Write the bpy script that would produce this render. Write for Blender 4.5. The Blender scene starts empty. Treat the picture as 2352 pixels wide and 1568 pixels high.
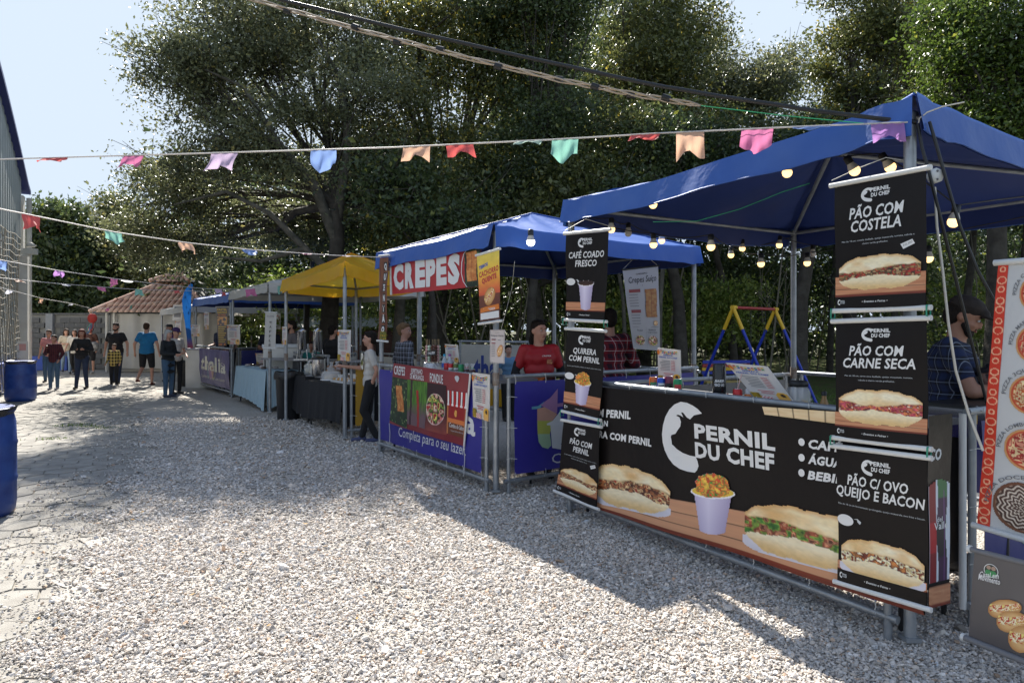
import bpy, bmesh, math, random
import numpy as np
from mathutils import Vector, Matrix
R = math.radians
random.seed(7); rng = np.random.default_rng(7)
scene = bpy.context.scene
COL = scene.collection

# ---------------------------------------------------------------- camera
EYE = 1.55
cam_d = bpy.data.cameras.new('camera'); cam = bpy.data.objects.new('camera', cam_d); COL.objects.link(cam)
cam.location = (0, 0, EYE); cam.rotation_euler = (R(90), 0, 0)
cam_d.sensor_width = 36; cam_d.lens = 24.0; cam_d.shift_y = -29/2352
cam_d.clip_start = 0.05; cam_d.clip_end = 600
scene.camera = cam
scene.render.resolution_x = 1024; scene.render.resolution_y = 682

# ---------------------------------------------------------------- light
SUN_AZ = Vector((-0.33, 0.944, 0)).normalized(); SUN_EL = R(42)
world = bpy.data.worlds.new('World'); scene.world = world; world.use_nodes = True
wn = world.node_tree.nodes; wl = world.node_tree.links
sky = wn.new('ShaderNodeTexSky'); sky.sky_type = 'NISHITA'; sky.sun_disc = False
sky.sun_elevation = SUN_EL; sky.sun_rotation = math.atan2(SUN_AZ.x, SUN_AZ.y)
sky.air_density = 0.85; sky.dust_density = 0.0; sky.ozone_density = 1.5
bg = wn['Background']; bg.inputs['Strength'].default_value = 0.124
hs = wn.new('ShaderNodeHueSaturation'); hs.inputs['Saturation'].default_value = 0.72
wl.new(sky.outputs[0], hs.inputs['Color']); cl = wn.new('ShaderNodeVectorMath'); cl.operation = 'MINIMUM'; cl.inputs[1].default_value = (2.45, 2.85, 3.35)   # caps the sky colour so its bright side stays pale blue
wl.new(hs.outputs[0], cl.inputs[0]); wl.new(cl.outputs[0], bg.inputs['Color'])
sun_d = bpy.data.lights.new('sun', 'SUN'); sun = bpy.data.objects.new('sun', sun_d); COL.objects.link(sun)
sun_d.energy = 5.0; sun_d.angle = R(0.55); sun_d.color = (1.0, 0.955, 0.88)
sv = -(SUN_AZ*math.cos(SUN_EL) + Vector((0, 0, math.sin(SUN_EL))))
sun.rotation_euler = sv.to_track_quat('-Z', 'Y').to_euler()
scene.view_settings.view_transform = 'Standard'; scene.view_settings.look = 'None'
scene.view_settings.exposure = 1.30; scene.view_settings.gamma = 1.0
scene.view_settings.use_curve_mapping = False
scene.cycles.max_bounces = 8; scene.cycles.transparent_max_bounces = 12
scene.cycles.caustics_reflective = False; scene.cycles.caustics_refractive = False

# ---------------------------------------------------------------- geometry of the place
F = 1568.0; CX = 1176.0; HY = 755.0
def ray(px, py): return Vector(((px-CX)/F, 1.0, (HY-py)/F))
def G(px, py):                      # point on the ground
    Y = F*EYE/(py-HY); return Vector(((px-CX)/F*Y, Y, 0))
def D(px, py, Y):                   # point at depth Y
    r = ray(px, py); return Vector((r.x*Y, Y, EYE+r.z*Y))
def horiz(a): return Vector((a.x, a.y, 0))

# ---------------------------------------------------------------- materials
def lin(c):
    c = [x/255.0 if max(c) > 1.001 else x for x in c]
    return tuple((x/12.92 if x <= 0.04045 else ((x+0.055)/1.055)**2.4) for x in c)
MATS = {}
def mat(name, c, rough=0.6, metal=0.0, var=0.0, vscale=6.0, bump=0.0, bscale=60.0, transl=0.0, coat=0.0,
        emit=None, estr=0.0, spec=0.5, c2=None, alpha=1.0, trans=0.0, attr=None, linear=True, sheen=0.0, detail=4.0):
    """c is a linear base colour; c2 a second colour that a noise mixes in"""
    if name in MATS: return MATS[name]
    m = bpy.data.materials.new(name); m.use_nodes = True; nt = m.node_tree; N = nt.nodes; L = nt.links
    p = N['Principled BSDF']; out = N['Material Output']
    p.inputs['Roughness'].default_value = rough; p.inputs['Metallic'].default_value = metal
    p.inputs['Specular IOR Level'].default_value = spec
    p.inputs['Coat Weight'].default_value = coat; p.inputs['Coat Roughness'].default_value = 0.15
    p.inputs['Alpha'].default_value = alpha; p.inputs['Transmission Weight'].default_value = trans
    src = None
    tc = N.new('ShaderNodeTexCoord')
    if attr:
        a = N.new('ShaderNodeAttribute'); a.attribute_name = attr; src = a.outputs['Color']
    else:
        p.inputs['Base Color'].default_value = (*c, 1)
    if var > 0 or c2:
        n = N.new('ShaderNodeTexNoise'); n.inputs['Scale'].default_value = vscale; n.inputs['Detail'].default_value = detail
        L.new(tc.outputs['Object'], n.inputs['Vector'])
        cr = N.new('ShaderNodeMapRange'); cr.inputs['From Min'].default_value = 0.3; cr.inputs['From Max'].default_value = 0.7
        L.new(n.outputs['Fac'], cr.inputs['Value'])
        mx = N.new('ShaderNodeMix'); mx.data_type = 'RGBA'
        L.new(cr.outputs['Result'], mx.inputs['Factor'])
        if attr:
            mx.blend_type = 'MULTIPLY'; L.new(src, mx.inputs['A']); mx.inputs['B'].default_value = (1-var, 1-var, 1-var, 1)
        else:
            mx.inputs['A'].default_value = (*c, 1)
            cc = c2 if c2 else tuple(min(1, x*(1-var)) for x in c)
            mx.inputs['B'].default_value = (*cc, 1)
        src = mx.outputs['Result']
    if src is not None: L.new(src, p.inputs['Base Color'])
    if bump > 0:
        n2 = N.new('ShaderNodeTexNoise'); n2.inputs['Scale'].default_value = bscale; n2.inputs['Detail'].default_value = 3
        L.new(tc.outputs['Object'], n2.inputs['Vector'])
        b = N.new('ShaderNodeBump'); b.inputs['Strength'].default_value = bump; b.inputs['Distance'].default_value = 0.02
        L.new(n2.outputs['Fac'], b.inputs['Height']); L.new(b.outputs[0], p.inputs['Normal'])
    if emit:
        p.inputs['Emission Color'].default_value = (*emit, 1); p.inputs['Emission Strength'].default_value = estr
    if transl > 0:
        t = N.new('ShaderNodeBsdfTranslucent'); ms = N.new('ShaderNodeMixShader'); ms.inputs[0].default_value = transl
        if src is not None: L.new(src, t.inputs['Color'])
        else: t.inputs['Color'].default_value = (*c, 1)
        L.new(p.outputs[0], ms.inputs[1]); L.new(t.outputs[0], ms.inputs[2]); L.new(ms.outputs[0], out.inputs['Surface'])
    MATS[name] = m
    return m
def plaid(name, base, c1, c2, freq=12.0, w1=0.5, w2=0.1):
    """woven check: two families of bands plus a thin line"""
    if name in MATS: return MATS[name]
    m = bpy.data.materials.new(name); m.use_nodes = True; nt = m.node_tree; N = nt.nodes; L = nt.links
    p = N['Principled BSDF']; p.inputs['Roughness'].default_value = 0.9
    tc = N.new('ShaderNodeTexCoord'); sx = N.new('ShaderNodeSeparateXYZ'); L.new(tc.outputs['Object'], sx.inputs[0])
    def math_(op, a, b=None):
        n = N.new('ShaderNodeMath'); n.operation = op
        for i, v in enumerate((a, b)):
            if v is None: continue
            if isinstance(v, (int, float)): n.inputs[i].default_value = v
            else: L.new(v, n.inputs[i])
        return n.outputs[0]
    ad = math_('ADD', sx.outputs[0], math_('MULTIPLY', sx.outputs[1], 0.8))
    facs = []
    for co in (ad, sx.outputs[2]):
        f = math_('FRACT', math_('MULTIPLY', math_('ADD', co, 50.0), freq))
        band = math_('LESS_THAN', f, w1)
        thin = math_('LESS_THAN', math_('ABSOLUTE', math_('SUBTRACT', f, 0.75)), w2/2)
        facs.append((band, thin))
    s = math_('MULTIPLY', math_('ADD', facs[0][0], facs[1][0]), 0.5)
    t = math_('MULTIPLY', math_('ADD', facs[0][1], facs[1][1]), 0.7)
    mx = N.new('ShaderNodeMix'); mx.data_type = 'RGBA'; L.new(s, mx.inputs['Factor'])
    mx.inputs['A'].default_value = (*base, 1); mx.inputs['B'].default_value = (*c1, 1)
    m2 = N.new('ShaderNodeMix'); m2.data_type = 'RGBA'; L.new(t, m2.inputs['Factor']); m2.clamp_factor = True
    L.new(mx.outputs['Result'], m2.inputs['A']); m2.inputs['B'].default_value = (*c2, 1)
    L.new(m2.outputs['Result'], p.inputs['Base Color'])
    MATS[name] = m
    return m

# ---------------------------------------------------------------- objects
ROOT = {}          # top-level object -> its world matrix
def rootof(o):
    while o.parent: o = o.parent
    return o
def tag(o, label=None, cat=None, group=None, kind=None):
    if label: o['label'] = label
    if cat: o['category'] = cat
    if group: o['group'] = group
    if kind: o['kind'] = kind
    return o
def thing(name, label, cat, loc=(0, 0, 0), rz=0.0, group=None):
    o = bpy.data.objects.new(name, None); COL.objects.link(o); o.empty_display_size = 0.1
    o.location = loc; o.rotation_euler = (0, 0, rz)
    ROOT[o.name] = Matrix.Translation(Vector(loc)) @ Matrix.Rotation(rz, 4, 'Z')
    return tag(o, label, cat, group)
def link(name, me, parent=None, m=None):
    o = bpy.data.objects.new(name, me); COL.objects.link(o)
    if m is not None:
        me.materials.clear(); me.materials.append(m)
    if parent is not None: o.parent = parent
    return o
def copy_tree(o, parent=None, loc=None, rz=None, scale=None):
    c = o.copy(); COL.objects.link(c)
    if parent is not None: c.parent = parent
    if loc is not None: c.location = loc
    if rz is not None: c.rotation_euler = (c.rotation_euler[0], c.rotation_euler[1], rz)
    if scale is not None: c.scale = (scale,)*3 if isinstance(scale, (int, float)) else scale
    for ch in list(o.children): copy_tree(ch, c)
    return c

class MB:
    """collects shapes given in world coordinates (or local, with world=False) and links them as one mesh"""
    def __init__(s): s.v = []; s.f = []; s.smooth = []
    def add(s, vs, fs, smooth=False):
        b = len(s.v); s.v += [tuple(v) for v in vs]; s.f += [tuple(b+i for i in f) for f in fs]; s.smooth += [smooth]*len(fs); return s
    def box(s, c, size, rz=0.0, ax=None):
        hx, hy, hz = [x/2 for x in size]
        if ax is None: ax = (Vector((math.cos(rz), math.sin(rz), 0)), Vector((-math.sin(rz), math.cos(rz), 0)), Vector((0, 0, 1)))
        c = Vector(c)
        vs = [c+ax[0]*(hx*a)+ax[1]*(hy*b)+ax[2]*(hz*d) for d in (-1, 1) for a, b in ((-1, -1), (1, -1), (1, 1), (-1, 1))]
        return s.add(vs, [(3, 2, 1, 0), (4, 5, 6, 7), (0, 1, 5, 4), (1, 2, 6, 5), (2, 3, 7, 6), (3, 0, 4, 7)])
    def tube(s, pts, r, seg=8, caps=True, smooth=True):
        pts = [Vector(p) for p in pts]; n = len(pts); rs = r if isinstance(r, (list, tuple)) else [r]*n
        vs = []; up = None
        for i, p in enumerate(pts):
            t = (pts[min(i+1, n-1)]-pts[max(i-1, 0)])
            if t.length < 1e-9: t = Vector((0, 0, 1))
            t.normalize()
            if up is None:
                up = Vector((0, 0, 1)) if abs(t.z) < 0.9 else Vector((1, 0, 0))
            a = t.cross(up)
            if a.length < 1e-6: a = t.cross(Vector((0, 1, 0)))
            a.normalize(); b = a.cross(t).normalized(); up = b
            for k in range(seg):
                an = 2*math.pi*k/seg; vs.append(p+(a*math.cos(an)+b*math.sin(an))*rs[i])
        fs = [(i*seg+k, i*seg+(k+1) % seg, (i+1)*seg+(k+1) % seg, (i+1)*seg+k) for i in range(n-1) for k in range(seg)]
        s.add(vs, fs, smooth)
        if caps:
            s.add(vs[:seg], [tuple(range(seg-1, -1, -1))][0:1]); s.add(vs[-seg:], [tuple(range(seg))])
        return s
    def lathe(s, c, prof, seg=16, axis=None, smooth=True):
        c = Vector(c); az = Vector(axis).normalized() if axis is not None else Vector((0, 0, 1))
        ax = az.orthogonal().normalized(); ay = az.cross(ax)
        vs = []
        for r, z in prof:
            for k in range(seg):
                an = 2*math.pi*k/seg; vs.append(c+az*z+(ax*math.cos(an)+ay*math.sin(an))*r)
        n = len(prof)
        fs = [(i*seg+k, i*seg+(k+1) % seg, (i+1)*seg+(k+1) % seg, (i+1)*seg+k) for i in range(n-1) for k in range(seg)]
        s.add(vs, fs, smooth)
        if prof[0][0] > 1e-4: s.add(vs[:seg], [tuple(range(seg-1, -1, -1))])
        if prof[-1][0] > 1e-4: s.add(vs[-seg:], [tuple(range(seg))])
        return s
    def ball(s, c, r, seg=10, rings=6, scl=(1, 1, 1), ax=None):
        c = Vector(c); vs = []
        if ax is None: ax = (Vector((1, 0, 0)), Vector((0, 1, 0)), Vector((0, 0, 1)))
        for i in range(rings+1):
            th = math.pi*i/rings
            for k in range(seg):
                an = 2*math.pi*k/seg
                vs.append(c+ax[0]*(r*scl[0]*math.sin(th)*math.cos(an))+ax[1]*(r*scl[1]*math.sin(th)*math.sin(an))+ax[2]*(r*scl[2]*math.cos(th)))
        fs = [(i*seg+k, (i+1)*seg+k, (i+1)*seg+(k+1) % seg, i*seg+(k+1) % seg) for i in range(rings) for k in range(seg)]
        return s.add(vs, fs, True)
    def grid(s, fn, nu, nv, smooth=True):
        vs = [fn(i/nu, j/nv) for j in range(nv+1) for i in range(nu+1)]
        fs = [(j*(nu+1)+i, (j+1)*(nu+1)+i, (j+1)*(nu+1)+i+1, j*(nu+1)+i+1) for j in range(nv) for i in range(nu)]
        return s.add(vs, fs, smooth)
    def mesh(s, name, M=None):
        me = bpy.data.meshes.new(name)
        vs = s.v
        if M is not None:
            A = np.array(vs, dtype=float); Mi = np.array(M.inverted()); A = A@Mi[:3, :3].T+Mi[:3, 3]; vs = A.tolist()
        me.from_pydata(vs, [], s.f); me.polygons.foreach_set('use_smooth', s.smooth); me.update()
        return me
    def build(s, name, m, parent=None, world=True, label=None):
        M = None
        if parent is not None and world: M = ROOT[rootof(parent).name]
        o = link(name, s.mesh(name, M), parent, m)
        if label: o['label'] = label
        if parent is None: ROOT[o.name] = Matrix.Identity(4)
        return o
def np_mesh(name, V, Fq, k, smooth=False):
    """fast mesh from arrays: V (n,3), Fq (m,k)"""
    me = bpy.data.meshes.new(name); V = np.asarray(V, np.float32); Fq = np.asarray(Fq, np.int32)
    me.vertices.add(len(V)); me.vertices.foreach_set('co', V.ravel())
    me.loops.add(Fq.size); me.loops.foreach_set('vertex_index', Fq.ravel())
    me.polygons.add(len(Fq)); me.polygons.foreach_set('loop_start', np.arange(0, Fq.size, k, dtype=np.int32))
    me.polygons.foreach_set('loop_total', np.full(len(Fq), k, np.int32))
    if smooth: me.polygons.foreach_set('use_smooth', np.ones(len(Fq), bool))
    me.update(calc_edges=True); return me
def point_color(me, C, name='Col'):
    a = me.color_attributes.new(name, 'FLOAT_COLOR', 'POINT'); C = np.asarray(C, np.float32)
    if C.shape[1] == 3: C = np.hstack([C, np.ones((len(C), 1), np.float32)])
    a.data.foreach_set('color', C.ravel())
def noise2(x, y, seed=0):
    r = np.random.default_rng(seed).random((64, 64)); xi = np.floor(x).astype(int); yi = np.floor(y).astype(int)
    fx = x-xi; fy = y-yi; fx = fx*fx*(3-2*fx); fy = fy*fy*(3-2*fy)
    g = lambda a, b: r[a % 64, b % 64]
    return (g(xi, yi)*(1-fx)+g(xi+1, yi)*fx)*(1-fy)+(g(xi, yi+1)*(1-fx)+g(xi+1, yi+1)*fx)*fy
def fbm(x, y, seed=0, o=3): return sum(noise2(x*2**k, y*2**k, seed+k)*0.5**k for k in range(o))/sum(0.5**k for k in range(o))

# ---------------------------------------------------------------- printed sheets (banners, posters, menus)
TEXTCACHE = {}
def text_mesh(s, bold=0.0, shear=0.0, res=2):
    key = (s, bold, shear, res)
    if key in TEXTCACHE: return TEXTCACHE[key]
    cu = bpy.data.curves.new('lettering', 'FONT'); cu.body = s; cu.size = 1; cu.offset = bold; cu.shear = shear
    cu.resolution_u = res; cu.space_character = 1.0+bold*1.6; cu.fill_mode = 'FRONT' if hasattr(cu, 'fill_mode') else cu.fill_mode
    o = bpy.data.objects.new('lettering', cu); me = bpy.data.meshes.new_from_object(o)
    n = len(me.vertices); V = np.zeros(n*3); me.vertices.foreach_get('co', V); V = V.reshape(-1, 3)[:, :2]
    Fs = [tuple(p.vertices) for p in me.polygons]
    bpy.data.objects.remove(o); bpy.data.curves.remove(cu); bpy.data.meshes.remove(me)
    if n: V = V-np.array([V[:, 0].min(), 0]); V[:, 1] = (V[:, 1]+bold)*(0.682/(0.682+2*bold))
    TEXTCACHE[key] = (V, Fs); return TEXTCACHE[key]
CAP = 0.73   # cap height of the built-in face per unit size (measured below)
try:
    _v, _f = text_mesh('H'); CAP = float(_v[:, 1].max())
except Exception: pass

class Sheet:
    """a printed sheet hanging in a vertical plane; everything printed lies on it in (u,v), v downwards"""
    def __init__(s, parent, c, rip=0.0, rl=0.5, seed=0, curl=0.0):
        s.parent = parent; s.c = [Vector(x) for x in c]      # tl, tr, br, bl
        tl, tr, br, bl = s.c
        s.w = ((tr-tl).length+(br-bl).length)/2; s.h = ((bl-tl).length+(br-tr).length)/2
        s.n = (bl-tl).cross(tr-tl).normalized(); s.rip = rip; s.rl = rl; s.seed = seed; s.curl = curl; s.layer = 0
        s.M = ROOT[rootof(parent).name]; s.Mi = np.array(s.M.inverted())
    def arr(s, UV, off):
        UV = np.asarray(UV, float); u = UV[:, 0:1]; v = UV[:, 1:2]
        tl, tr, br, bl = [np.array(x) for x in s.c]
        P = (tl*(1-u)+tr*u)*(1-v)+(bl*(1-u)+br*u)*v
        a = UV[:, 0]*s.w/s.rl; b = UV[:, 1]*s.h/s.rl
        d = s.rip*(np.sin(a*5.1+b*1.3+s.seed)+0.7*np.sin(a*2.3-b*2.9+s.seed*2.1)+0.5*np.sin(b*6.3+a*1.1))
        d = d+s.curl*np.sin(UV[:, 1]*math.pi)
        return P+np.array(s.n)*(d+off)[:, None]
    def uv(s, px, py):
        """photograph direction -> (u,v) on the sheet's plane"""
        r = ray(px, py); o = Vector((0, 0, EYE)); t = (s.c[0]-o).dot(s.n)/r.dot(s.n); P = o+r*t
        tl, tr, br, bl = s.c; u, v = 0.5, 0.5
        for _ in range(8):
            Q = (tl*(1-u)+tr*u)*(1-v)+(bl*(1-u)+br*u)*v; e = P-Q
            du = (tr-tl)*(1-v)+(br-bl)*v; dv = (bl-tl)*(1-u)+(br-tr)*u
            a, b, c = du.dot(du), du.dot(dv), dv.dot(dv); k = a*c-b*b; x, y = e.dot(du), e.dot(dv)
            u += (c*x-b*y)/k; v += (a*y-b*x)/k
        return u, v
    def put(s, name, UV, Fs, m, off, smooth=False, parent=None, clip=True):
        UV = np.asarray(UV, float)
        if clip: UV = np.clip(UV, 0.0, 1.0)
        P = s.arr(UV, off); P = P@s.Mi[:3, :3].T+s.Mi[:3, 3]
        me = bpy.data.meshes.new(name); me.from_pydata(P.tolist(), [], Fs)
        me.polygons.foreach_set('use_smooth', [smooth]*len(me.polygons)); me.update()
        o = link(name, me, parent or s.parent, m); return o
    def base(s, m, name='sheet', nu=24, nv=24, both=True):
        UV = [(i/nu, j/nv) for j in range(nv+1) for i in range(nu+1)]
        Fs = [(j*(nu+1)+i, (j+1)*(nu+1)+i, (j+1)*(nu+1)+i+1, j*(nu+1)+i+1) for j in range(nv) for i in range(nu)]
        return s.put(name, UV, Fs, m, 0, True)
    def lay(s): s.layer += 1; return 0.00035*s.layer+0.002+abs(s.rip)*0.12
    def rect(s, name, u0, v0, u1, v1, m, n=12):
        nv = max(1, int(n*abs(v1-v0)*s.h/max(1e-3, s.w*abs(u1-u0))+1)); nv = min(nv, 20)
        UV = [(u0+(u1-u0)*i/n, v0+(v1-v0)*j/nv) for j in range(nv+1) for i in range(n+1)]
        Fs = [(j*(n+1)+i, (j+1)*(n+1)+i, (j+1)*(n+1)+i+1, j*(n+1)+i+1) for j in range(nv) for i in range(n)]
        return s.put(name, UV, Fs, m, s.lay(), True)
    def rects(s, name, L, m):
        UV = []; Fs = []
        for u0, v0, u1, v1 in L:
            b = len(UV); UV += [(u0, v0), (u0, v1), (u1, v1), (u1, v0)]; Fs.append((b, b+1, b+2, b+3))
        o = s.put(name, UV, Fs, m, s.lay()); 
        if len(L) > 1: o['kind'] = 'stuff'
        return o
    def poly(s, name, pts, m):
        bm = bmesh.new(); f = bm.faces.new([bm.verts.new((x, y, 0)) for x, y in pts]); bmesh.ops.triangulate(bm, faces=[f])
        bm.verts.ensure_lookup_table(); bm.verts.index_update()
        UV = [(v.co.x, v.co.y) for v in bm.verts]; Fs = [tuple(v.index for v in f.verts) for f in bm.faces]; bm.free()
        return s.put(name, UV, Fs, m, s.lay())
    def polypx(s, name, pts, m): return s.poly(name, [s.uv(*p) for p in pts], m)
    def disc(s, name, u, v, ru, m, n=24, rv=None):
        rv = rv or ru*s.w/s.h
        return s.poly(name, [(u+ru*math.cos(2*math.pi*k/n), v+rv*math.sin(2*math.pi*k/n)) for k in range(n)], m)
    def text(s, st, u0, v0, u1, m, h=None, v1=None, bold=0.0, shear=0.0, name='lettering', res=2, hv=None, clip=True):
        """baseline from (u0,v0) to (u1,v1); cap height h in metres or hv in v"""
        V, Fs = text_mesh(st, bold, shear, res)
        if not len(V): return None
        W = V[:, 0].max(); v1 = v0 if v1 is None else v1
        hv = hv if hv is not None else (h/s.h if h else (u1-u0)*s.w/W*CAP/s.h)
        U = u0+(u1-u0)*V[:, 0]/W; VV = v0+(v1-v0)*V[:, 0]/W-V[:, 1]/CAP*hv
        return s.put(name, np.stack([U, VV], 1), Fs, m, s.lay(), clip=clip)
    def textpx(s, st, x0, y0, x1, y1, hp, m, bold=0.02, shear=0.0, clip=False):
        a = s.uv(x0, y0); b = s.uv(x1, y1); c = s.uv(x0, y0-hp)
        V, Fs = text_mesh(st, bold, shear); W = V[:, 0].max()
        U = a[0]+(b[0]-a[0])*V[:, 0]/W+(c[0]-a[0])*V[:, 1]/CAP; VV = a[1]+(b[1]-a[1])*V[:, 0]/W+(c[1]-a[1])*V[:, 1]/CAP
        return s.put('lettering', np.stack([U, VV], 1), Fs, m, s.lay(), clip=clip)
    def art(s, name, quad, fn, nx=60, ny=40, m=None):
        """quad: (u0,v0,u1,v1) or four uv corners tl,tr,br,bl; fn(x,y)->(rgb (n,3) srgb 0..1, mask)"""
        if len(quad) == 4 and not hasattr(quad[0], '__len__'):
            u0, v0, u1, v1 = quad; quad = ((u0, v0), (u1, v0), (u1, v1), (u0, v1))
        X, Y = np.meshgrid(np.linspace(0, 1, nx+1), np.linspace(0, 1, ny+1)); x = X.ravel(); y = Y.ravel()
        q = [np.array(p) for p in quad]
        UV = (q[0]*(1-x)[:, None]+q[1]*x[:, None])*(1-y)[:, None]+(q[3]*(1-x)[:, None]+q[2]*x[:, None])*y[:, None]
        C, mask = fn(x, y); C = np.clip(C, 0, 1); Cl = np.where(C <= 0.04045, C/12.92, ((C+0.055)/1.055)**2.4)
        idx = np.arange((nx+1)*(ny+1)).reshape(ny+1, nx+1)
        Fq = np.stack([idx[:-1, :-1], idx[1:, :-1], idx[1:, 1:], idx[:-1, 1:]], -1).reshape(-1, 4)
        keep = (mask[Fq].sum(1) >= 3)
        ok = ((UV > -0.001) & (UV < 1.001)).all(1); keep &= ok[Fq].all(1)
        Fq = Fq[keep]; used = np.unique(Fq); remap = np.full(len(x), -1); remap[used] = np.arange(len(used))
        P = s.arr(UV[used], s.lay()); P = P@s.Mi[:3, :3].T+s.Mi[:3, 3]
        me = np_mesh(name, P, remap[Fq], 4, True); point_color(me, Cl[used])
        return link(name, me, s.parent, m or M_PRINT)
def px_sheet(parent, A, B, off, px, **k):
    """a sheet in the vertical plane through ground points A,B, moved off metres towards the viewer"""
    A = horiz(A); B = horiz(B); d = (B-A).normalized(); n = Vector((d.y, -d.x, 0))
    if n.y > 0: n = -n
    o = Vector((0, 0, EYE)); c = []
    for x, y in px:
        r = ray(x, y); t = (A+n*off-o).dot(n)/r.dot(n); c.append(o+r*t)
    return Sheet(parent, c, **k)
def on_plane(px, py, A, B, off=0.0):
    A = horiz(A); B = horiz(B); d = (B-A).normalized(); n = Vector((d.y, -d.x, 0))
    if n.y > 0: n = -n
    r = ray(px, py); o = Vector((0, 0, EYE)); t = (A+n*off-o).dot(n)/r.dot(n); return o+r*t
M_PRINT = mat('printed_picture', (0.5, 0.5, 0.5), rough=0.45, attr='Col')
# ================================================================ ground
def structure(name, mb, m): return tag(mb.build(name, m), kind='structure')
def edge_pts():
    P = [G(100, 1568), G(130, 1350), G(250, 1180), G(335, 1050), G(330, 960), G(270, 900)]
    return np.array([[-1.0, p.x] if False else [p.y, p.x] for p in P])
_E = edge_pts()
def edge_x(y): return np.interp(y, np.r_[0.0, _E[:, 0], 40.0], np.r_[_E[0, 1]+0.9, _E[:, 1], _E[-1, 1]-6.0])

def ground_mat(name, ca, cb, cc, s1, s2, bump, bs, rough=0.95, vor=False):
    m = bpy.data.materials.new(name); m.use_nodes = True; nt = m.node_tree; N = nt.nodes; L = nt.links
    p = N['Principled BSDF']; p.inputs['Roughness'].default_value = rough; p.inputs['Specular IOR Level'].default_value = 0.2
    tc = N.new('ShaderNodeTexCoord')
    def noise(s, d=6):
        n = N.new('ShaderNodeTexNoise'); n.inputs['Scale'].default_value = s; n.inputs['Detail'].default_value = d
        n.inputs['Roughness'].default_value = 0.65; L.new(tc.outputs['Object'], n.inputs['Vector']); return n.outputs['Fac']
    r1 = N.new('ShaderNodeValToRGB'); L.new(noise(s1), r1.inputs[0]); e = r1.color_ramp.elements
    e[0].position = 0.35; e[0].color = (*ca, 1); e[1].position = 0.65; e[1].color = (*cb, 1)
    mx = N.new('ShaderNodeMix'); mx.data_type = 'RGBA'; mr = N.new('ShaderNodeMapRange')
    if vor:
        v = N.new('ShaderNodeTexVoronoi'); v.inputs['Scale'].default_value = s2; L.new(tc.outputs['Object'], v.inputs['Vector'])
        sp = N.new('ShaderNodeSeparateColor'); L.new(v.outputs['Color'], sp.inputs[0]); L.new(sp.outputs[0], mr.inputs['Value'])
        hsrc = v.outputs['Distance']
    else:
        nn = noise(s2, 4); L.new(nn, mr.inputs['Value']); mr.inputs['From Min'].default_value = 0.4; mr.inputs['From Max'].default_value = 0.62
        hsrc = noise(bs, 4)
    L.new(mr.outputs[0], mx.inputs['Factor']); L.new(r1.outputs[0], mx.inputs['A']); mx.inputs['B'].default_value = (*cc, 1)
    L.new(mx.outputs['Result'], p.inputs['Base Color'])
    b = N.new('ShaderNodeBump'); b.inputs['Strength'].default_value = bump; b.inputs['Distance'].default_value = 0.02
    b.invert = vor
    L.new(hsrc, b.inputs['Height']); L.new(b.outputs[0], p.inputs['Normal']); MATS[name] = m; return m
M_EARTH = ground_mat('earth', (0.06, 0.05, 0.035), (0.10, 0.085, 0.05), (0.05, 0.06, 0.02), 1.2, 9, 0.5, 30)
M_PAVE = ground_mat('worn_concrete', (0.30, 0.28, 0.24), (0.40, 0.37, 0.32), (0.22, 0.20, 0.17), 2.5, 14, 0.35, 90)
M_PAVER = mat('paver_concrete', (0.36, 0.34, 0.30), rough=0.92, c2=(0.25, 0.23, 0.20), vscale=5, bump=0.5, bscale=120, detail=8)
M_GBED = ground_mat('gravel_bed', (0.32, 0.295, 0.255), (0.44, 0.41, 0.36), (0.52, 0.48, 0.43), 1.6, 60, 0.8, 60, vor=True)
M_LAWN = ground_mat('lawn_soil', (0.06, 0.10, 0.02), (0.09, 0.14, 0.03), (0.09, 0.07, 0.035), 3, 6, 0.6, 60)

b = MB(); b.add([(-250, -30, -0.03), (250, -30, -0.03), (250, 400, -0.03), (-250, 400, -0.03)], [(0, 1, 2, 3)])
structure('ground', b, M_EARTH)
b = MB(); b.add([(-40, 0.5, -0.014), (4, 0.5, -0.014), (4, 29, -0.014), (-40, 29, -0.014)], [(0, 1, 2, 3)])
pavement = structure('pavement', b, M_PAVE)
# gravel bed: ragged left edge, runs under the stalls
ys = np.r_[np.arange(0.6, 20, 0.12)]
vs = []; fs = []
for i, y in enumerate(ys):
    e = float(edge_x(y))+0.10*math.sin(y*7.3)+0.07*math.sin(y*17.1+1)+0.05*math.sin(y*31)+0.06
    for q in (e, e+2, 4.0, 9.5): vs.append((q, y, 0.002))
fs = [(i*4+k, i*4+k+1, i*4+k+5, i*4+k+4) for i in range(len(ys)-1) for k in range(3)]
b = MB(); b.add(vs, fs); gravel_bed = structure('gravel_path', b, M_GBED)
b = MB()
def lawn_z(x, y): return 0.01+0.03*math.sin(x*0.9)*math.cos(y*0.7)*min(1, max(0, (y-10)/3))
b.grid(lambda u, v: Vector((0.6+40*u-6*v, 9.3+28*v, 0.012+0.04*(math.sin(31*u)+math.sin(17*v+4*u)+1.2)*min(1, 5*v))), 60, 40)
structure('lawn', b, M_LAWN)

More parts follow.
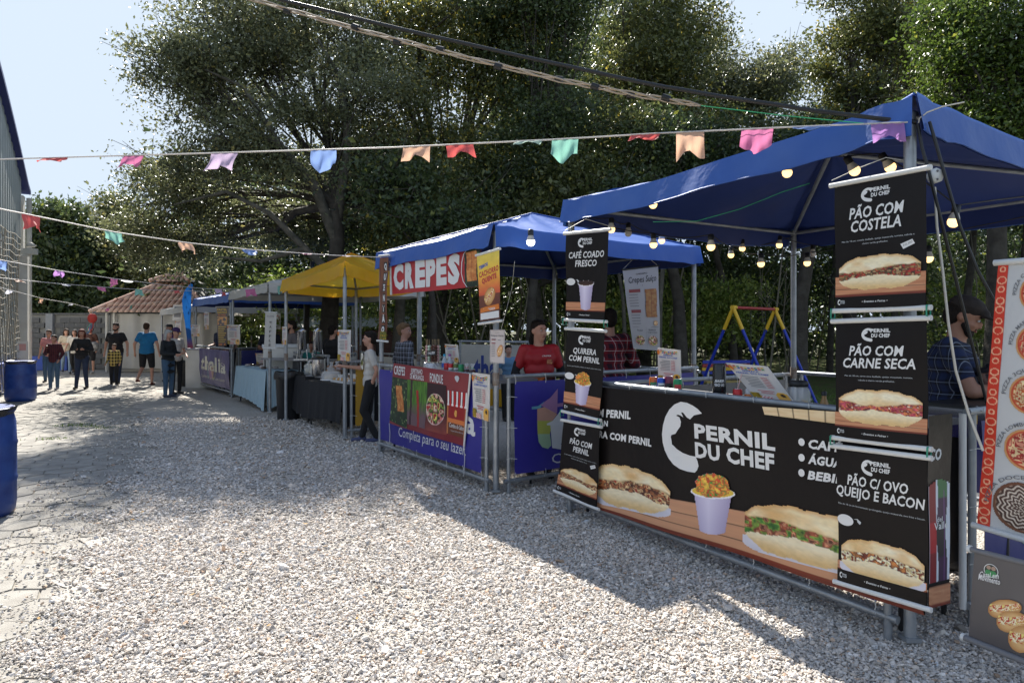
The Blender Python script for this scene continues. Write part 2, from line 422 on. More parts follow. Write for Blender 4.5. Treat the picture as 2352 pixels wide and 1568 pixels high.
# crushed stone: real stones, dense near the viewer
def stones():
    P = []; S = []
    zones = [(2.75, 4.0, 13000, 0.0066), (4.0, 5.6, 8000, 0.0078), (5.6, 8.0, 3600, 0.0092), (8.0, 12, 1500, 0.0110)]
    for y0, y1, dens, sz in zones:
        xl = float(edge_x(y1))-0.4; xr = min(0.78*y1+0.3, 3.2 if y1 < 7 else 1.6)
        if y1 > 9: xr = -1.2
        n = int((xr-xl)*(y1-y0)*dens); x = rng.uniform(xl, xr, n); y = rng.uniform(y0, y1, n)
        e = edge_x(y)+0.15*np.sin(y*5.3)+0.1*np.sin(y*13)
        prob = np.clip(0.03+(x-e+0.25)/0.45, 0.0, 1)**1.6; prob = np.maximum(prob, np.where(x > e-0.9, 0.07, 0))
        bare = fbm(x*1.7, y*1.7, 5); prob *= np.where((bare < 0.36) & (x < e+2.0), 0.30, 1.0)
        vis = np.abs(x) < 0.77*y+0.25
        k = (rng.random(n) < prob) & vis; x = x[k]; y = y[k]
        s = sz*np.exp(rng.normal(0, 0.38, len(x))); P.append(np.stack([x, y, np.zeros(len(x))], 1)); S.append(s)
    P = np.concatenate(P); S = np.concatenate(S); n = len(P)
    g = rng.normal(0.56, 0.12, n).clip(0.18, 0.8); warm = rng.normal(0, 0.03, n)
    C = np.stack([g*(1.05+warm), g*0.965, g*(0.87-warm), np.ones(n)], 1); br = rng.random(n) < 0.04; C[br] *= np.array([0.85, 0.68, 0.55, 1])
    P[:, 2] = S*0.30+rng.uniform(0, 0.010, n)
    me = bpy.data.meshes.new('gravel_stones'); me.vertices.add(n); me.vertices.foreach_set('co', P.astype(np.float32).ravel())
    def attr(nm, ty, A, key): a = me.attributes.new(nm, ty, 'POINT'); a.data.foreach_set(key, np.ascontiguousarray(A, np.float32).ravel())
    attr('tint', 'FLOAT_COLOR', C, 'color')
    attr('turn', 'FLOAT_VECTOR', np.stack([rng.normal(0, .35, n), rng.normal(0, .35, n), rng.uniform(0, 6.283, n)], 1), 'vector')
    attr('size', 'FLOAT_VECTOR', np.stack([rng.uniform(.75, 1.3, n), rng.uniform(.6, 1.0, n), rng.uniform(.32, .68, n)], 1)*S[:, None], 'vector')
    me.update(); o = link('gravel_stones', me, None)
    m = mat('crushed_stone', (0.4, 0.4, 0.4), rough=0.92, attr='tint', spec=0.2, bump=0.3, bscale=150)
    for nd in m.node_tree.nodes:
        if nd.type == 'ATTRIBUTE': nd.attribute_type = 'INSTANCER'
    ng = bpy.data.node_groups.new('scatter_stones', 'GeometryNodeTree'); ng.interface.new_socket('Geometry', in_out='INPUT', socket_type='NodeSocketGeometry'); ng.interface.new_socket('Geometry', in_out='OUTPUT', socket_type='NodeSocketGeometry')
    N = ng.nodes; L = ng.links; gi = N.new('NodeGroupInput'); go_ = N.new('NodeGroupOutput')
    join = N.new('GeometryNodeJoinGeometry')
    for k in range(6):
        ic = N.new('GeometryNodeMeshIcoSphere'); ic.inputs['Radius'].default_value = 1.0; ic.inputs['Subdivisions'].default_value = 1
        ps = N.new('GeometryNodeInputPosition'); ad = N.new('ShaderNodeVectorMath'); ad.operation = 'ADD'; ad.inputs[1].default_value = (k*7.3, k*3.1, k*5.7); L.new(ps.outputs[0], ad.inputs[0])
        wn_ = N.new('ShaderNodeTexWhiteNoise'); wn_.noise_dimensions = '3D'; L.new(ad.outputs[0], wn_.inputs['Vector'])
        sb = N.new('ShaderNodeVectorMath'); sb.operation = 'SUBTRACT'; sb.inputs[1].default_value = (.5, .5, .5); L.new(wn_.outputs['Color'], sb.inputs[0])
        sc = N.new('ShaderNodeVectorMath'); sc.operation = 'SCALE'; sc.inputs['Scale'].default_value = .75; L.new(sb.outputs[0], sc.inputs[0])
        sp = N.new('GeometryNodeSetPosition'); L.new(ic.outputs['Mesh'], sp.inputs['Geometry']); L.new(sc.outputs[0], sp.inputs['Offset'])
        sm_ = N.new('GeometryNodeSetMaterial'); sm_.inputs['Material'].default_value = m; L.new(sp.outputs[0], sm_.inputs['Geometry'])
        gt = N.new('GeometryNodeGeometryToInstance'); L.new(sm_.outputs[0], gt.inputs[0]); L.new(gt.outputs[0], join.inputs[0])
    ip = N.new('GeometryNodeInstanceOnPoints'); L.new(gi.outputs[0], ip.inputs['Points']); L.new(join.outputs[0], ip.inputs['Instance']); ip.inputs['Pick Instance'].default_value = True
    def named(nm, ty): a = N.new('GeometryNodeInputNamedAttribute'); a.data_type = ty; a.inputs['Name'].default_value = nm; return a.outputs[0]
    rv = N.new('FunctionNodeRandomValue'); rv.data_type = 'INT'; rv.inputs['Min'].default_value = 0; rv.inputs['Max'].default_value = 5
    io = [q for q in rv.outputs if q.type == 'INT'][0]
    for q in rv.inputs:
        if q.type == 'INT' and q.name == 'Min': q.default_value = 0
        if q.type == 'INT' and q.name == 'Max': q.default_value = 5
    L.new(io, ip.inputs['Instance Index'])
    er = N.new('FunctionNodeEulerToRotation'); L.new(named('turn', 'FLOAT_VECTOR'), er.inputs[0]); L.new(er.outputs[0], ip.inputs['Rotation']); L.new(named('size', 'FLOAT_VECTOR'), ip.inputs['Scale'])
    L.new(ip.outputs[0], go_.inputs[0])
    md = o.modifiers.new('scatter', 'NODES'); md.node_group = ng; me.materials.append(m)
    tag(o, kind='stuff', label='loose grey and buff crushed stone covering the fairground path', cat='gravel')
    return n
N_ST = stones()
# hexagonal pavers along the left edge
hexr = 0.17; cnt = 0; rest = MB(); cells = []
proto_me = {}
for j in range(0, 110):
    for i in range(0, 70):
        x = -0.6-i*hexr*1.5; y = 2.6+j*hexr*math.sqrt(3)+(hexr*math.sqrt(3)/2 if i % 2 else 0)
        if y > 19: continue
        if x > float(edge_x(y))+0.5 or x < -0.78*y-0.4: continue
        cells.append((y, x))
cells.sort()
def paver_mesh(k):
    b = MB(); r = hexr-0.0035; rr = random.Random(k); t = []
    for q in range(6):
        a = math.pi/3*q; s = 1-rr.uniform(0, 0.05); t.append((r*s*math.cos(a), r*s*math.sin(a), 0.0))
    lo = [(x*1.02, y*1.02, -0.03) for x, y, z in t]
    b.add(t+lo, [tuple(range(6))]+[(q, q+6, (q+1) % 6+6, (q+1) % 6) for q in range(6)]); return b
pm = [paver_mesh(k).mesh('paver') for k in range(8)]
for k, (y, x) in enumerate(cells):
    dz = random.uniform(-0.007, 0.001); tx = random.gauss(0, 0.012); ty = random.gauss(0, 0.012)
    if k < 290:
        o = link('paver', pm[k % 8], pavement); 
        if not pm[k % 8].materials: pm[k % 8].materials.append(M_PAVER)
        o.location = (x, y, dz); o.rotation_euler = (tx, ty, math.pi/3*random.randint(0, 5))
    else:
        src = paver_mesh(k % 8); rest.add([(vx+x, vy+y, vz+dz) for vx, vy, vz in src.v], src.f)
if rest.v:
    o = rest.build('paver', M_PAVER, pavement); o['kind'] = 'stuff'
# fallen leaves: a few yellow and brown ones lying loose
lf = MB()
for k in range(70):
    y = random.uniform(3.2, 12); x = random.uniform(float(edge_x(y))-0.6, 0.2*y-0.6); a = random.uniform(0, 6.28); s = random.uniform(0.012, 0.028)
    c = Vector((x, y, 0.034)); u = Vector((math.cos(a), math.sin(a), random.uniform(-.3, .3)))*s; w = Vector((-math.sin(a), math.cos(a), random.uniform(-.4, .4)))*s*0.45
    lf.add([c-u, c+w, c+u, c-w], [(0, 1, 2, 3)])
tag(lf.build('fallen_leaves', mat('dry_leaf', (0.35, 0.22, 0.04), rough=0.8, c2=(0.22, 0.09, 0.03), vscale=2)), kind='stuff')
# tufts of grass in the paver joints and the lawn behind the stalls
def blades(name, pts, h, w, cols, mname):
    n = len(pts); pts = np.asarray(pts); a = rng.uniform(0, 2*math.pi, n); hh = h*rng.uniform(0.5, 1.3, n); lean = rng.normal(0, 0.45, (n, 2))*hh[:, None]
    d = np.stack([np.cos(a), np.sin(a)], 1)*w/2
    V = np.zeros((n, 3, 3)); V[:, 0, :2] = pts[:, :2]-d; V[:, 1, :2] = pts[:, :2]+d; V[:, 2, :2] = pts[:, :2]+lean
    V[:, :2, 2] = pts[:, 2:3]; V[:, 2, 2] = pts[:, 2]+hh
    me = np_mesh(name, V.reshape(-1, 3), np.arange(n*3).reshape(-1, 3), 3)
    c = np.asarray(cols); t = rng.random((n, 1)); C = c[0]*(1-t)+c[1]*t; point_color(me, np.repeat(C, 3, 0))
    o = link(name, me, None, mat(mname, (0.1, 0.1, 0.1), rough=0.6, attr='Col', transl=0.3)); return tag(o, kind='stuff')
n = 26000; X = rng.uniform(0, 1, n); Y = 9.4+14*rng.random(n)**1.5
px = 1380+X*1000; GX = (px-1176)/1568*Y
blades('grass', np.stack([GX, Y, 0.02+0*Y], 1), 0.07, 0.016, [(0.07, 0.14, 0.02), (0.17, 0.27, 0.04)], 'grass_blade')['label'] = 'short green lawn behind the food stalls'
pts = []
for (cx_, cy_) in [(180, 975), (205, 979), (155, 978), (120, 1008), (230, 983)]:
    g = G(cx_, cy_)
    for k in range(60): pts.append((g.x+random.gauss(0, 0.12), g.y+random.gauss(0, 0.06), 0))
blades('weeds', pts, 0.03, 0.012, [(0.10, 0.16, 0.03), (0.16, 0.24, 0.05)], 'grass_blade')['label'] = 'small weeds growing between the worn pavers'

# ================================================================ trees
M_BARK = mat('bark', (0.035, 0.028, 0.021), rough=0.95, c2=(0.075, 0.066, 0.052), vscale=5, bump=0.9, bscale=18, detail=8)
M_BARKL = mat('pale_bark', (0.13, 0.115, 0.09), rough=0.95, c2=(0.05, 0.048, 0.034), vscale=6, bump=0.8, bscale=22, detail=8)
M_LEAF = mat('leaf', (0.06, 0.08, 0.03), rough=0.38, attr='Col', transl=0.42, spec=0.6)
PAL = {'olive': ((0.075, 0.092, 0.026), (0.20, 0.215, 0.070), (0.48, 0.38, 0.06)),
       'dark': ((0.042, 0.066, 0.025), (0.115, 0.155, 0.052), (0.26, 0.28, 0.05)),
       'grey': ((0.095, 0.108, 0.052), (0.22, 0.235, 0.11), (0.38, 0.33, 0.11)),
       'painted_sun': ((0.13, 0.19, 0.03), (0.28, 0.34, 0.07), (0.42, 0.42, 0.10)),  # leaf colours lightened to paint sunlit patches into the shaded undergrowth
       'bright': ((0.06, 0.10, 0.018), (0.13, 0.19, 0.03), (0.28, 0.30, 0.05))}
LEAFTOT = 0
def leaves(centers, sig, n, size, pal, seed, yellow=0.04, drop=0.0):
    global LEAFTOT
    r = np.random.default_rng(seed); K = len(centers); centers = np.asarray(centers)
    w = r.random(K)+0.25; ci = r.choice(K, n, p=w/w.sum()); sg = (np.asarray(sig)*(0.6+0.8*r.random(K)))[ci] if np.ndim(sig) else sig*(0.6+0.8*r.random(K))[ci]
    off = np.clip(r.normal(0, 1, (n, 3)), -1.9, 1.9)*sg[:, None]*np.array([1, 1, 0.62])
    P = centers[ci]+off
    u = r.normal(0, 1, (n, 3)); u[:, 2] -= drop; u /= np.linalg.norm(u, axis=1)[:, None]
    # leaf blades lean to a common upward facing, like real foliage
    nn = r.normal(0, 1, (n, 3))*0.85; nn[:, 2] += 0.65; w_ = np.cross(u, nn); w_ /= (np.linalg.norm(w_, axis=1)[:, None]+1e-9)
    s = size*np.exp(r.normal(0, 0.25, n))[:, None]
    mid = P+u*s*0.45; fold = np.cross(u, w_)*s*0.10
    V = np.stack([P, mid+w_*s*0.26+fold, P+u*s, mid-w_*s*0.26+fold], 1)
    pa = [np.array(c) for c in PAL[pal]]; t = np.clip(r.normal(0.45, 0.3, n)+r.normal(0, 0.25, K)[ci], 0, 1)[:, None]
    C = pa[0]*(1-t)+pa[1]*t; yl = r.random(n) < yellow; C[yl] = pa[2]*r.uniform(0.7, 1.1, (yl.sum(), 1)); LEAFTOT += n
    return V.reshape(-1, 3), C
def finish_crown(parts, root, name='crown', m=None):
    V = np.concatenate([p[0] for p in parts]); C = np.concatenate([p[1] for p in parts]); n = len(V)//4
    idx = np.arange(n)*4; T = np.concatenate([np.stack([idx, idx+1, idx+2], 1), np.stack([idx, idx+2, idx+3], 1)])
    Mi = np.array(ROOT[root.name].inverted()) if root is not None else np.eye(4); V = V+Mi[:3, 3]
    me = np_mesh(name, V, T, 3); point_color(me, np.repeat(C, 4, 0)); return link(name, me, root, m or M_LEAF)
def tree(name, label, base, blobs, trunk_r, nleaf, size, pal='olive', seed=1, bark=None, fork=0.45, yellow=0.04, K=60, sig=0.38,
         twigs=True, group='trees behind the food stalls', trunk=None, lean=0.0, nsub=16):
    """blobs: (centre, (rx,ry,rz)) volumes of the crown"""
    rr = random.Random(seed); r = np.random.default_rng(seed); base = Vector(base)
    root = thing(name, label, 'tree', base, 0, group)
    vol = np.array([b_[1][0]*b_[1][1]*b_[1][2] for b_ in blobs])**(0.67); parts = []; limb = MB()
    zmin = min(b_[0][2]-b_[1][2] for b_ in blobs); forkp = trunk[-1] if trunk else base+Vector((lean*(zmin*0.8), 0, max(1.2, zmin*0.8+0.3)))
    forkp = Vector(forkp); tp = [base+Vector((0, 0, -0.1))]+([Vector(t) for t in trunk[:-1]] if trunk else [base.lerp(forkp, 0.5)+Vector((rr.uniform(-.15, .15), rr.uniform(-.15, .15), 0))])+[forkp]
    rad = [trunk_r*(1.35 if i == 0 else 1.0-0.3*i/len(tp)) for i in range(len(tp))]
    tb = MB(); tb.tube(tp, rad, 10); top_r = rad[-1]
    for bi, (c, rd) in enumerate(blobs):
        k = max(6, int(K*vol[bi]/vol.sum())); dirs = r.normal(0, 1, (k, 3)); dirs /= np.linalg.norm(dirs, axis=1)[:, None]
        rr_ = r.random(k)**0.45; ctr = np.array(c)+dirs*rr_[:, None]*np.array(rd)
        parts.append(leaves(ctr, sig, int(nleaf*vol[bi]/vol.sum()), size, pal, seed*31+bi, yellow))
        c = Vector(c); mid = forkp.lerp(c, 0.5)+Vector((rr.uniform(-.4, .4), rr.uniform(-.4, .4), rr.uniform(-.3, .2)))
        r0 = top_r*0.62; pathm = [forkp, forkp.lerp(mid, .5)+Vector((rr.uniform(-.2, .2), rr.uniform(-.2, .2), .1)), mid, mid.lerp(c, .6), c]
        limb.tube(pathm, [r0, r0*.85, r0*.65, r0*.5, r0*.35], 7)
        ns = nsub
        for q in r.choice(k, min(k, ns), replace=False):
            e = Vector(ctr[q]); s = pathm[rr.choice([1, 2, 3, 4])]; m1 = s.lerp(e, .5)+Vector((rr.uniform(-.25, .25), rr.uniform(-.25, .25), rr.uniform(-.1, .3)))
            limb.tube([s, m1, e], [r0*.34, r0*.2, 0.012], 5)
            if twigs:
                for _ in range(3):
                    g = e+Vector((rr.gauss(0, .5), rr.gauss(0, .5), rr.gauss(.1, .35))); limb.tube([m1.lerp(e, .7), g], [0.016, 0.005], 3, caps=False)
    finish_crown(parts, root); tb.build('trunk', bark or M_BARK, root); limb.build('limbs', bark or M_BARK, root)
    return root
def B(px, py, Y, rx, ry, depth=None):
    """crown volume given where it is seen, at depth Y; radii in the same units"""
    s = Y/F; c = D(px, py, Y); return (tuple(c), (rx*s, (depth or min(rx, ry)*s*0.9), ry*s))

Y1 = 16.5
t = tree('broadleaf_tree', 'huge spreading tree with arching limbs and grey-green leaves, tallest left of the stalls', G(745, 755+F*EYE/Y1),
     [B(560, 110, Y1+1, 190, 170), B(430, 190, Y1, 130, 130), B(700, 60, Y1+1.5, 190, 140), B(400, 440, Y1+1, 120, 120), B(540, 330, Y1-0.5, 190, 130),
      B(800, 250, Y1+0.5, 170, 190), B(330, 560, Y1+2, 80, 90), B(640, 500, Y1+1.5, 150, 90), B(500, 560, Y1+2, 130, 60), B(880, 430, Y1+1, 110, 120)],
     0.21, 128000, 0.085, 'grey', 11, fork=0.5, yellow=0.05, K=290, sig=0.38, trunk=[D(760, 680, Y1), D(775, 560, Y1), D(770, 470, Y1)], nsub=26)
# two big leaning limbs that show bare under the crown
b = MB(); b.tube([D(775, 640, Y1-.2), D(700, 570, Y1-.4), D(620, 490, Y1-.6), D(520, 440, Y1-.9), D(400, 470, Y1-1.0)], [.11, .08, .06, .04, .02], 8)
b.tube([D(700, 570, Y1-.4), D(600, 600, Y1-.8), D(500, 590, Y1-1)], [.07, .05, .02], 6)
b.tube([D(775, 560, Y1), D(720, 420, Y1-.3), D(640, 330, Y1-.6), D(560, 290, Y1-.9), D(460, 330, Y1-1.1)], [.14, .11, .08, .05, .02], 8)
b.tube([D(775, 500, Y1), D(800, 330, Y1), D(780, 180, Y1), D(730, 90, Y1)], [.14, .1, .07, .03], 8)
b.tube([D(640, 330, Y1-.6), D(560, 200, Y1-.6), D(470, 160, Y1-.8)], [.08, .05, .02], 6)
b.build('bare_limbs', M_BARKL, t)
Y2 = 30
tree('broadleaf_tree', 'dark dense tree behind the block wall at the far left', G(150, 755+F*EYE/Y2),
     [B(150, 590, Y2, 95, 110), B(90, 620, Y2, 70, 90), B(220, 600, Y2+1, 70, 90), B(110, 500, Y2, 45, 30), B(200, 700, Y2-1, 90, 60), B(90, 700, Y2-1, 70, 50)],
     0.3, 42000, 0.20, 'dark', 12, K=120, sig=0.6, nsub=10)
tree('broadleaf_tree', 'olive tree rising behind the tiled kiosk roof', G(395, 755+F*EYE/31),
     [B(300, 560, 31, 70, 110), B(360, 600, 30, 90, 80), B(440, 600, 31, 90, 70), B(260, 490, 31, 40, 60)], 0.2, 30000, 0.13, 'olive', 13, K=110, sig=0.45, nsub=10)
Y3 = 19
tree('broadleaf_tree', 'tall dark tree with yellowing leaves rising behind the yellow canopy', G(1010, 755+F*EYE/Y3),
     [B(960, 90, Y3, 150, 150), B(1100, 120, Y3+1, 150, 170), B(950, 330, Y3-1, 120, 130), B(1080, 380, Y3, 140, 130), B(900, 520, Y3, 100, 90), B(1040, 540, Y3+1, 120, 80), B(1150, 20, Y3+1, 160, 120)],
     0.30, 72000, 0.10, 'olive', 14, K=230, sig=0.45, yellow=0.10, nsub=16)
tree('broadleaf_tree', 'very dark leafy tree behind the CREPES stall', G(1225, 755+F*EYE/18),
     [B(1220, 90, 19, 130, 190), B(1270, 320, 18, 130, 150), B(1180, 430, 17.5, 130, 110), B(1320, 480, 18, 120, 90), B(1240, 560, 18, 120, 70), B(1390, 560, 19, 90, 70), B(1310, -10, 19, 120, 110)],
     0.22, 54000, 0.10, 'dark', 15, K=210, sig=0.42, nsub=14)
tree('broadleaf_tree', 'bushy mid-green tree just left of the gap of sky', G(1480, 755+F*EYE/22),
     [B(1430, 120, 22, 120, 120), B(1530, 170, 22, 110, 130), B(1440, 300, 21, 120, 110), B(1580, 330, 22, 120, 110), B(1500, 480, 21, 140, 90), B(1390, 420, 22, 100, 110), B(1490, 40, 23, 90, 60), B(1480, -50, 23, 150, 90), B(1600, 70, 23, 80, 90)],
     0.2, 56000, 0.12, 'olive', 16, K=200, sig=0.45, nsub=14)
tree('broadleaf_tree', 'light feathery tree below the gap of sky', G(1690, 755+F*EYE/25),
     [B(1650, 230, 26, 110, 80), B(1750, 210, 25, 90, 90), B(1700, 330, 24, 130, 80), B(1630, 150, 27, 60, 60), B(1790, 140, 26, 50, 50)],
     0.18, 30000, 0.12, 'grey', 17, K=110, sig=0.5, nsub=12)
tree('slender_tree', 'tall tree with bare upper stems right of the gap of sky', G(1960, 755+F*EYE/19),
     [B(1960, 90, 19, 90, 80), B(2060, 60, 19, 100, 90), B(1900, 230, 20, 90, 110), B(2010, 260, 19, 100, 100), B(2090, 180, 20, 90, 100), B(1980, 380, 20, 130, 80), B(2010, -40, 19, 110, 80), B(2120, 60, 20, 90, 100)],
     0.18, 50000, 0.10, 'olive', 18, K=170, sig=0.36, yellow=0.05, nsub=14)
tree('broadleaf_tree', 'bright glossy tree at the far right above the blue canopy', G(2290, 755+F*EYE/14),
     [B(2280, 80, 14, 110, 130), B(2360, 200, 14, 110, 130), B(2180, 220, 15, 90, 130), B(2300, 330, 14, 110, 90), B(2200, 40, 15, 100, 70), B(2420, 60, 14, 90, 130)],
     0.22, 52000, 0.085, 'bright', 19, K=190, sig=0.32, yellow=0.06, nsub=14)
# woodland whose trunks stand behind the swing
wood = [(1440, 17, 0.10, 'slim pale trunk'), (1512, 16.0, 0.12, 'slim pale trunk beside a thicker one'), (1568, 16.8, 0.30, 'thick dark trunk standing on the lawn'), (1690, 18.5, 0.2, 'dark leaning trunk seen through the swing'),
        (1830, 15.5, 0.34, 'stout trunk beside the swing frame'), (1905, 20, 0.16, 'narrow dark trunk deep in the shade'), (2060, 18, 0.17, 'forked trunk on the lawn, left of the COSTELA banner column'), (2215, 17, 0.2, 'trunk behind the cook in the cap'), (2340, 15, 0.2, 'trunk behind the pizza banner'),
        (905, 15.5, 0.24, 'leaning lichen-spotted trunk behind the QUENTÃO strip'), (1000, 14.5, 0.15, 'crooked dark trunk behind the CREPES sign'), (700, 19, 0.14, 'narrow trunk behind the white canopy'), (1215, 15.8, 0.22, 'dark trunk just left of the woman in red')]
for i, (x, Y, r_, d_) in enumerate(wood):
    by = 755+F*EYE/Y; bx = x; Yt = Y
    lean = random.uniform(-40, 40) if i not in (3, 9) else (-60 if i == 3 else 60)
    top = 470 if x > 1400 else 560
    bl = [B(x+lean+random.uniform(-60, 60), top-random.uniform(0, 70), Y+random.uniform(-1.2, 1), 95, 65), B(x+lean*1.2+random.uniform(-80, 80), top-130, Y+1, 90, 70)]
    tree('woodland_tree', d_[0].upper()[0:0]+d_+', leafy only high up', G(bx, by), bl, r_*.5, 7500, 0.11, 'dark' if i % 3 else 'olive', 40+i,
         bark=M_BARKL if i in (0, 1, 9) else M_BARK, K=44, sig=0.4, trunk=[D(x+lean*.25, 690, Yt), D(x+lean*.7, 600, Yt), D(x+lean, top+40, Yt)], nsub=9, group='woodland trees behind the stalls')
# the dense wood beyond, one mass
def woodmass():
    parts = []; r = np.random.default_rng(5)
    def band(x0, x1, y0, y1, Ya, Yb, K, n, size, sig, pal, seed, yellow=0.04):
        px = r.uniform(x0, x1, K); Y = r.uniform(Ya, Yb, K); py = r.uniform(y0, y1, K)
        c = np.stack([(px-CX)/F*Y, Y, np.maximum(EYE+(HY-py)/F*Y, 0.2)], 1); parts.append(leaves(c, sig, n, size, pal, seed, yellow))
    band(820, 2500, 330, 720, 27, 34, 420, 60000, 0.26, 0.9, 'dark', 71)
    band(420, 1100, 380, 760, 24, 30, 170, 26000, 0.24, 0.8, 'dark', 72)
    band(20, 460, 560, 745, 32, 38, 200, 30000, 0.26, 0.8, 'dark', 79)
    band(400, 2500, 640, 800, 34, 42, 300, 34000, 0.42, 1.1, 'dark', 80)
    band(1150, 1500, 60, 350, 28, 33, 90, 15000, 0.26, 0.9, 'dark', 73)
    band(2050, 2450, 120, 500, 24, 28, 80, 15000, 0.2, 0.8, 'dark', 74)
    band(1500, 1745, 655, 775, 17.2, 19, 34, 9000, 0.10, 0.26, 'painted_sun', 75, 0.1)
    band(1350, 1480, 690, 780, 17.5, 19, 14, 3000, 0.10, 0.26, 'painted_sun', 83, 0.1)
    band(600, 960, 640, 760, 20, 23, 40, 8000, 0.12, 0.4, 'painted_sun', 76, 0.1)
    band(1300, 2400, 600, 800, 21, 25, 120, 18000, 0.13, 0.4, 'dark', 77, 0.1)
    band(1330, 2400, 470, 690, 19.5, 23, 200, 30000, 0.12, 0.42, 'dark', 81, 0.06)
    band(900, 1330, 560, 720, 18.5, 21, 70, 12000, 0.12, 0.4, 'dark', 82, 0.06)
    band(2150, 2330, 660, 780, 17, 20, 16, 3500, 0.10, 0.3, 'painted_sun', 78, 0.1)
    o = finish_crown(parts, None, 'distant_wood'); ROOT[o.name] = Matrix.Identity(4)
    tag(o, 'dense shaded wood closing off the view behind the lawn', 'wood', kind='stuff')
woodmass()
# bare thin stems and undergrowth twigs in front of the wood
st = MB(); rs = random.Random(3)
for k in range(70):
    x = rs.uniform(1050, 2350) if k % 3 else rs.uniform(1020, 1330); Y = rs.uniform(16, 24); z0 = D(x, 740, Y); h = rs.uniform(2, 8)
    h = min(h, 5)
    p0 = Vector((z0.x, Y, 0)); p1 = p0+Vector((rs.uniform(-.8, .8), rs.uniform(-.3, .3), h*.5)); p2 = p1+Vector((rs.uniform(-1, 1), 0, h*.5))
    r0 = rs.uniform(.015, .04); st.tube([p0, p1, p2], [r0, r0*.7, r0*.3], 4, caps=False)
    for q in range(3):
        a = p1.lerp(p2, rs.random()); st.tube([a, a+Vector((rs.uniform(-.9, .9), 0, rs.uniform(.3, 1)))], [r0*.4, .004], 3, caps=False)
o = st.build('bare_stems', mat('dry_stem', (0.16, 0.14, 0.10), rough=0.9), None); tag(o, 'thin bare stems and vines tangled in the undergrowth', 'stems', kind='stuff')
# ================================================================ buildings at the far left
M_WHITEP = mat('white_paint', (0.62, 0.61, 0.57), rough=0.7, c2=(0.50, 0.48, 0.43), vscale=2.5, detail=8)
M_CLAD = mat('grey_cladding', (0.40, 0.43, 0.43), rough=0.5, c2=(0.31, 0.34, 0.34), vscale=1.2, detail=6)
M_BLUEP = mat('blue_paint', (0.02, 0.06, 0.34), rough=0.5, c2=(0.03, 0.07, 0.28), vscale=3)
M_NAVYT = mat('blue_trim', (0.015, 0.03, 0.16), rough=0.45)
M_BLOCK = mat('concrete_block', (0.14, 0.14, 0.135), rough=0.95, c2=(0.10, 0.10, 0.10), vscale=3, bump=0.5, bscale=60, detail=8)
M_MORTAR = mat('mortar', (0.20, 0.20, 0.19), rough=0.95, bump=0.3, bscale=80)
P0 = Vector((-14.26, 20, 0)); fd = Vector((1.66, -3.2, 0)).normalized(); bk = Vector((-fd.y, fd.x, 0))*-1
if bk.x > 0: bk = -bk
hall = thing('sports_hall', 'tall grey metal-clad hall with a curved blue-edged roof at the left edge', 'building', P0)
def roof_z(s): return 5.57+0.62*s-0.02*s*s if s < 4 else 5.57+0.62*4-.32+(s-4)*0.42-0.012*(s-4)**2
n = 34; wd = 0.30
for i in range(n):
    s0, s1 = i*wd+0.45, (i+1)*wd+0.45-0.012
    q0 = P0+fd*s0+bk*0.05; q1 = P0+fd*s1+bk*0.05; m0 = q0.lerp(q1, .3)-bk*0.03; m1 = q0.lerp(q1, .7)-bk*0.03
    row = [q0, m0, m1, q1]; b = MB(); zs = [roof_z(s0+(s1-s0)*t) for t in (0, .3, .7, 1)]
    vs = [p+Vector((0, 0, 0.3)) for p in row]+[p+Vector((0, 0, z-0.1)) for p, z in zip(row, zs)]
    b.add(vs, [(0, 1, 5, 4), (1, 2, 6, 5), (2, 3, 7, 6)]); b.build('cladding_panel', M_CLAD, hall)
b = MB(); q = [P0+fd*(i*0.4-0.15) for i in range(30)]
vs = []
for i, p in enumerate(q):
    z = roof_z(max(0, i*0.4-0.15))
    vs += [p-bk*0.12+Vector((0, 0, z-.06)), p-bk*0.12+Vector((0, 0, z+.05)), p+bk*9+Vector((0, 0, z+.05)), p+bk*9+Vector((0, 0, z-.06))]
b.add(vs, [(i*4+a, i*4+4+a, i*4+4+(a+1) % 4, i*4+(a+1) % 4) for i in range(29) for a in range(4)]+[(0, 1, 2, 3)]); b.build('roof_edge', M_NAVYT, hall)
b = MB(); b.box(P0+fd*0.16+bk*0.2+Vector((0, 0, 2.7)), (0.34, 0.4, 5.4), rz=math.atan2(fd.y, fd.x)); b.box(P0+fd*0.9-bk*0.05+Vector((0, 0, 1.9)), (0.3, 0.3, 3.8), rz=math.atan2(fd.y, fd.x)); b.build('pillar', M_WHITEP, hall)
b = MB(); b.tube([P0+fd*0.48-bk*0.16+Vector((0, 0, z)) for z in (0.1, 2, 4, 5.3)], 0.07, 10); b.build('downpipe', M_WHITEP, hall)
b = MB(); b.box(P0+fd*6+bk*4.6+Vector((0, 0, 2.6)), (12, 8.9, 5.2), rz=math.atan2(fd.y, fd.x)); b.build('wall', M_WHITEP, hall)
b = MB(); b.box(P0+fd*4.6-bk*0.02+Vector((0, 0, .35)), (9, .12, .7), rz=math.atan2(fd.y, fd.x)); b.build('plinth', M_BLUEP, hall)
# floodlight on the wall
b = MB(); c = P0+fd*1.6-bk*0.35+Vector((0, 0, 3.55)); b.tube([c+bk*0.4, c], .03, 6); b.box(c+Vector((0, 0, .12)), (.3, .16, .16)); b.lathe(c+Vector((0, 0, .25)), [(.1, 0), (.13, .05), (.02, .12)], 10)
lamp = b.build('floodlight', M_WHITEP, hall)
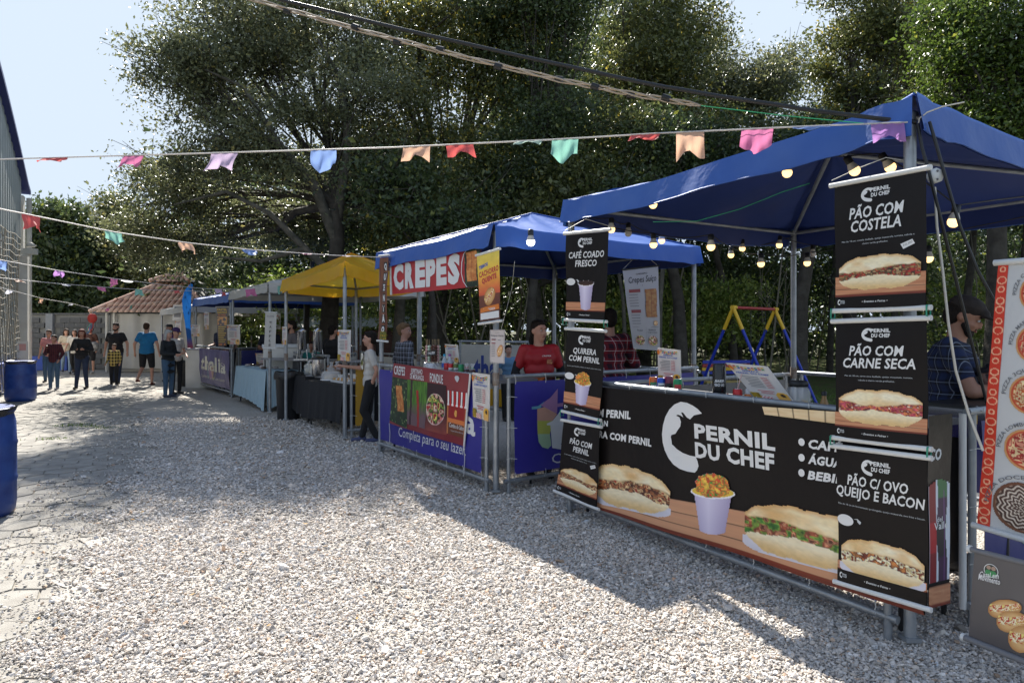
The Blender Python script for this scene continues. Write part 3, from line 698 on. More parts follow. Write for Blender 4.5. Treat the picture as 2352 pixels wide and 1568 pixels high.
# sports net hung in front of the hall
net = MB(); nA = P0+fd*2.7-bk*0.25; rr = random.Random(2)
for i in range(24):
    p = nA+fd*(i*0.16); net.tube([p+Vector((0, 0, z))-bk*(0.04*math.sin(z*2+i)) for z in (0.1, 1, 2, 3, 3.9)], 0.012, 3, caps=False)
for j in range(24):
    z = 0.15+j*0.163; net.tube([nA+fd*(i*0.37)+Vector((0, 0, z+0.03*math.sin(i*1.7+j)))-bk*(0.04*math.sin(z*2+i*.37)) for i in range(11)], 0.012, 3, caps=False)
o = net.build('sports_net', mat('net_cord', (0.25, 0.23, 0.19), rough=0.9)); tag(o, 'pale knotted cord net hanging in front of the grey hall', 'net')

# block wall behind the walkers
wA = D(56, 800, 26); wB = D(252, 800, 26); wl_ = thing('block_wall', 'grey concrete block wall with a pier, behind the walkers', 'wall', horiz(wA))
L = wB.x-wA.x; b = MB(); b.box(((wA.x+wB.x)/2, 26.08, 1.04), (L, 0.10, 2.08)); b.build('mortar_core', M_MORTAR, wl_)
bmesh_blk = None; bw, bh = 0.39, 0.19; rows = 10
pro = MB(); pro.box((0, 0, 0), (bw-0.014, 0.14, bh-0.014)); pro = pro.mesh('block'); pro.materials.append(M_BLOCK)
for j in range(rows):
    off = 0.2 if j % 2 else 0
    i = 0
    while True:
        x = i*bw+off+bw/2
        if x+bw/2 > L: break
        if abs(x-1.03) > 0.3:
            o = link('block', pro, wl_); o.location = (x, 0.03+random.uniform(-.004, .004), 0.1+j*(bh+.005)+0.02); o.scale = (1, 1, 1)
        i += 1
b = MB(); b.box((wA.x+1.03, 25.96, 1.06), (0.26, 0.2, 2.12)); b.build('pier', mat('pier_render', (0.24, 0.25, 0.26), rough=0.9, bump=.2), wl_)
b = MB(); b.box(((wA.x+wB.x)/2, 26.06, 2.12), (L, 0.2, 0.06)); b.build('coping', M_BLOCK, wl_)
b = MB(); b.box((wA.x+0.95, 25.7, 0.26), (1.9, 0.3, 0.52)); o = b.build('blue_kerb', M_BLUEP); tag(o, 'low blue-painted kerb at the foot of the block wall', 'kerb')
# folding wall net / white sheet on a line in front of the block wall
# kiosk with clay tile roof
KY = 24.4; kx = (345-CX)/F*KY; kc = Vector((kx, KY+2.1, 0)); kiosk = thing('tiled_kiosk', 'white-walled kiosk with a two-tier orange clay tile roof', 'kiosk', kc)
M_TILE = mat('clay_tile', (0.40, 0.17, 0.11), rough=0.85, c2=(0.62, 0.46, 0.36), vscale=2.2, detail=7, bump=.2, bscale=40)
M_TARP = mat('white_tarpaulin', (0.52, 0.51, 0.48), rough=0.55, c2=(0.44, 0.43, 0.40), vscale=1.5, transl=0.12)
ez = EYE+(HY-718)/F*KY; tz = EYE+(HY-652)/F*(KY+1.8); hw = 2.15; tw = 0.45
b = MB(); b.box(kc+Vector((0, 0, 1.0)), (3.3, 3.3, 2.0)); b.build('wall', M_WHITEP, kiosk)
b = MB()
def kt(u, v):
    x = -1.55+u*4.2; return kc+Vector((x, -1.9+0.05*math.sin(u*21+v)+0.03*math.sin(u*53), 0.12+v*(ez-0.15)))
b.grid(lambda u, v: kt(u, 1-v), 60, 6); b.build('tarpaulin_screen', M_TARP, kiosk)
for x in (-1.62, -1.35, 2.6): MB().tube([kc+Vector((x, -1.98, 0)), kc+Vector((x, -1.98, ez))], .05, 8).build('post', M_WHITEP, kiosk)
def slope_faces(c, hw, ez, tw, tz, name):
    b = MB(); lo = [c+Vector((sx*hw, sy*hw, ez)) for sx, sy in ((-1, -1), (1, -1), (1, 1), (-1, 1))]; hi = [c+Vector((sx*tw, sy*tw, tz)) for sx, sy in ((-1, -1), (1, -1), (1, 1), (-1, 1))]
    b.add(lo+hi, [(0, 1, 5, 4), (1, 2, 6, 5), (2, 3, 7, 6), (3, 0, 4, 7), (4, 5, 6, 7), (3, 2, 1, 0)]); return b.build(name, M_MORTAR, kiosk)
roof = slope_faces(kc, hw, ez, tw, tz, 'roof')
tm = MB(); sg = 6; vs = []
for i in range(2):
    for k in range(sg+1):
        a = math.pi*k/sg; r = 0.085 if i == 0 else 0.068; vs.append((r*math.cos(a), (-0.24 if i == 0 else .24), r*math.sin(a)*0.9+(0.0 if i else 0.022)))
tm.add(vs, [(k, k+1, sg+2+k, sg+1+k) for k in range(sg)]+[tuple(range(sg, -1, -1))], True); tm = tm.mesh('roof_tile'); tm.materials.append(M_TILE)
def lay_tiles(c, hw, ez, tw, tz, faces, parent):
    run = hw-tw; rise = tz-ez; SL = math.hypot(run, rise); th = math.atan2(rise, run)
    for (dx, dy) in faces:
        nrow = max(1, int(SL/0.38)); sp = 0.2
        for j in range(nrow):
            t = (j+0.5)/nrow; half = hw+(tw-hw)*t; ncol = int(half/sp)
            for i in range(-ncol, ncol+1):
                w = i*sp; d = hw-run*t
                if dy: p = c+Vector((w, dy*d, ez+rise*t+0.02)); rz = 0 if dy < 0 else math.pi
                else: p = c+Vector((dx*d, w, ez+rise*t+0.02)); rz = math.pi/2 if dx > 0 else -math.pi/2
                o = link('roof_tile', tm, parent); o.location = p-kc; o.rotation_euler = (th+random.gauss(0, .015), 0, rz+random.gauss(0, .02)); o.rotation_euler.rotate_axis('X', 0)
lay_tiles(kc, hw, ez, tw, tz, [(0, -1), (-1, 0)], roof)
ez2 = tz+0.06; tz2 = EYE+(HY-628)/F*(KY+2.1)
roof2 = slope_faces(kc, 0.72, ez2, 0.05, tz2, 'lantern_roof'); lay_tiles(kc, 0.72, ez2, 0.05, tz2, [(0, -1), (-1, 0)], roof2)
b = MB()
for sx in (-1, 1):
    pts = [kc+Vector((sx*hw, -hw, ez+.03)), kc+Vector((sx*tw, -tw, tz+.04))]; b.tube(pts, .08, 8); b.tube([kc+Vector((sx*.75, -.75, ez2+.03)), kc+Vector((sx*.05, -.05, tz2+.04))], .07, 8)
b.build('hip_ridge', M_TILE, kiosk)

# blue barrels
M_BARREL = mat('blue_plastic', (0.006, 0.028, 0.17), rough=0.45, c2=(0.022, 0.065, 0.25), vscale=7, spec=0.5, detail=10, bump=.2, bscale=25)
M_BAG = mat('black_bag', (0.012, 0.012, 0.014), rough=0.32, bump=0.8, bscale=25)
def barrel(label, c, r, h):
    t = thing('plastic_barrel', label, 'barrel', c, 0, 'blue barrels used as bins'); b = MB()
    b.lathe(c, [(r*.88, 0), (r*.97, .04*h), (r, .12*h), (r*1.0, .30*h), (r*1.025, .33*h), (r, .36*h), (r, .63*h), (r*1.025, .66*h), (r, .69*h), (r*.98, .86*h), (r*.92, .95*h), (r*.92, h)], 40); b.build('body', M_BARREL, t)
    b = MB(); b.lathe(c, [(r*.95, .945*h), (r*.99, .965*h), (r*.98, .985*h), (r*.95, .995*h), (r*.86, h*.985), (r*.8, h*.9)], 40); b.build('rim', M_NAVYT, t)
    b = MB(); b.grid(lambda u, v: c+Vector((math.cos(u*2*math.pi)*r*(0.9+.13*math.sin(v*3.1)+.01*math.sin(u*40)), math.sin(u*2*math.pi)*r*(0.9+.13*math.sin(v*3.1)), h*(0.93+.085*math.sin(v*3.0))-v*.03+.008*math.sin(u*31))), 60, 6); b.build('bin_liner', M_BAG, t)
c = G(32, 922); barrel('blue plastic barrel standing further off, in front of the grey hall', Vector((c.x, c.y+.2, 0)), 0.29, 0.86)
c = G(-122, 1205); barrel('blue plastic barrel cut off by the left picture edge, lined with a black bag', Vector((c.x+0.0, c.y+.24, 0)), 0.31, 0.90)
# white notice taped low on the pillar
s = Sheet(thing('paper_notice', 'faded paper notice fixed low on the white pillar of the hall', 'notice', horiz(D(50, 790, 17.5))), [D(39, 783, 17.5), D(65, 783, 17.5), D(65, 826, 17.5), D(39, 826, 17.5)])
s.base(mat('paper', (0.60, 0.58, 0.55), rough=0.8)); s.rects('printed_block', [(.2, .15, .8, .5)], mat('faded_pink', (0.55, 0.30, 0.28), rough=.8))
# ================================================================ stalls: tube frames, canopies, barriers
M_GALV = mat('galvanised_steel', (0.36, 0.38, 0.40), rough=0.42, metal=0.55, c2=(0.24, 0.26, 0.28), vscale=9, detail=8)
M_RUST = mat('rusty_joint', (0.16, 0.09, 0.05), rough=0.85, c2=(0.28, 0.26, 0.24), vscale=20)
M_BLUET = mat('blue_tarpaulin', (0.020, 0.095, 0.40), rough=0.48, c2=(0.05, 0.13, 0.42), vscale=2.6, detail=9, transl=0.10, bump=.35, bscale=7)
M_YELT = mat('yellow_tarpaulin', (0.95, 0.50, 0.02), rough=0.35, c2=(0.95, 0.60, 0.05), vscale=1.6, transl=0.55, bump=.2, bscale=7, coat=.15)
M_WHT = mat('offwhite_tarpaulin', (0.62, 0.60, 0.55), rough=0.5, c2=(0.52, 0.50, 0.45), vscale=1.2, transl=0.3, bump=.2, bscale=7)
M_TIE = mat('tie_cord', (0.6, 0.6, 0.58), rough=0.7)
M_WHITE = mat('white_vinyl', (0.70, 0.70, 0.69), rough=0.5)
M_PUR = mat('purple_vinyl', (0.030, 0.026, 0.27), rough=0.42, c2=(0.025, 0.02, 0.22), vscale=1.5, bump=.12, bscale=9, coat=.1)
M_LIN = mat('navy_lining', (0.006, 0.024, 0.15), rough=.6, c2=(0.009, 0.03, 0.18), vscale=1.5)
class Stall: pass
def stall(FL, FR, depth, zt, val, peak, skew=None):
    s = Stall(); s.FL, s.FR = horiz(FL), horiz(FR); s.u = (s.FR-s.FL).normalized(); s.v = Vector((-s.u.y, s.u.x, 0)); s.n = -s.v
    w_ = skew if skew is not None else s.v; s.BL = s.FL+w_*depth; s.BR = s.FR+w_*depth; s.zt, s.val, s.peak, s.depth = zt, val, peak, depth; return s
def canopy(s, label, m, group='canopy tents of the food stalls', zc=None, drape=0.03, over=0.06, seed=0, poles=(1, 1, 1, 1), lift=(0, 0, 0, 0), lining=None):
    c0 = (s.FL+s.FR+s.BL+s.BR)/4; t = thing('canopy_tent', label, 'canopy', s.FL, 0, group)
    cs = []
    for k, p in enumerate((s.FL, s.FR, s.BR, s.BL)):
        d = (p-c0).normalized(); q = p+d*over; cs.append(Vector((q.x, q.y, s.zt+lift[k])))
    apex = Vector((c0.x, c0.y, s.peak)); N1 = 26; b = MB(); val = MB()
    for k in range(4):
        a, c = cs[k], cs[(k+1) % 4]; out = ((a+c)/2-Vector((c0.x, c0.y, s.zt))); out.z = 0; out.normalize()
        def roofp(u, w, a=a, c=c):
            e = a.lerp(c, u); p = e.lerp(apex, w); ed = 4*u*(1-u)
            p.z -= 0.09*ed*(1-w)*w*4*0.6+drape*ed*(1-w)**3; p.z += 0.008*math.sin(u*11+w*9+seed)*(1-w)*ed+0.012*math.sin(u*37+w*14+seed)*w*(1-w)*4*.5+0.022*math.sin(u*6.28*3+seed)*(1-w)**2*w*4+0.014*math.sin(u*61-w*20+seed)*(1-w)*max(0, 1-6*u*(1-u))
            return p
        b.grid(lambda u, w: roofp(u, 1-w), N1, 10)
        def vp(u, w, a=a, c=c, out=out, k=k):
            p = roofp(u, 0); h = s.val*(1-0.13*math.sin(math.pi*u)+0.015*math.sin(u*17+seed+k)); q = p+Vector((0, 0, -h*w))+out*(0.012+0.010*w*math.sin(u*13+seed+k)*min(1, 4*u*(1-u)*3)+.006*w*math.sin(u*47+seed)+.020*w*math.sin(u*90+seed*3)*max(0, 1-9*u*(1-u))+.03*w)
            return q
        val.grid(lambda u, w: vp(u, w), 40, 5)
        MB().tube([vp(q/40, 1) for q in range(41)], .0045, 5).build('hem', m, t)
        MB().tube([a.lerp(apex, q/8)+Vector((0, 0, .004-.05*math.sin(math.pi*q/8)*0)) for q in range(9)], .006, 5).build('ridge_seam', m, t)
    b.build('roof_tarpaulin', m, t)
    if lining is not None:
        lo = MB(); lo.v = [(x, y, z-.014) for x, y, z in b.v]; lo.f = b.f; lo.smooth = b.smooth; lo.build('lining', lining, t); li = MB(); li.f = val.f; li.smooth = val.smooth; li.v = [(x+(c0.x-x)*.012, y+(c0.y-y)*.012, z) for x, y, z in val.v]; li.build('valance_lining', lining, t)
    val.build('valance', m, t)
    fr = MB(); z0 = s.zt-0.05; ring = [Vector((p.x, p.y, z0+lift[k]*.6)) for k, p in enumerate((s.FL, s.FR, s.BR, s.BL))]
    for k in range(4):
        a_, c_ = ring[k], ring[(k+1) % 4]; o = MB().tube([a_, c_], 0.019, 8).build('eave_tube', M_GALV, t)
        o2 = MB().tube([a_, a_.lerp(apex, .97)+Vector((0, 0, -.06))], 0.019, 8).build('rafter', M_GALV, t)
    for k, p in enumerate((s.FL, s.FR, s.BR, s.BL)):
        if poles[k]:
            q = MB(); q.tube([Vector((p.x, p.y, 0.03)), Vector((p.x, p.y, z0+lift[k]*.6))], 0.028, 12)
            po = q.build('pole', M_GALV, t)
            MB().box(Vector((p.x, p.y, .035)), (.075, .075, .02)).build('foot_plate', M_GALV, po)
            MB().tube([Vector((p.x, p.y, 1.02)), Vector((p.x, p.y, 1.14))], 0.034, 12).build('sleeve', M_RUST, po)
    t['stall'] = label[:0] or 'x'; del t['stall']
    return t
def barrier(label, A, Bp, h=1.10, zb=0.12, sheet=None, side=1, group='tube barriers round the stalls', ztop=None, inset=.03, rip=0.006, ties=True, seed=0, name='barrier', sh=0.94):
    A, Bp = horiz(A), horiz(Bp); d = (Bp-A).normalized(); n = Vector((d.y, -d.x, 0)); n = n if side > 0 else -n
    t = thing(name, label, 'barrier', A, 0, group); L = (Bp-A).length
    z1, z0 = Vector((0, 0, h)), Vector((0, 0, zb))
    MB().tube([A+z1, Bp+z1], .0215, 10).build('top_rail', M_GALV, t); MB().tube([A+z0, Bp+z0], .0215, 10).build('bottom_rail', M_GALV, t)
    for p in (A+d*.05, Bp-d*.05):
        MB().tube([p+Vector((0, 0, .0)), p+Vector((0, 0, h+.01))], .0205, 10).build('upright', M_GALV, t)
    S = None
    if sheet:
        a, b_ = A+d*.10, Bp-d*.10; off = n*inset; ztp = h-.05; zbt = zb+.06
        c = [a+off+Vector((0, 0, ztp)), b_+off+Vector((0, 0, ztp)), b_+off+Vector((0, 0, zbt)), a+off+Vector((0, 0, zbt))]
        if n.dot(Vector((a.x, a.y, 0))) > 0: pass
        S = Sheet(t, c, rip=rip, seed=seed)
        if S.n.dot(n) < 0: S.c = [c[1], c[0], c[3], c[2]]; S.n = -S.n
        S.base(sheet)
        if ties:
            nt_ = max(3, int(L/.36))
            tb = MB()
            for i in range(nt_+1):
                p = a.lerp(b_, i/nt_)
                for zz, rz in ((h, ztp-.02), (zb, zbt+.02)):
                    tb.tube([p+n*.03+Vector((0, 0, zz+.022)), p+n*.034+Vector((0.008, 0, (zz+rz)/2)), p+off+n*.012+Vector((0, 0, rz))], .0028, 4); tb.tube([p-n*.024+Vector((0, 0, zz)), p+n*.0+Vector((0, 0, zz+.024)), p+n*.026+Vector((0, 0, zz))], .0028, 4)
            for p in (a, b_):
                for q in range(3):
                    zz = zbt+(ztp-zbt)*(q+.5)/3; e = -d if p is a else d
                    tb.tube([p+off+n*.01-e*.02+Vector((0, 0, zz)), p+n*.025+e*.05+Vector((0, 0, zz+.01)), p+e*.075+Vector((0, 0, zz))], .0028, 4)
            tb.build('cable_tie', M_TIE, t)['kind'] = 'stuff'
    return t, S

S1 = stall(G(1312, 1172), G(2090, 1480), 2.9, 2.62, 0.19, 2.98)
S2 = stall(G(876, 1038), G(1139, 1134.5), 2.75, 2.50, 0.20, 2.95)
S3 = stall(G(657, 967), G(792, 1010), 1.8, 2.36, 0.19, 2.80, Vector((.45, .89, 0)))
S4 = stall(G(535, 912), G(620, 950), 3.0, 2.40, 0.19, 2.80)
S5 = stall(G(450, 886), G(530, 909), 3.0, 2.36, 0.2, 2.7)
S6 = stall(G(372, 857), G(436, 881), 3.0, 2.22, 0.2, 2.55)
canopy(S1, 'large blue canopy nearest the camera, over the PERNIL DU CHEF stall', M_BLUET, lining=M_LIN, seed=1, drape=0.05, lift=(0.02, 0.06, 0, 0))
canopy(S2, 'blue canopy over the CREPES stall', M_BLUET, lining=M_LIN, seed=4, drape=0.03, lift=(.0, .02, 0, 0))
canopy(S3, 'glossy yellow canopy, sunlit from above', M_YELT, seed=7, lift=(0, .12, 0, 0), drape=0.06)
canopy(S4, 'off-white canopy beside the yellow one', M_WHT, seed=9)
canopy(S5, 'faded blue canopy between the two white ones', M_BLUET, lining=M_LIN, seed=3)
canopy(S6, 'furthest off-white canopy, next to the tiled kiosk', M_WHT, seed=5)

# ---- the logo on the rental barriers: word and slogan
M_PALE = mat('pale_print', (0.55, 0.58, 0.60), rough=.45); M_CREAM = mat('cream_print', (0.68, 0.66, 0.55), rough=.45)
LG = [mat('logo_teal', (0.10, 0.28, 0.38), rough=.45), mat('logo_mauve', (0.30, 0.16, 0.32), rough=.45), mat('logo_peach', (0.45, 0.26, 0.20), rough=.45), mat('logo_lime', (0.35, 0.38, 0.08), rough=.45), mat('logo_green', (0.28, 0.42, 0.28), rough=.45)]
def big_t(S, u, v, w, hgt, both=True):
    """the overlapping letter t mark, built from coloured pieces; w,hgt in u,v units"""
    f = lambda x, y: (u+w*x, v+hgt*y)
    stem = [(.30, .28), (.70, .0), (.70, .28)]
    S.poly('logo_piece', [f(0, .30), f(.22, .28), f(.30, .22), f(.18, .34), f(0, .34)], LG[0])
    S.poly('logo_piece', [f(.20, .29), f(.45, .17), f(.66, 0), f(.66, .44), f(.42, .40)], LG[1])
    S.poly('logo_piece', [f(.15, .34), f(.34, .24), f(.42, .40), f(.60, .46), f(.58, .52), f(.15, .50)], LG[2])
    S.poly('logo_piece', [f(.15, .50), f(.50, .52), f(.44, .74), f(.15, .76)], LG[3])
    S.poly('logo_piece', [f(.15, .76), f(.44, .74), f(.50, .88), f(.62, .98), f(.45, 1.0), f(.26, .96), f(.17, .88)], LG[4])
    S.poly('logo_piece', [f(.66, .28), f(.95, .28), f(.95, .34), f(.66, .34)], LG[1])
    if both: S.poly('logo_piece', [f(.42, .62), f(.58, .58), f(.76, .44), f(.76, .60), f(1.0, .60), f(1.0, .65), f(.76, .65), f(.76, .88), f(.82, .94), f(.95, .90), f(.80, 1.0), f(.62, .98), f(.53, .88), f(.53, .66), f(.42, .66)], M_PALE)
def thalia(S, u0=.06, u1=.94, v0=.2, v1=.66, ink=None, slogan=True, mark=True):
    ink = ink or M_CREAM
    if mark:
        for k, (uu, mm) in enumerate(((.33, LG[0]), (.42, LG[1]), (.50, LG[2]), (.58, LG[3]))): S.disc('logo_piece', u0+(u1-u0)*uu, v1+.02, .05, mm)
    S.text('thalia', u0, v1, u1, ink, hv=(v1-v0), bold=.035)
    if slogan: S.text('Completa para o seu lazer', u0+.03, v1+.22, u1-.03, ink, hv=.085, bold=0, shear=.25)

# ---- stall 1 barriers (nearest)
e = S1
n1 = e.n
bf, s_ = barrier('long barrier with purple sheet under the big PERNIL DU CHEF banner', e.FL+e.n*.05, e.FR+e.n*.05-e.u*.03, sheet=M_PUR, side=1, h=1.12, inset=.02, seed=2)
br, s_r = barrier('barrier with dark blue sheet on the right side of the nearest stall', e.FR+e.u*.05+e.v*.43, e.BR+e.u*.05, sheet=mat('dark_blue_vinyl', (0.025, 0.03, 0.16), rough=.45, bump=.1, bscale=9), side=1, h=1.12, seed=5)
big_t(s_r, .12, .25, .35, .6)
s_r.text('Completa para', .0, .2, .3, M_PALE, hv=.08, shear=.25)
bl, s_l = barrier('left side barrier of the nearest stall, its rail seen behind the counter', e.FL-e.u*.06+e.v*.1, e.BL-e.u*.06, h=1.06, sheet=mat('grey_sheet', (0.16, 0.16, 0.16), rough=.5), side=1)
bm_ = (e.BL+e.BR)/2
bb, s_b = barrier('back barrier with dark blue sheet behind the snack jar', e.BL+e.u*1.0, e.BR, h=1.12, sheet=MATS['dark_blue_vinyl'], side=1, seed=6); big_t(s_b, .05, .3, .3, .62)
barrier('short bare barrier beside the back pole of the nearest stall', e.BL+e.v*.06, e.BL+e.u*.95+e.v*.06, h=1.08, zb=.2)
# ---- stall 2
e = S2
bf2, s2 = barrier('front barrier with purple sheet reading Completa para o seu lazer', e.FL+e.n*.04, e.FR+e.n*.04-e.u*.05, h=1.10, sheet=M_PUR, side=1, inset=.02, seed=1)
tA = s2.uv(990, 993 if False else 996); s2.textpx('Completa para o seu lazer.', 917, 1001, 1071, 1046, 21, M_WHITE, bold=.0, shear=.15)
s2.textpx('a', 1066, 990, 1092, 1004, 56, M_WHITE, bold=.03)
br2, s2r = barrier('barrier with purple sheet and a large letter t, right side of the CREPES stall', e.FR+e.u*.05+e.v*.06, e.BR+e.u*.05, h=1.10, sheet=M_PUR, side=1, seed=3)
# the mark as seen: pieces placed on the sheet
def pz(S, pts, m): S.polypx('logo_piece', pts, m)
pz(s2r, [(1222, 934), (1236, 932), (1249, 921), (1240, 938), (1222, 940)], LG[0])
pz(s2r, [(1240, 930), (1262, 913), (1279, 892), (1279, 948), (1262, 946), (1249, 934)], LG[1])
pz(s2r, [(1234, 939), (1249, 934), (1262, 946), (1279, 950), (1268, 966), (1234, 966)], LG[2])
pz(s2r, [(1234, 966), (1268, 966), (1262, 996), (1234, 996)], LG[3])
pz(s2r, [(1234, 996), (1262, 996), (1266, 1022), (1258, 1030), (1244, 1026), (1236, 1014)], LG[4])
pz(s2r, [(1279, 926), (1312, 922), (1312, 930), (1279, 934)], LG[1])
pz(s2r, [(1255, 972), (1268, 966), (1285, 945), (1288, 966), (1320, 964), (1320, 973), (1288, 974), (1288, 1020), (1310, 1016), (1290, 1032), (1268, 1028), (1263, 976), (1255, 976)], M_PALE)
s2r.textpx('Completa', 1268, 1062, 1400, 1070, 22, M_PALE, bold=0, shear=.2)
bb2, s2b = barrier('white back barrier lettered thalia with yellow lower band, behind the CREPES stall', horiz(D(1052, 800, 12.6)), horiz(D(1222, 800, 11.7)), h=1.32, sheet=M_WHT, side=1)
thalia(s2b, .2, .85, .18, .62, mat('navy_print', (0.03, 0.06, 0.28), rough=.5), slogan=False, mark=False); s2b.rect('yellow_band', 0, .72, 1, 1, MATS['yellow_tarpaulin'])
barrier('inner bare barrier crossing the CREPES stall behind the counter', e.BL+e.v*.1, e.BR+e.v*.1, h=1.05, zb=.3)
# ---- stall 3 (yellow): yellow sheet barrier by the girl
e = S3
M_OCH = mat('ochre_vinyl', (0.50, 0.28, 0.03), rough=.42, c2=(0.40, 0.23, 0.03), vscale=2, bump=.1, bscale=8)
ya = on_plane(815, 1010, e.FL, e.FR); 
bY, sY = barrier('short barrier with ochre yellow sheet behind the girl in the white shirt', G(799, 1008), G(864, 1003), h=1.08, sheet=M_OCH, side=1, seed=2)
sY.rects('eyelet', [(.05+.3*i, .02, .075+.3*i, .04) for i in range(4)]+[(.03, .02+.19*i, .05, .04+.19*i) for i in range(6)], mat('black_print', (0.012, 0.012, 0.012), rough=.5))
barrier('back rail barrier of the yellow stall with white sheet', e.BL+e.v*.1, e.BR+e.v*.1+e.u*.8, h=1.1, sheet=M_WHT, side=1)
barrier('side rail barrier between the yellow and the white stall', e.FL+e.v*1.0, e.BL, h=1.08, sheet=M_WHT, side=1, zb=.15)
barrier('bare barrier behind the black cloth table', e.FL+e.u*.5+e.v*1.2, e.FR+e.v*1.2+e.u*.2, h=.98, zb=.2)
# ---- stall 4, 5
e = S4
barrier('white framed barrier behind the pale blue table', e.FL+e.v*.9+e.u*.2, e.FR+e.v*.6-e.u*.1, h=1.08, sheet=mat('grey_vinyl', (0.10, 0.10, 0.11), rough=.5), side=1)
barrier('white sheet barrier right of the pale blue table', e.FR+e.u*.25+e.v*.7, S3.FL+e.v*.7+e.u*.1, h=1.08, sheet=M_WHT, side=1)
e = S5
bt, st5 = barrier('barrier with purple thalia banner at the corner of the fair lane', G(452, 888), G(533, 913.5), h=1.10, sheet=mat('violet_vinyl', (0.075, 0.06, 0.20), rough=.4, c2=(.06, .05, .17), vscale=2, bump=.5, bscale=5, coat=.1), side=1, rip=.012, seed=4)
thalia(st5, .16, .90, .22, .62, M_CREAM)
barrier('bare barrier behind the thalia corner, towards the pastel stall', S5.FR+S5.v*.1+S5.u*.1, S5.BR+S5.u*.1, h=1.1, sheet=MATS['dark_blue_vinyl'], side=1)
# ================================================================ printed banners, posters and menus
def crop(ox, oy, s): return lambda x, y: ((ox+x/s)/1.08843, (oy+y/s)/1.08843)
c3 = crop(920, 500, 2.0633); c4 = crop(1360, 540, 3.0158); c5 = crop(1380, 900, 2.3757); c6 = crop(2040, 380, 2.306); c7 = crop(2040, 1040, 2.35)
cA = crop(940, 780, 3.408); cB = crop(940, 600, 4.356); c2 = crop(440, 640, 3.267); cC = crop(1380, 560, 2.12); cD = crop(2260, 860, 4.127); cG = crop(680, 760, 4.357); cK = crop(420, 680, 4.357)
M_BLK = mat('black_vinyl', (0.010, 0.008, 0.008), rough=0.36, bump=.16, bscale=10, spec=.18)
M_INKW = mat('white_print', (0.74, 0.74, 0.73), rough=.45)
M_INKK = mat('black_print', (0.012, 0.012, 0.012), rough=.5)
M_BATT = mat('white_batten', (0.66, 0.66, 0.64), rough=.4)
M_RED = mat('red_print', (0.46, 0.022, 0.03), rough=.4, coat=.1); M_MAR = mat('maroon_print', (0.19, 0.012, 0.02), rough=.38, c2=(0.26, 0.02, 0.03), vscale=2.5, coat=.15)
M_BLUEI = mat('blue_ink', (0.03, 0.10, 0.42), rough=.5); M_REDI = mat('red_ink', (0.55, 0.05, 0.05), rough=.5); M_GREYI = mat('grey_ink', (0.16, 0.16, 0.17), rough=.6)
M_PAPER = mat('poster_paper', (0.66, 0.62, 0.57), rough=.6); M_YELI = mat('yellow_ink', (0.75, 0.48, 0.03), rough=.5); M_GRNI = mat('green_ink', (0.05, 0.28, 0.09), rough=.5); M_ORGI = mat('orange_ink', (0.70, 0.20, 0.03), rough=.5)
def rgb(*c): return np.array(c)/255.0
def mixc(a, b, t): t = np.clip(t, 0, 1)[:, None]; return a*(1-t)+b*t
def wood_fn(pale=0.0, rows=3.2):
    def f(x, y):
        n = fbm(x*3+3, y*26, 8, 3); line = np.abs(((y*rows) % 1)-.03) < .035; C = mixc(rgb(214, 158, 118), rgb(178, 112, 76), n*1.2-.1); C = mixc(C, rgb(240, 205, 170), np.full(len(x), pale)*n*1.4)
        C[line] *= .55; C[y > .88] = mixc(rgb(140, 58, 36), rgb(95, 38, 24), n)[y > .88]; return C, np.ones(len(x), bool)
    return f
FILL = {'meat': [(120, 62, 38), (176, 112, 70), (92, 40, 28), (214, 180, 130), (150, 36, 26)], 'green': [(58, 110, 42), (120, 150, 60), (150, 74, 52), (196, 132, 98), (94, 44, 30)],
        'red': [(150, 40, 58), (190, 78, 92), (206, 120, 70), (120, 28, 44), (226, 190, 170)], 'egg': [(130, 52, 34), (232, 214, 160), (236, 226, 196), (110, 42, 26), (190, 120, 60)], 'beef': [(104, 82, 52), (150, 118, 72), (168, 44, 34), (78, 58, 36), (196, 160, 112)]}
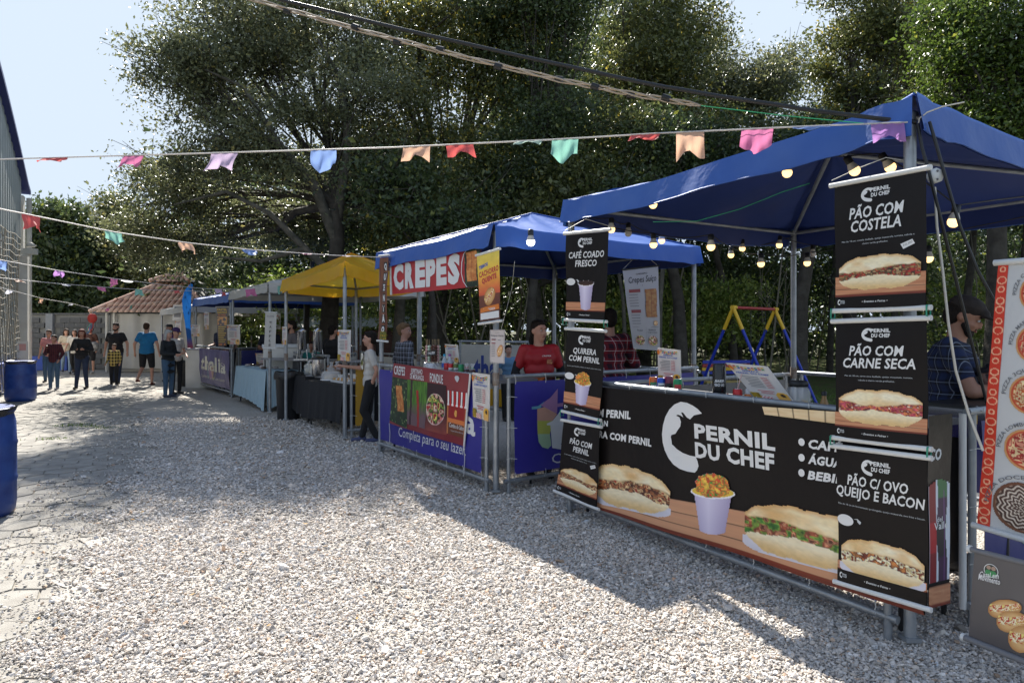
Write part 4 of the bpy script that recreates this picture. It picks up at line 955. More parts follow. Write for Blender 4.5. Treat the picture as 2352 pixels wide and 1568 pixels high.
def sandwich_fn(fill='meat', seed=1, top=(236, 204, 140), golden=(205, 150, 84), tray=False, fat=1.0):
    pal = [rgb(*c) for c in FILL[fill]]
    def f(x, y):
        e = np.abs(2*x-1); w = .012*np.sin(x*19+seed)+.010*np.sin(x*41)
        yt = .06+.30*e**3.2+w; ytm = .42+.06*np.sin(x*5+seed)+.05*(noise2(x*14, y*0+2, seed)-.5); yb0 = .63+.05*np.sin(x*6+2)+.05*(noise2(x*16, y*0+5, seed+1)-.5); yb = .95-.33*e**5+w
        body = (y > yt) & (y < yb) & (x > .01) & (x < .99)
        n = fbm(x*5, y*5, seed, 3); n2 = fbm(x*44, y*24, seed+3, 3)*1.5-.25; n3 = noise2(x*30, y*18, seed+9)
        tb = mixc(rgb(*top), rgb(250, 240, 212), n*1.2); edge = np.clip(1-(y-yt)/.10, 0, 1)*.75+np.clip((.25-n), 0, 1); tb = mixc(tb, rgb(*golden), edge); tb = mixc(tb, rgb(150, 100, 52), np.clip(.45-(ytm-y)/.07, 0, .6)); tb = mixc(tb, rgb(214, 160, 92), (fbm(x*4, y*4, seed+15, 2)-.45)*1.6); tb = tb*(.95+.10*fbm(x*30, y*30, seed+7, 2))[:, None]
        bb = mixc(rgb(248, 236, 204), rgb(226, 190, 130), np.clip((y-.68)/.22, 0, 1)*.9+n*.3)*(.94+.10*fbm(x*30, y*30, seed+8, 2))[:, None]
        k = (n3*5).astype(int) % 5; fl = np.stack(pal)[k]*(0.65+.6*n2)[:, None]
        C = np.where((y < ytm)[:, None], tb, np.where((y > yb0)[:, None], bb, fl)); m = body
        if tray:
            ty = .62+.0*x; tr = (y > .60+.30*(1-e**6)*0+.12) & (y < 1.0-.12*e**6) & ~body & (x > -.1); C[tr] = (rgb(226, 222, 232)*(0.86+.14*n[tr][:, None])); m = body | tr
        return C, m
    return f
def cup_fn(content='veg', seed=2):
    def f(x, y):
        top = .30 if content == 'veg' else .10; xc = .5+.0*y; hw = .40-.13*(y-top)/(1-top); inb = (np.abs(x-xc) < hw) & (y > top) & (y < .985-.05*((x-xc)/hw)**2+0.0)
        el = ((x-.5)/.43)**2+((y-top)/.085)**2 < 1; rim = ((x-.5)/.46)**2+((y-top-.012)/.10)**2 < 1
        C = mixc(rgb(226, 218, 238), rgb(168, 156, 190), np.abs(x-.42)*2.0+(y-.3)*.4); n = noise2(x*17, y*20, seed); n2 = fbm(x*20, y*22, seed+1, 2)
        C[rim] = rgb(240, 236, 240)
        if content == 'veg':
            C[el] = mixc(rgb(236, 204, 70), rgb(214, 176, 50), n2)[el]; heap = ((x-.5)/.36)**2+((y-.20)/.20)**2 < 1.0+.35*(n-.5)
            pal = np.stack([rgb(232, 116, 52), rgb(240, 148, 62), rgb(92, 158, 60), rgb(222, 82, 44), rgb(240, 196, 76), rgb(234, 130, 60)]); kk = (n*6).astype(int) % 6
            C[heap] = (pal[kk]*(.72+.45*n2)[:, None])[heap]; m = inb | rim | heap | el
        else:
            C[el] = rgb(52, 30, 24); hl = el & (y > top+.03); C[hl] = rgb(84, 52, 40); m = inb | rim | el
        return C, m
    return f
def pizza_fn(kind, seed):
    P = {'mussarela': [(232, 206, 150), (206, 96, 44), (240, 220, 170), (190, 66, 34)], 'red': [(214, 120, 70), (176, 42, 30), (226, 190, 140), (150, 34, 30)], 'lombo': [(200, 60, 44), (232, 200, 150), (170, 36, 32), (226, 150, 120)]}.get(kind)
    def f(x, y):
        r = np.hypot(x-.5, y-.5)*2; a = np.arctan2(y-.5, x-.5); m = r < 1; n = fbm(x*9, y*9, seed); n3 = noise2(x*16, y*16, seed+4)
        if P: C = np.stack([rgb(*p) for p in P])[(n3*4).astype(int) % 4]*(.75+.4*n)[:, None]; C = mixc(C, rgb(196, 70, 36), (r-.78)/.06); C = mixc(C, rgb(206, 150, 92), (r-.88)/.04)
        else:
            w = np.sin((r+.05*np.cos(a*12))*42); C = mixc(rgb(66, 34, 24), rgb(226, 212, 196), (w-.2)*2.5); C = mixc(C, rgb(110, 64, 40), (r-.86)/.04)
        return C, m
    return f
def foliage_fn(base=(40, 70, 34), hi=(150, 176, 90), seed=3, sc=12):
    def f(x, y):
        n = fbm(x*sc, y*sc*.8, seed, 4); n2 = noise2(x*sc*2.4, y*sc*2.4, seed+5); C = mixc(rgb(*base)*.45, rgb(*base), n*1.6); C = mixc(C, rgb(*hi), (n2-.72)*5); return C, np.ones(len(x), bool)
    return f
def crepe_fn(seed=4):
    def f(x, y):
        xw = x+.04*np.sin(y*7+seed); m = (np.abs(xw-.5) < .42) & (y > .02) & (y < .95); n = fbm(x*5, y*16, seed); C = mixc(rgb(238, 178, 104), rgb(186, 98, 44), n*1.3-.1); C = mixc(C, rgb(120, 52, 24), np.clip(.5-np.abs(xw-.5)*9, 0, 1)*.8+np.clip((np.abs(xw-.5)-.36)*9, 0, .7)); return C, m
    return f
def bowl_fn(seed=6):
    pal = np.stack([rgb(170, 28, 30), rgb(232, 214, 110), rgb(120, 150, 60), rgb(64, 26, 22), rgb(214, 120, 110), rgb(244, 226, 190), rgb(196, 40, 40)])
    def f(x, y):
        r = np.hypot((x-.5)*2, (y-.5)*2); n = noise2(x*9, y*9, seed); n2 = fbm(x*14, y*14, seed+2); C = pal[(n*7).astype(int) % 7]*(.65+.55*n2)[:, None]; C = mixc(C, rgb(236, 220, 220), (1-np.abs(r-.95)/.04)); return C, r < 1
    return f
def hotdog_fn(seed=3):
    def f(x, y):
        e = ((x-.5)/.47)**2+((y-.5)/.42)**2; m = e < 1; n = fbm(x*8, y*8, seed); n3 = noise2(x*20, y*20, seed); C = mixc(rgb(232, 190, 130), rgb(178, 116, 60), np.clip(e-.3, 0, 1)+.3*n); slit = np.abs(y-.38-.1*np.sin(x*3)) < .15; pal = np.stack([rgb(240, 220, 130), rgb(196, 50, 34), rgb(250, 240, 200), rgb(216, 150, 70)])
        s = slit & (np.abs(x-.5) < .42); C[s] = pal[(n3*4).astype(int) % 4][s]; return C, m
    return f
def grad_fn(stops):
    ys = [s[0] for s in stops]; cs = np.array([s[1] for s in stops])/255.
    def f(x, y): n = fbm(x*6, y*20, 3); return np.stack([np.interp(y, ys, cs[:, k]) for k in range(3)], 1)*(.94+.1*n)[:, None], np.ones(len(x), bool)
    return f
def grass_fn(seed=2):
    def f(x, y):
        n = fbm(x*30, y*5, seed); n2 = fbm(x*5+3, y*5, seed+1); C = mixc(rgb(120, 170, 50), rgb(40, 80, 30), n*1.2); C = mixc(C, rgb(110, 84, 90), (y-.45)*3+n2-.5); st = np.abs(x-.55-.12*(y-.5)) < .05; C[st & (y > .2)] = rgb(170, 34, 36); s2 = np.abs(x-.25+.1*y) < .05; C[s2] = rgb(60, 30, 44); return C, np.ones(len(x), bool)
    return f
def hut_fn():
    def f(x, y):
        C = np.tile(rgb(150, 26, 28), (len(x), 1)); aw = y < .34; s = ((x*9).astype(int) % 2 == 0); C[aw & s] = rgb(240, 236, 232); C[aw & ~s] = rgb(206, 36, 36); c = (y > .62) & (y < .72); C[c] = rgb(216, 120, 60); C[y > .72] = rgb(112, 58, 34); p = ((x < .06) | (x > .94)) & ~aw; C[p] = rgb(196, 120, 70); g = (np.hypot((x-.45)*1.2, y-.5) < .08); C[g] = rgb(232, 170, 80); return C, (y > .30) | (np.abs(((x*9) % 1)-.5) < .46)
    return f
# --- the chef logo: a large C whose inner edge is an animal's profile
LOGO = [(905, 315), (880, 288), (850, 268), (815, 252), (775, 246), (735, 262), (702, 292), (676, 335), (660, 385), (652, 440), (656, 490), (668, 535), (690, 580), (720, 618), (760, 645), (805, 660), (848, 667), (862, 652), (871, 628), (866, 600), (856, 572),
        (820, 565), (780, 550), (745, 528), (722, 505), (714, 500), (712, 478), (708, 455), (712, 443), (738, 436), (752, 415), (770, 392), (775, 365), (766, 338), (745, 328), (756, 322), (775, 328), (790, 338), (777, 308), (790, 310), (812, 338), (832, 350), (856, 326)]
def logo_uv(S, u, v, w, h, m=None):
    return S.poly('logo_emblem', [(u+(x-652)/253*w, v+(y-246)/421*h) for x, y in LOGO], m or M_INKW)
def batten(S, v, parent=None, ext=.05, r=.013, name='batten', u0=None, u1=None, m=None):
    u0 = -ext if u0 is None else u0; u1 = 1+ext if u1 is None else u1
    P = S.arr([(u0, v), (u1, v)], .004); return MB().tube([P[0], P[1]], r, 12).build(name, m or M_BATT, parent or S.parent)
def bind(S, u, v0, v1, c=(0.03, 0.30, 0.20)):
    P = S.arr([(u, v0), (u, v1)], .02); Q = S.arr([(u, v0), (u, v1)], -.012)
    MB().tube([P[0], P[1], Q[1], Q[0], P[0]], .004, 5).build('rubber_band', mat('green_band', c, rough=.5), S.parent)
def chef_banner(label, px, A, Bp, off, lines, desc, pic, tag_=None, circle=False, seed=1, bands=True, topb=True, footb=True, rip=.007):
    t = thing('hanging_banner', label, 'banner', horiz(A), 0, 'black banners of the PERNIL DU CHEF stall'); S = px_sheet(t, A, Bp, off, px, rip=rip, rl=.6, seed=seed)
    S.base(M_BLK)
    logo_uv(S, .315, .05, .15, .115); S.text('PERNIL', .42, .088, .64, M_INKW, hv=.032, bold=.042); S.text('DU CHEF', .43, .13, .635, M_INKW, hv=.032, bold=.042)
    for st, u0, v, u1, hv in lines: S.text(st, u0, v, u1, M_INKW, hv=hv, bold=.024, shear=.18)
    for st, u0, v, u1 in desc: S.text(st, u0, v, u1, M_PALE, hv=.0125, bold=.0)
    if tag_:
        u, v = tag_[1:]; S.poly('price_tag', [(u, v+.025), (u+.12, v-.005), (u+.145, v+.03), (u+.03, v+.065)], M_INKW); S.text(tag_[0], u+.025, v+.047, u+.12, M_GREYI, v1=v+.022, hv=.016)
    if circle:
        S.disc('price_disc', *circle, M_INKW, 28, rv=.042); u, v, r_ = circle; S.poly('arrow', [(u+r_, v-.02), (u+r_+.05, v-.028), (u+r_+.08, v-.005), (u+r_+.095, v-.008), (u+r_+.078, v+.012), (u+r_+.05, v-.004), (u+r_+.068, v-.003), (u+r_+.045, v-.021)], M_PALE)
    S.art('printed_table', (0, pic[2], 1, .905), wood_fn(), 50, 30)
    S.art('printed_food', pic[0], pic[1], pic[3] if len(pic) > 3 else 90, 56)
    S.rect('foot_strip', 0, .905, 1, 1.0, M_BLK); logo_uv(S, .03, .925, .035, .045); S.text('PERNIL', .065, .945, .12, M_PALE, hv=.012, bold=.03); S.text('DU CHEF', .065, .96, .12, M_PALE, hv=.012, bold=.03)
    S.text('• Eventos e Feiras •', .33, .957, .62, M_INKW, hv=.016, bold=.02, shear=.15)
    if topb: batten(S, -.018)
    if footb: batten(S, 1.015)
    if bands:
        for u in (-.035, 1.02):
            bind(S, u, 1.0, 1.075)
    return t, S
A1, B1 = S1.FL, S1.FR
# left column
p = [c for c in (cC(80, 60), cC(298, 38), cC(288, 510), cC(77, 500))]
chef_banner('black banner CAFÉ COADO FRESCO with a coffee cup, top of the left column', p, A1, B1, .135, [('CAFÉ COADO', .10, .285, .92, .075), ('FRESCO', .25, .385, .75, .075)], [], ((.28, .54, .72, .90), cup_fn('coffee'), .80, 50), circle=(.13, .56, .11), seed=1)
p = [cC(82, 562), cC(280, 575), cC(258, 1030), cC(64, 985)]
chef_banner('black banner QUIRERA COM PERNIL with a cup of vegetables, middle of the left column', p, A1, B1, .135, [('QUIRERA', .20, .275, .80, .07), ('COM PERNIL', .10, .37, .90, .07)], [('Quirera, pernil desfiado grelhado com tomate, cebola e cheiro verde.', .06, .44, .95)], ((.22, .49, .74, .90), cup_fn('veg'), .76, 50), circle=(.12, .56, .12), seed=2)
p = [cC(62, 1045), cC(262, 1080), cC(240, 1500), cC(20, 1410)]
chef_banner('black banner PÃO COM PERNIL at the foot of the left column', p, A1, B1, .145, [('PÃO COM', .22, .285, .84, .075), ('PERNIL', .32, .385, .76, .075)], [('Pernil desfiado, queijo, bacon, tomate, cebola, cheiro verde e', .10, .455, .95), ('servido no pão baguete 18 cm', .28, .49, .72)], ((.04, .60, 1.0, .90), sandwich_fn('meat', 4), .76), tag_=('29,00', .80, .48), seed=3, bands=False)
# right column
p = [cc for cc in (c6(107, 205), c6(641, 108), c6(643, 885), c6(110, 905))]
chef_banner('black banner PÃO COM COSTELA, top of the right column', p, A1, B1, .145, [('PÃO COM', .18, .285, .79, .09), ('COSTELA', .20, .39, .76, .09)], [('Pão de 18 cm, costela desfiada, queijo mussarela, tomate, cebola e', .09, .465, .89), ('cheiro verde grelhados.', .33, .495, .62)], ((.03, .57, .97, .87), sandwich_fn('beef', 7, top=(240, 222, 176)), .74, 110), tag_=('32,00', .75, .50), seed=4)
p = [c6(108, 987), c6(641, 970), c7(653, 180), c7(117, 116)]
chef_banner('black banner PÃO COM CARNE SECA, middle of the right column', p, A1, B1, .145, [('PÃO COM', .17, .285, .78, .085), ('CARNE SECA', .10, .39, .89, .085)], [('Pão de 18 cm, carne seca desfiada, queijo mussarela, tomate,', .12, .465, .86), ('cebola e cheiro verde grelhados.', .28, .50, .68)], ((.03, .55, .97, .88), sandwich_fn('red', 12, top=(240, 220, 172)), .78, 110), seed=5)
p = [c7(118, 190), c7(656, 258), c7(648, 1118), c7(136, 960)]
chef_banner('black banner PÃO C/ OVO QUEIJO E BACON at the foot of the right column', p, A1, B1, .145, [('PÃO C/ OVO', .14, .255, .82, .075), ('QUEIJO E BACON', .0, .345, .985, .075)], [('Pão de 18 cm de fermentação prolongada, queijo mussarela, ovo frito e bacon.', .02, .415, .98)], ((.03, .62, .99, .93), sandwich_fn('egg', 21, tray=True), .84, 110), circle=(.10, .53, .10), seed=6, bands=False)
# the long front banner
t = thing('front_banner', 'long black PERNIL DU CHEF banner with sandwiches across the front of the nearest stall', 'banner', A1, 0)
S = px_sheet(t, A1, B1, .10, [(1383, 888), (2124, 965), (2124, 1412), (1372, 1167)], rip=.011, rl=.9, seed=2); S.base(M_BLK, nu=60)
S.polypx('logo_emblem', [c5(x, y) for x, y in LOGO], M_INKW)
def tp(st, a, b, h, **k): S.textpx(st, *c5(*a), *c5(*b), h/2.3757/1.088, k.pop('m', M_INKW), **k)
tp('PERNIL', (855, 462), (1325, 540), 88, bold=.042); tp('DU CHEF', (855, 576), (1318, 660), 92, bold=.042)
tp('M PERNIL', (285, 334), (462, 352), 46, bold=.042, shear=.1); tp('AN', (290, 388), (338, 394), 34, bold=.042, shear=.1); tp('RA COM PERNIL', (287, 458), (585, 515), 42, bold=.042, shear=.1)
for y, w in ((485, 'CAFÉ'), (577, 'ÁGUA'), (667, 'BEBIDAS')):
    a = c5(1489, y); u, v = S.uv(*a); S.disc('bullet', u, v, .0085, M_INKW)
tp('CAFÉ', (1532, 522), (1740, 548), 55, bold=.042, shear=.15); tp('ÁGUA', (1530, 612), (1735, 640), 52, bold=.042, shear=.15); tp('BEBIDAS', (1528, 704), (1880, 752), 52, bold=.042, shear=.15)
uv5 = lambda x, y: S.uv(*c5(x, y))
S.art('printed_board', (uv5(1255, 275), uv5(1700, 305), uv5(1700, 375), uv5(1268, 322)), lambda x, y: (np.where((np.abs((x*4.6) % 1-.98) < .02)[:, None], rgb(90, 70, 50), mixc(rgb(236, 214, 176), rgb(212, 180, 132), fbm(x*5, y*4, 3))), np.ones(len(x), bool)), 60, 8)
S.art('printed_table', (uv5(276, 740), uv5(2120, 1080), (1, 1), (0, 1)), wood_fn(.3, 3), 140, 40)
S.put('print_edge', [(0, 0), (1, 0), (1, .004), (0, .004)], [(0, 1, 2, 3)], M_INKK, S.lay())
S.art('printed_food', (uv5(255, 560), uv5(720, 690), uv5(715, 950), uv5(250, 850)), sandwich_fn('meat', 33, tray=True, golden=(214, 164, 96)), 110, 56)
S.art('printed_food', (uv5(812, 660), uv5(1100, 680), uv5(1085, 1055), uv5(830, 1030)), cup_fn('veg', 7), 70, 90)
S.art('printed_food', (uv5(1130, 790), uv5(1960, 940), uv5(1960, 1330), uv5(1130, 1120)), sandwich_fn('green', 41, tray=True, golden=(200, 140, 76)), 120, 56)
# black wrap on the right side with drink bottles
t = thing('side_banner', 'black banner with printed drink bottles wrapped round the right corner of the nearest stall', 'banner', S1.FR, 0)
S = px_sheet(t, S1.FR+S1.u*.06, S1.BR+S1.u*.06, .0, [(2133, 955), (2188, 949), (2179, 1383), (2133, 1397)], rip=.003, seed=3); S.base(M_BLK)
S.textpx('ÇO', *c7(668, 262), *c7(738, 256), 27, M_PALE, bold=.04, shear=.15)
def bottles_fn(x, y):
    C = np.tile(rgb(214, 220, 228), (len(x), 1)); a = np.abs(x-.18) < .16; C[a] = rgb(132, 20, 30); b = np.abs(x-.62-.05*np.sin(y*9)) < .22; C[b] = rgb(58, 24, 62); C[b & (y < .2)] = rgb(50, 110, 60); lab = b & (y > .40) & (y < .75); C[lab] = rgb(26, 20, 26); C[a & (y > .4) & (y < .7)] = rgb(176, 24, 34); hl = (np.abs(x-.74) < .025) & (y > .12); C[hl] = rgb(120, 70, 130); return C, (y > .12*np.abs(x-.5)) & (y < .97)
S.art('printed_bottles', (.02, .33, .95, .89), bottles_fn, 30, 60); S.art('printed_table', (0, .89, 1, 1), wood_fn(), 12, 10)
S.text('del', .38, .56, .62, M_INKW, hv=.025, bold=.01); S.text('Valle', .24, .60, .84, M_INKW, hv=.038, bold=.02)
MB().tube([on_plane(2197, 948, S1.FR, S1.BR, 0)+S1.u*.03, on_plane(2197, 1392, S1.FR, S1.BR, 0)+S1.u*.03], .018, 10).build('white_pole', M_BATT, t)

# pizza menu at the far right
t = thing('pizza_banner', 'white pizza menu banner with a red patterned edge at the far right', 'banner', S1.FR+S1.u*.4, 0)
S = px_sheet(t, S1.FR, S1.FR+S1.u, -.12, [(2292, 608), (2500, 594), (2500, 1277), (2246, 1202)], rip=.004, seed=5); S.base(mat('white_banner_vinyl', (0.60, 0.60, 0.60), rough=.5))
S.art('red_border', (0, 0, .125, 1), lambda x, y: (np.where((np.abs(np.hypot((x-.5)*1.0, ((y*26) % 1-.5)*1.1)-.33+.1*np.sin(y*71)) < .055)[:, None], rgb(250, 190, 150), rgb(216, 54, 28)), np.ones(len(x), bool)), 16, 300)
batten(S, -.008, r=.014); batten(S, 1.008, r=.014)
def arc_text(S, st, cx, cy, r, a0, a1, h, m):
    """letters set round a circle, in u,v about (cx,cy); r in metres"""
    V, Fs = text_mesh(st, .01, 0, 2); W = V[:, 0].max(); th = a0+(a1-a0)*V[:, 0]/W; rr = r+V[:, 1]/CAP*h
    return S.put('lettering', np.stack([cx+rr*np.cos(th)/S.w, cy-rr*np.sin(th)/S.h], 1), Fs, m, S.lay())
for k, (st, px_, r, kind) in enumerate([('PIZZA CALABRESA', (2390, 672), .088, 'red'), ('PIZZA MARGHERITA', (2384, 790), .088, 'lombo'), ('PIZZA 3QUEIJOS', (2373, 907), .090, 'mussarela'), ('PIZZA LOMBO', (2364, 1034), .094, 'lombo'), ('PIZZA DOCE', (2353, 1167), .115, 'doce')]):
    u, v = S.uv(*px_); S.art('printed_pizza', (u-r/S.w, v-r/S.h, u+r/S.w, v+r/S.h), pizza_fn(kind if kind != 'doce' else None, k+3), 70, 70)
    arc_text(S, st, u, v, r+.012, math.pi*1.02, math.pi*(.35 if len(st) > 12 else .5), .017, M_GREYI)
# grey banner with rolls, low at the far right
t = thing('low_banner', 'dark grey banner with three rolls and a round emblem, low at far right', 'banner', S1.FR+S1.u*.6, 0)
S = px_sheet(t, S1.FR, S1.FR+S1.u, .10, [(2238, 1266), (2500, 1334), (2500, 1572), (2224, 1462)], rip=.003, seed=6); S.base(mat('grey_banner_vinyl', (0.055, 0.05, 0.055), rough=.35, c2=(0.12, 0.11, 0.115), vscale=1.3, coat=.3))
u, v = S.uv(2285, 1312)
q7 = lambda x, y: S.uv(*c7(x, y))
e_ = q7(1032, 905); S.disc('emblem_ring', e_[0], e_[1], .065*.45/S.w, M_INKW, 30); S.disc('emblem_field', e_[0], e_[1], .058*.45/S.w, mat('emblem_dark', (0.04, 0.05, 0.04), rough=.5), 30)
for dx, rr_ in ((-.018, .015), (.018, .015)):
    S.disc('emblem_face', e_[0]+dx*.55/S.w, e_[1]-.012/S.h, rr_*.6/S.w, mat('emblem_skin', (0.45, 0.30, 0.22), rough=.6), 14); S.disc('emblem_shirt', e_[0]+dx*.55/S.w, e_[1]+.012/S.h, rr_*.9/S.w, M_GRNI, 14)
S.textpx('Casal em', *c7(965, 938), *c7(1080, 952), 12, M_INKW, bold=.02, shear=.2); S.textpx('Movimento', *c7(958, 955), *c7(1088, 988), 13, M_INKW, bold=.02, shear=.2)
for a, b_, c_, d_ in (((1005, 1060), (1222, 1060), (1222, 1180), (1010, 1210)), ((1055, 1120), (1260, 1130), (1250, 1270), (1060, 1290)), ((1120, 1200), (1330, 1220), (1320, 1400), (1130, 1410))):
    S.art('printed_roll', (q7(*a), q7(*b_), q7(*c_), q7(*d_)), hotdog_fn(5), 50, 40)
batten(S, -.02, m=M_GREYI, r=.012); batten(S, 1.02, m=M_GREYI, r=.014)
for v in (-.02, 1.02):
    P = S.arr([(-.06, v), (-.03, v)], .004); MB().tube([P[0], P[1]], .017, 10).build('end_cap', M_BATT, t)

# ---- CREPES stall signs
A2, B2 = S2.FL, S2.FR
t = thing('shop_sign', 'red CREPES banner hanging under the blue canopy', 'banner', A2, 0)
S = px_sheet(t, A2, B2, .05, [cB(176, 236), cB(1140, 64), cB(1140, 506), cB(181, 590)], rip=.005, seed=1); S.base(M_RED)
S.art('printed_leaves', (S.uv(*cB(955, 96)), S.uv(*cB(1138, 66)), S.uv(*cB(1138, 504)), S.uv(*cB(985, 518))), foliage_fn((30, 50, 36), (120, 160, 90), 4, 8), 40, 60)
S.art('printed_food', (S.uv(*cB(960, 130)), S.uv(*cB(1110, 95)), S.uv(*cB(1120, 460)), S.uv(*cB(1000, 480))), crepe_fn(3), 30, 60)
S.polypx('white_curve', [cB(x, y) for x, y in ((1000, 84), (950, 150), (930, 240), (930, 360), (955, 450), (1000, 515), (1008, 514), (965, 450), (939, 360), (939, 240), (958, 150), (1010, 84))], M_INKW)
for i, ch in enumerate('CREPES'):
    xs = [(198, 305), (312, 425), (430, 538), (538, 658), (660, 782), (785, 922)][i]; y = lambda x: 545-(x-205)*.098
    hh = lambda x: (275+(x-205)*.085)/4.356/1.088
    S.textpx(ch, *cB(xs[0]+4, y(xs[0])), *cB(xs[1]-6, y(xs[1])), hh(xs[0]), M_INKW, bold=.065)
P = S.arr([(-.012, -.02), (-.012, 1.02)], .006); MB().tube([P[0], P[1]], .014, 10).build('batten', M_BATT, t)
# QUENTÃO strip
t = thing('hanging_strip', 'narrow wood-patterned QUENTÃO strip hanging at the left pole of the CREPES stall', 'banner', A2, 0)
S = px_sheet(t, A2, B2, .10, [cB(46, 196), cB(140, 186), cB(115, 1085), cB(28, 1078)], rip=.006, rl=.3, seed=2)
S.art('sheet', (0, 0, 1, 1), lambda x, y: (mixc(rgb(150, 92, 62), rgb(92, 50, 34), fbm(x*9, y*5, 4)*1.3-.1), np.ones(len(x), bool)), 14, 80)
for i, ch in enumerate('QUENTÃO'):
    v = .055+.128*i; S.rect('letter_box', .42, v, .82, v+.105, M_INKK, 3); S.text(ch, .47, v+.093, .77, M_INKW, hv=.078, bold=.06)
S.art('printed_flowers', (.35, .90, 1, 1), foliage_fn((120, 120, 30), (236, 170, 30), 5, 5), 14, 14)
batten(S, -.025, ext=.1); batten(S, 1.02, ext=.12)
# CACHORRO QUENTE banner
t = thing('hanging_banner', 'yellow to red banner TEMOS CACHORRO QUENTE at the right pole of the CREPES stall', 'banner', B2, 0)
S = px_sheet(t, A2, B2, .11, [cB(1102, 182), cB(1350, 112), cB(1356, 858), cB(1132, 890)], rip=.003, seed=3)
S.art('sheet', (0, 0, 1, 1), grad_fn([(0, (240, 216, 96)), (.3, (244, 196, 70)), (.5, (238, 130, 70)), (.60, (224, 96, 62)), (.61, (120, 66, 50)), (1, (84, 44, 36))]), 20, 60)
S.text('TEMOS', .07, .215, .47, M_BLUEI, hv=.055, bold=.06, v1=.175); S.text('CACHORRO', .05, .335, .96, M_REDI, hv=.085, bold=.042, v1=.29); S.text('QUENTE', .16, .435, .86, M_REDI, hv=.08, bold=.06, v1=.39)
S.art('printed_food', ((.10, .62), (.55, .44), (.95, .62), (.45, .86)), hotdog_fn(8), 50, 50)
S.poly('orange_swash', [(.06, .80), (.3, .785), (.95, .775), (.97, .85), (.7, .855), (.05, .87)], M_ORGI); S.text('DELICIOSO!', .2, .85, .78, M_INKW, hv=.035, bold=.04); S.rect('white_strip', .06, .875, .96, .975, M_INKW)
batten(S, -.02, ext=.04); batten(S, 1.03, ext=.06)
def poster(label, A, Bp, off, px, title, loc=None, group='price posters of the stalls', lines=7, name='price_poster', board=True):
    t = thing(name, label, 'poster', horiz(on_plane(*px[3], A, Bp, off)), 0, group); S = px_sheet(t, A, Bp, off, px, rip=0.0); S.base(M_PAPER, nu=2, nv=2)
    P = S.arr([(0, 0), (1, 0), (1, 1), (0, 1)], 0); Q = S.arr([(0, 0), (1, 0), (1, 1), (0, 1)], -.006); b = MB(); b.add(list(P)+list(Q), [(7, 6, 5, 4), (0, 4, 5, 1), (1, 5, 6, 2), (2, 6, 7, 3), (3, 7, 4, 0)]); b.build('backing_board', M_PAPER, t)
    cs = [M_REDI, M_YELI, M_GRNI, M_BLUEI, M_ORGI]
    for r_ in range(2):
        for k in range(9):
            u = .14+.085*k; v = .05+.045*r_+.035*math.sin(math.pi*k/8); S.poly('printed_flag', [(u, v), (u+.06, v+.004), (u+.06, v+.04), (u+.03, v+.028), (u, v+.04)], cs[(k*2+r_) % 5])
    for k, (st, u0, u1) in enumerate(title): S.text(st, u0, .215+.065*k, u1, M_BLUEI, hv=.042, bold=.03)
    L1 = []; L2 = []
    for k in range(lines):
        v = .35+.045*k; a = .12+.12*random.random(); L1.append((a, v, .58, v+.013)); L2.append((.63, v, .80, v+.013))
    S.rects('printed_lines', L1, M_GREYI); S.rects('printed_prices', L2, M_REDI); S.rects('printed_payment', [(.30, .72, .72, .735), (.36, .76, .66, .77), (.34, .79, .68, .80)], M_REDI)
    S.art('printed_corn', (.03, .80, .26, 1), foliage_fn((170, 140, 30), (240, 210, 60), 3, 5), 8, 10); S.art('printed_cloth', (.26, .88, .55, 1), lambda x, y: (np.where((((x*6).astype(int)+(y*5).astype(int)) % 2 == 0)[:, None], rgb(190, 40, 40), rgb(240, 230, 225)), np.ones(len(x), bool)), 12, 8)
    S.art('printed_sunflower', (.70, .74, 1, 1), lambda x, y: (np.where((np.hypot(x-.6, y-.3) < .2)[:, None], rgb(60, 36, 20), mixc(rgb(240, 180, 50), rgb(220, 170, 110), y)), np.hypot(x-.55, y-.55) < .6), 12, 12)
    S.poly('printed_balloon', [(.04, .06), (.11, .05), (.14, .12), (.11, .19), (.07, .2), (.03, .13)], M_ORGI); return t, S
def menu_sheet(label, A, Bp, off, px, title, name='menu_sheet', crepe=False):
    t = thing(name, label, 'menu', horiz(on_plane(*px[3], A, Bp, off)), 0); S = px_sheet(t, A, Bp, off, px, rip=.002 if crepe else 0, seed=3); S.base(mat('menu_paper', (0.62, 0.55, 0.52), rough=.5), nu=8, nv=8); return t, S
# menu CACHORRO QUENTE on the pole
t, S = menu_sheet('small pinkish CACHORRO QUENTE menu fixed to the right pole of the CREPES stall', A2, B2, .06, [cB(1240, 976), cB(1405, 976), cB(1400, 1345), cB(1238, 1335)], '')
S.rects('printed_border', [(.03, .015, .97, .022), (.03, .978, .97, .985), (.03, .015, .045, .985), (.955, .015, .97, .985)], M_GREYI)
S.text('CARDÁPIO', .36, .10, .66, M_GREYI, hv=.02); S.text('Cachorro Quente', .10, .20, .92, M_INKK, hv=.055, shear=.3); S.rects('printed_heading', [(.14, .28, .42, .31), (.14, .39, .40, .42)], M_MAR); S.rects('printed_lines', [(.14, .46+.055*k, .38, .472+.055*k) for k in range(7)]+[(.56, .30, .74, .315)], M_GREYI)
S.art('printed_food', ((.40, .62), (.80, .34), (.98, .62), (.62, .92)), hotdog_fn(11), 30, 40)
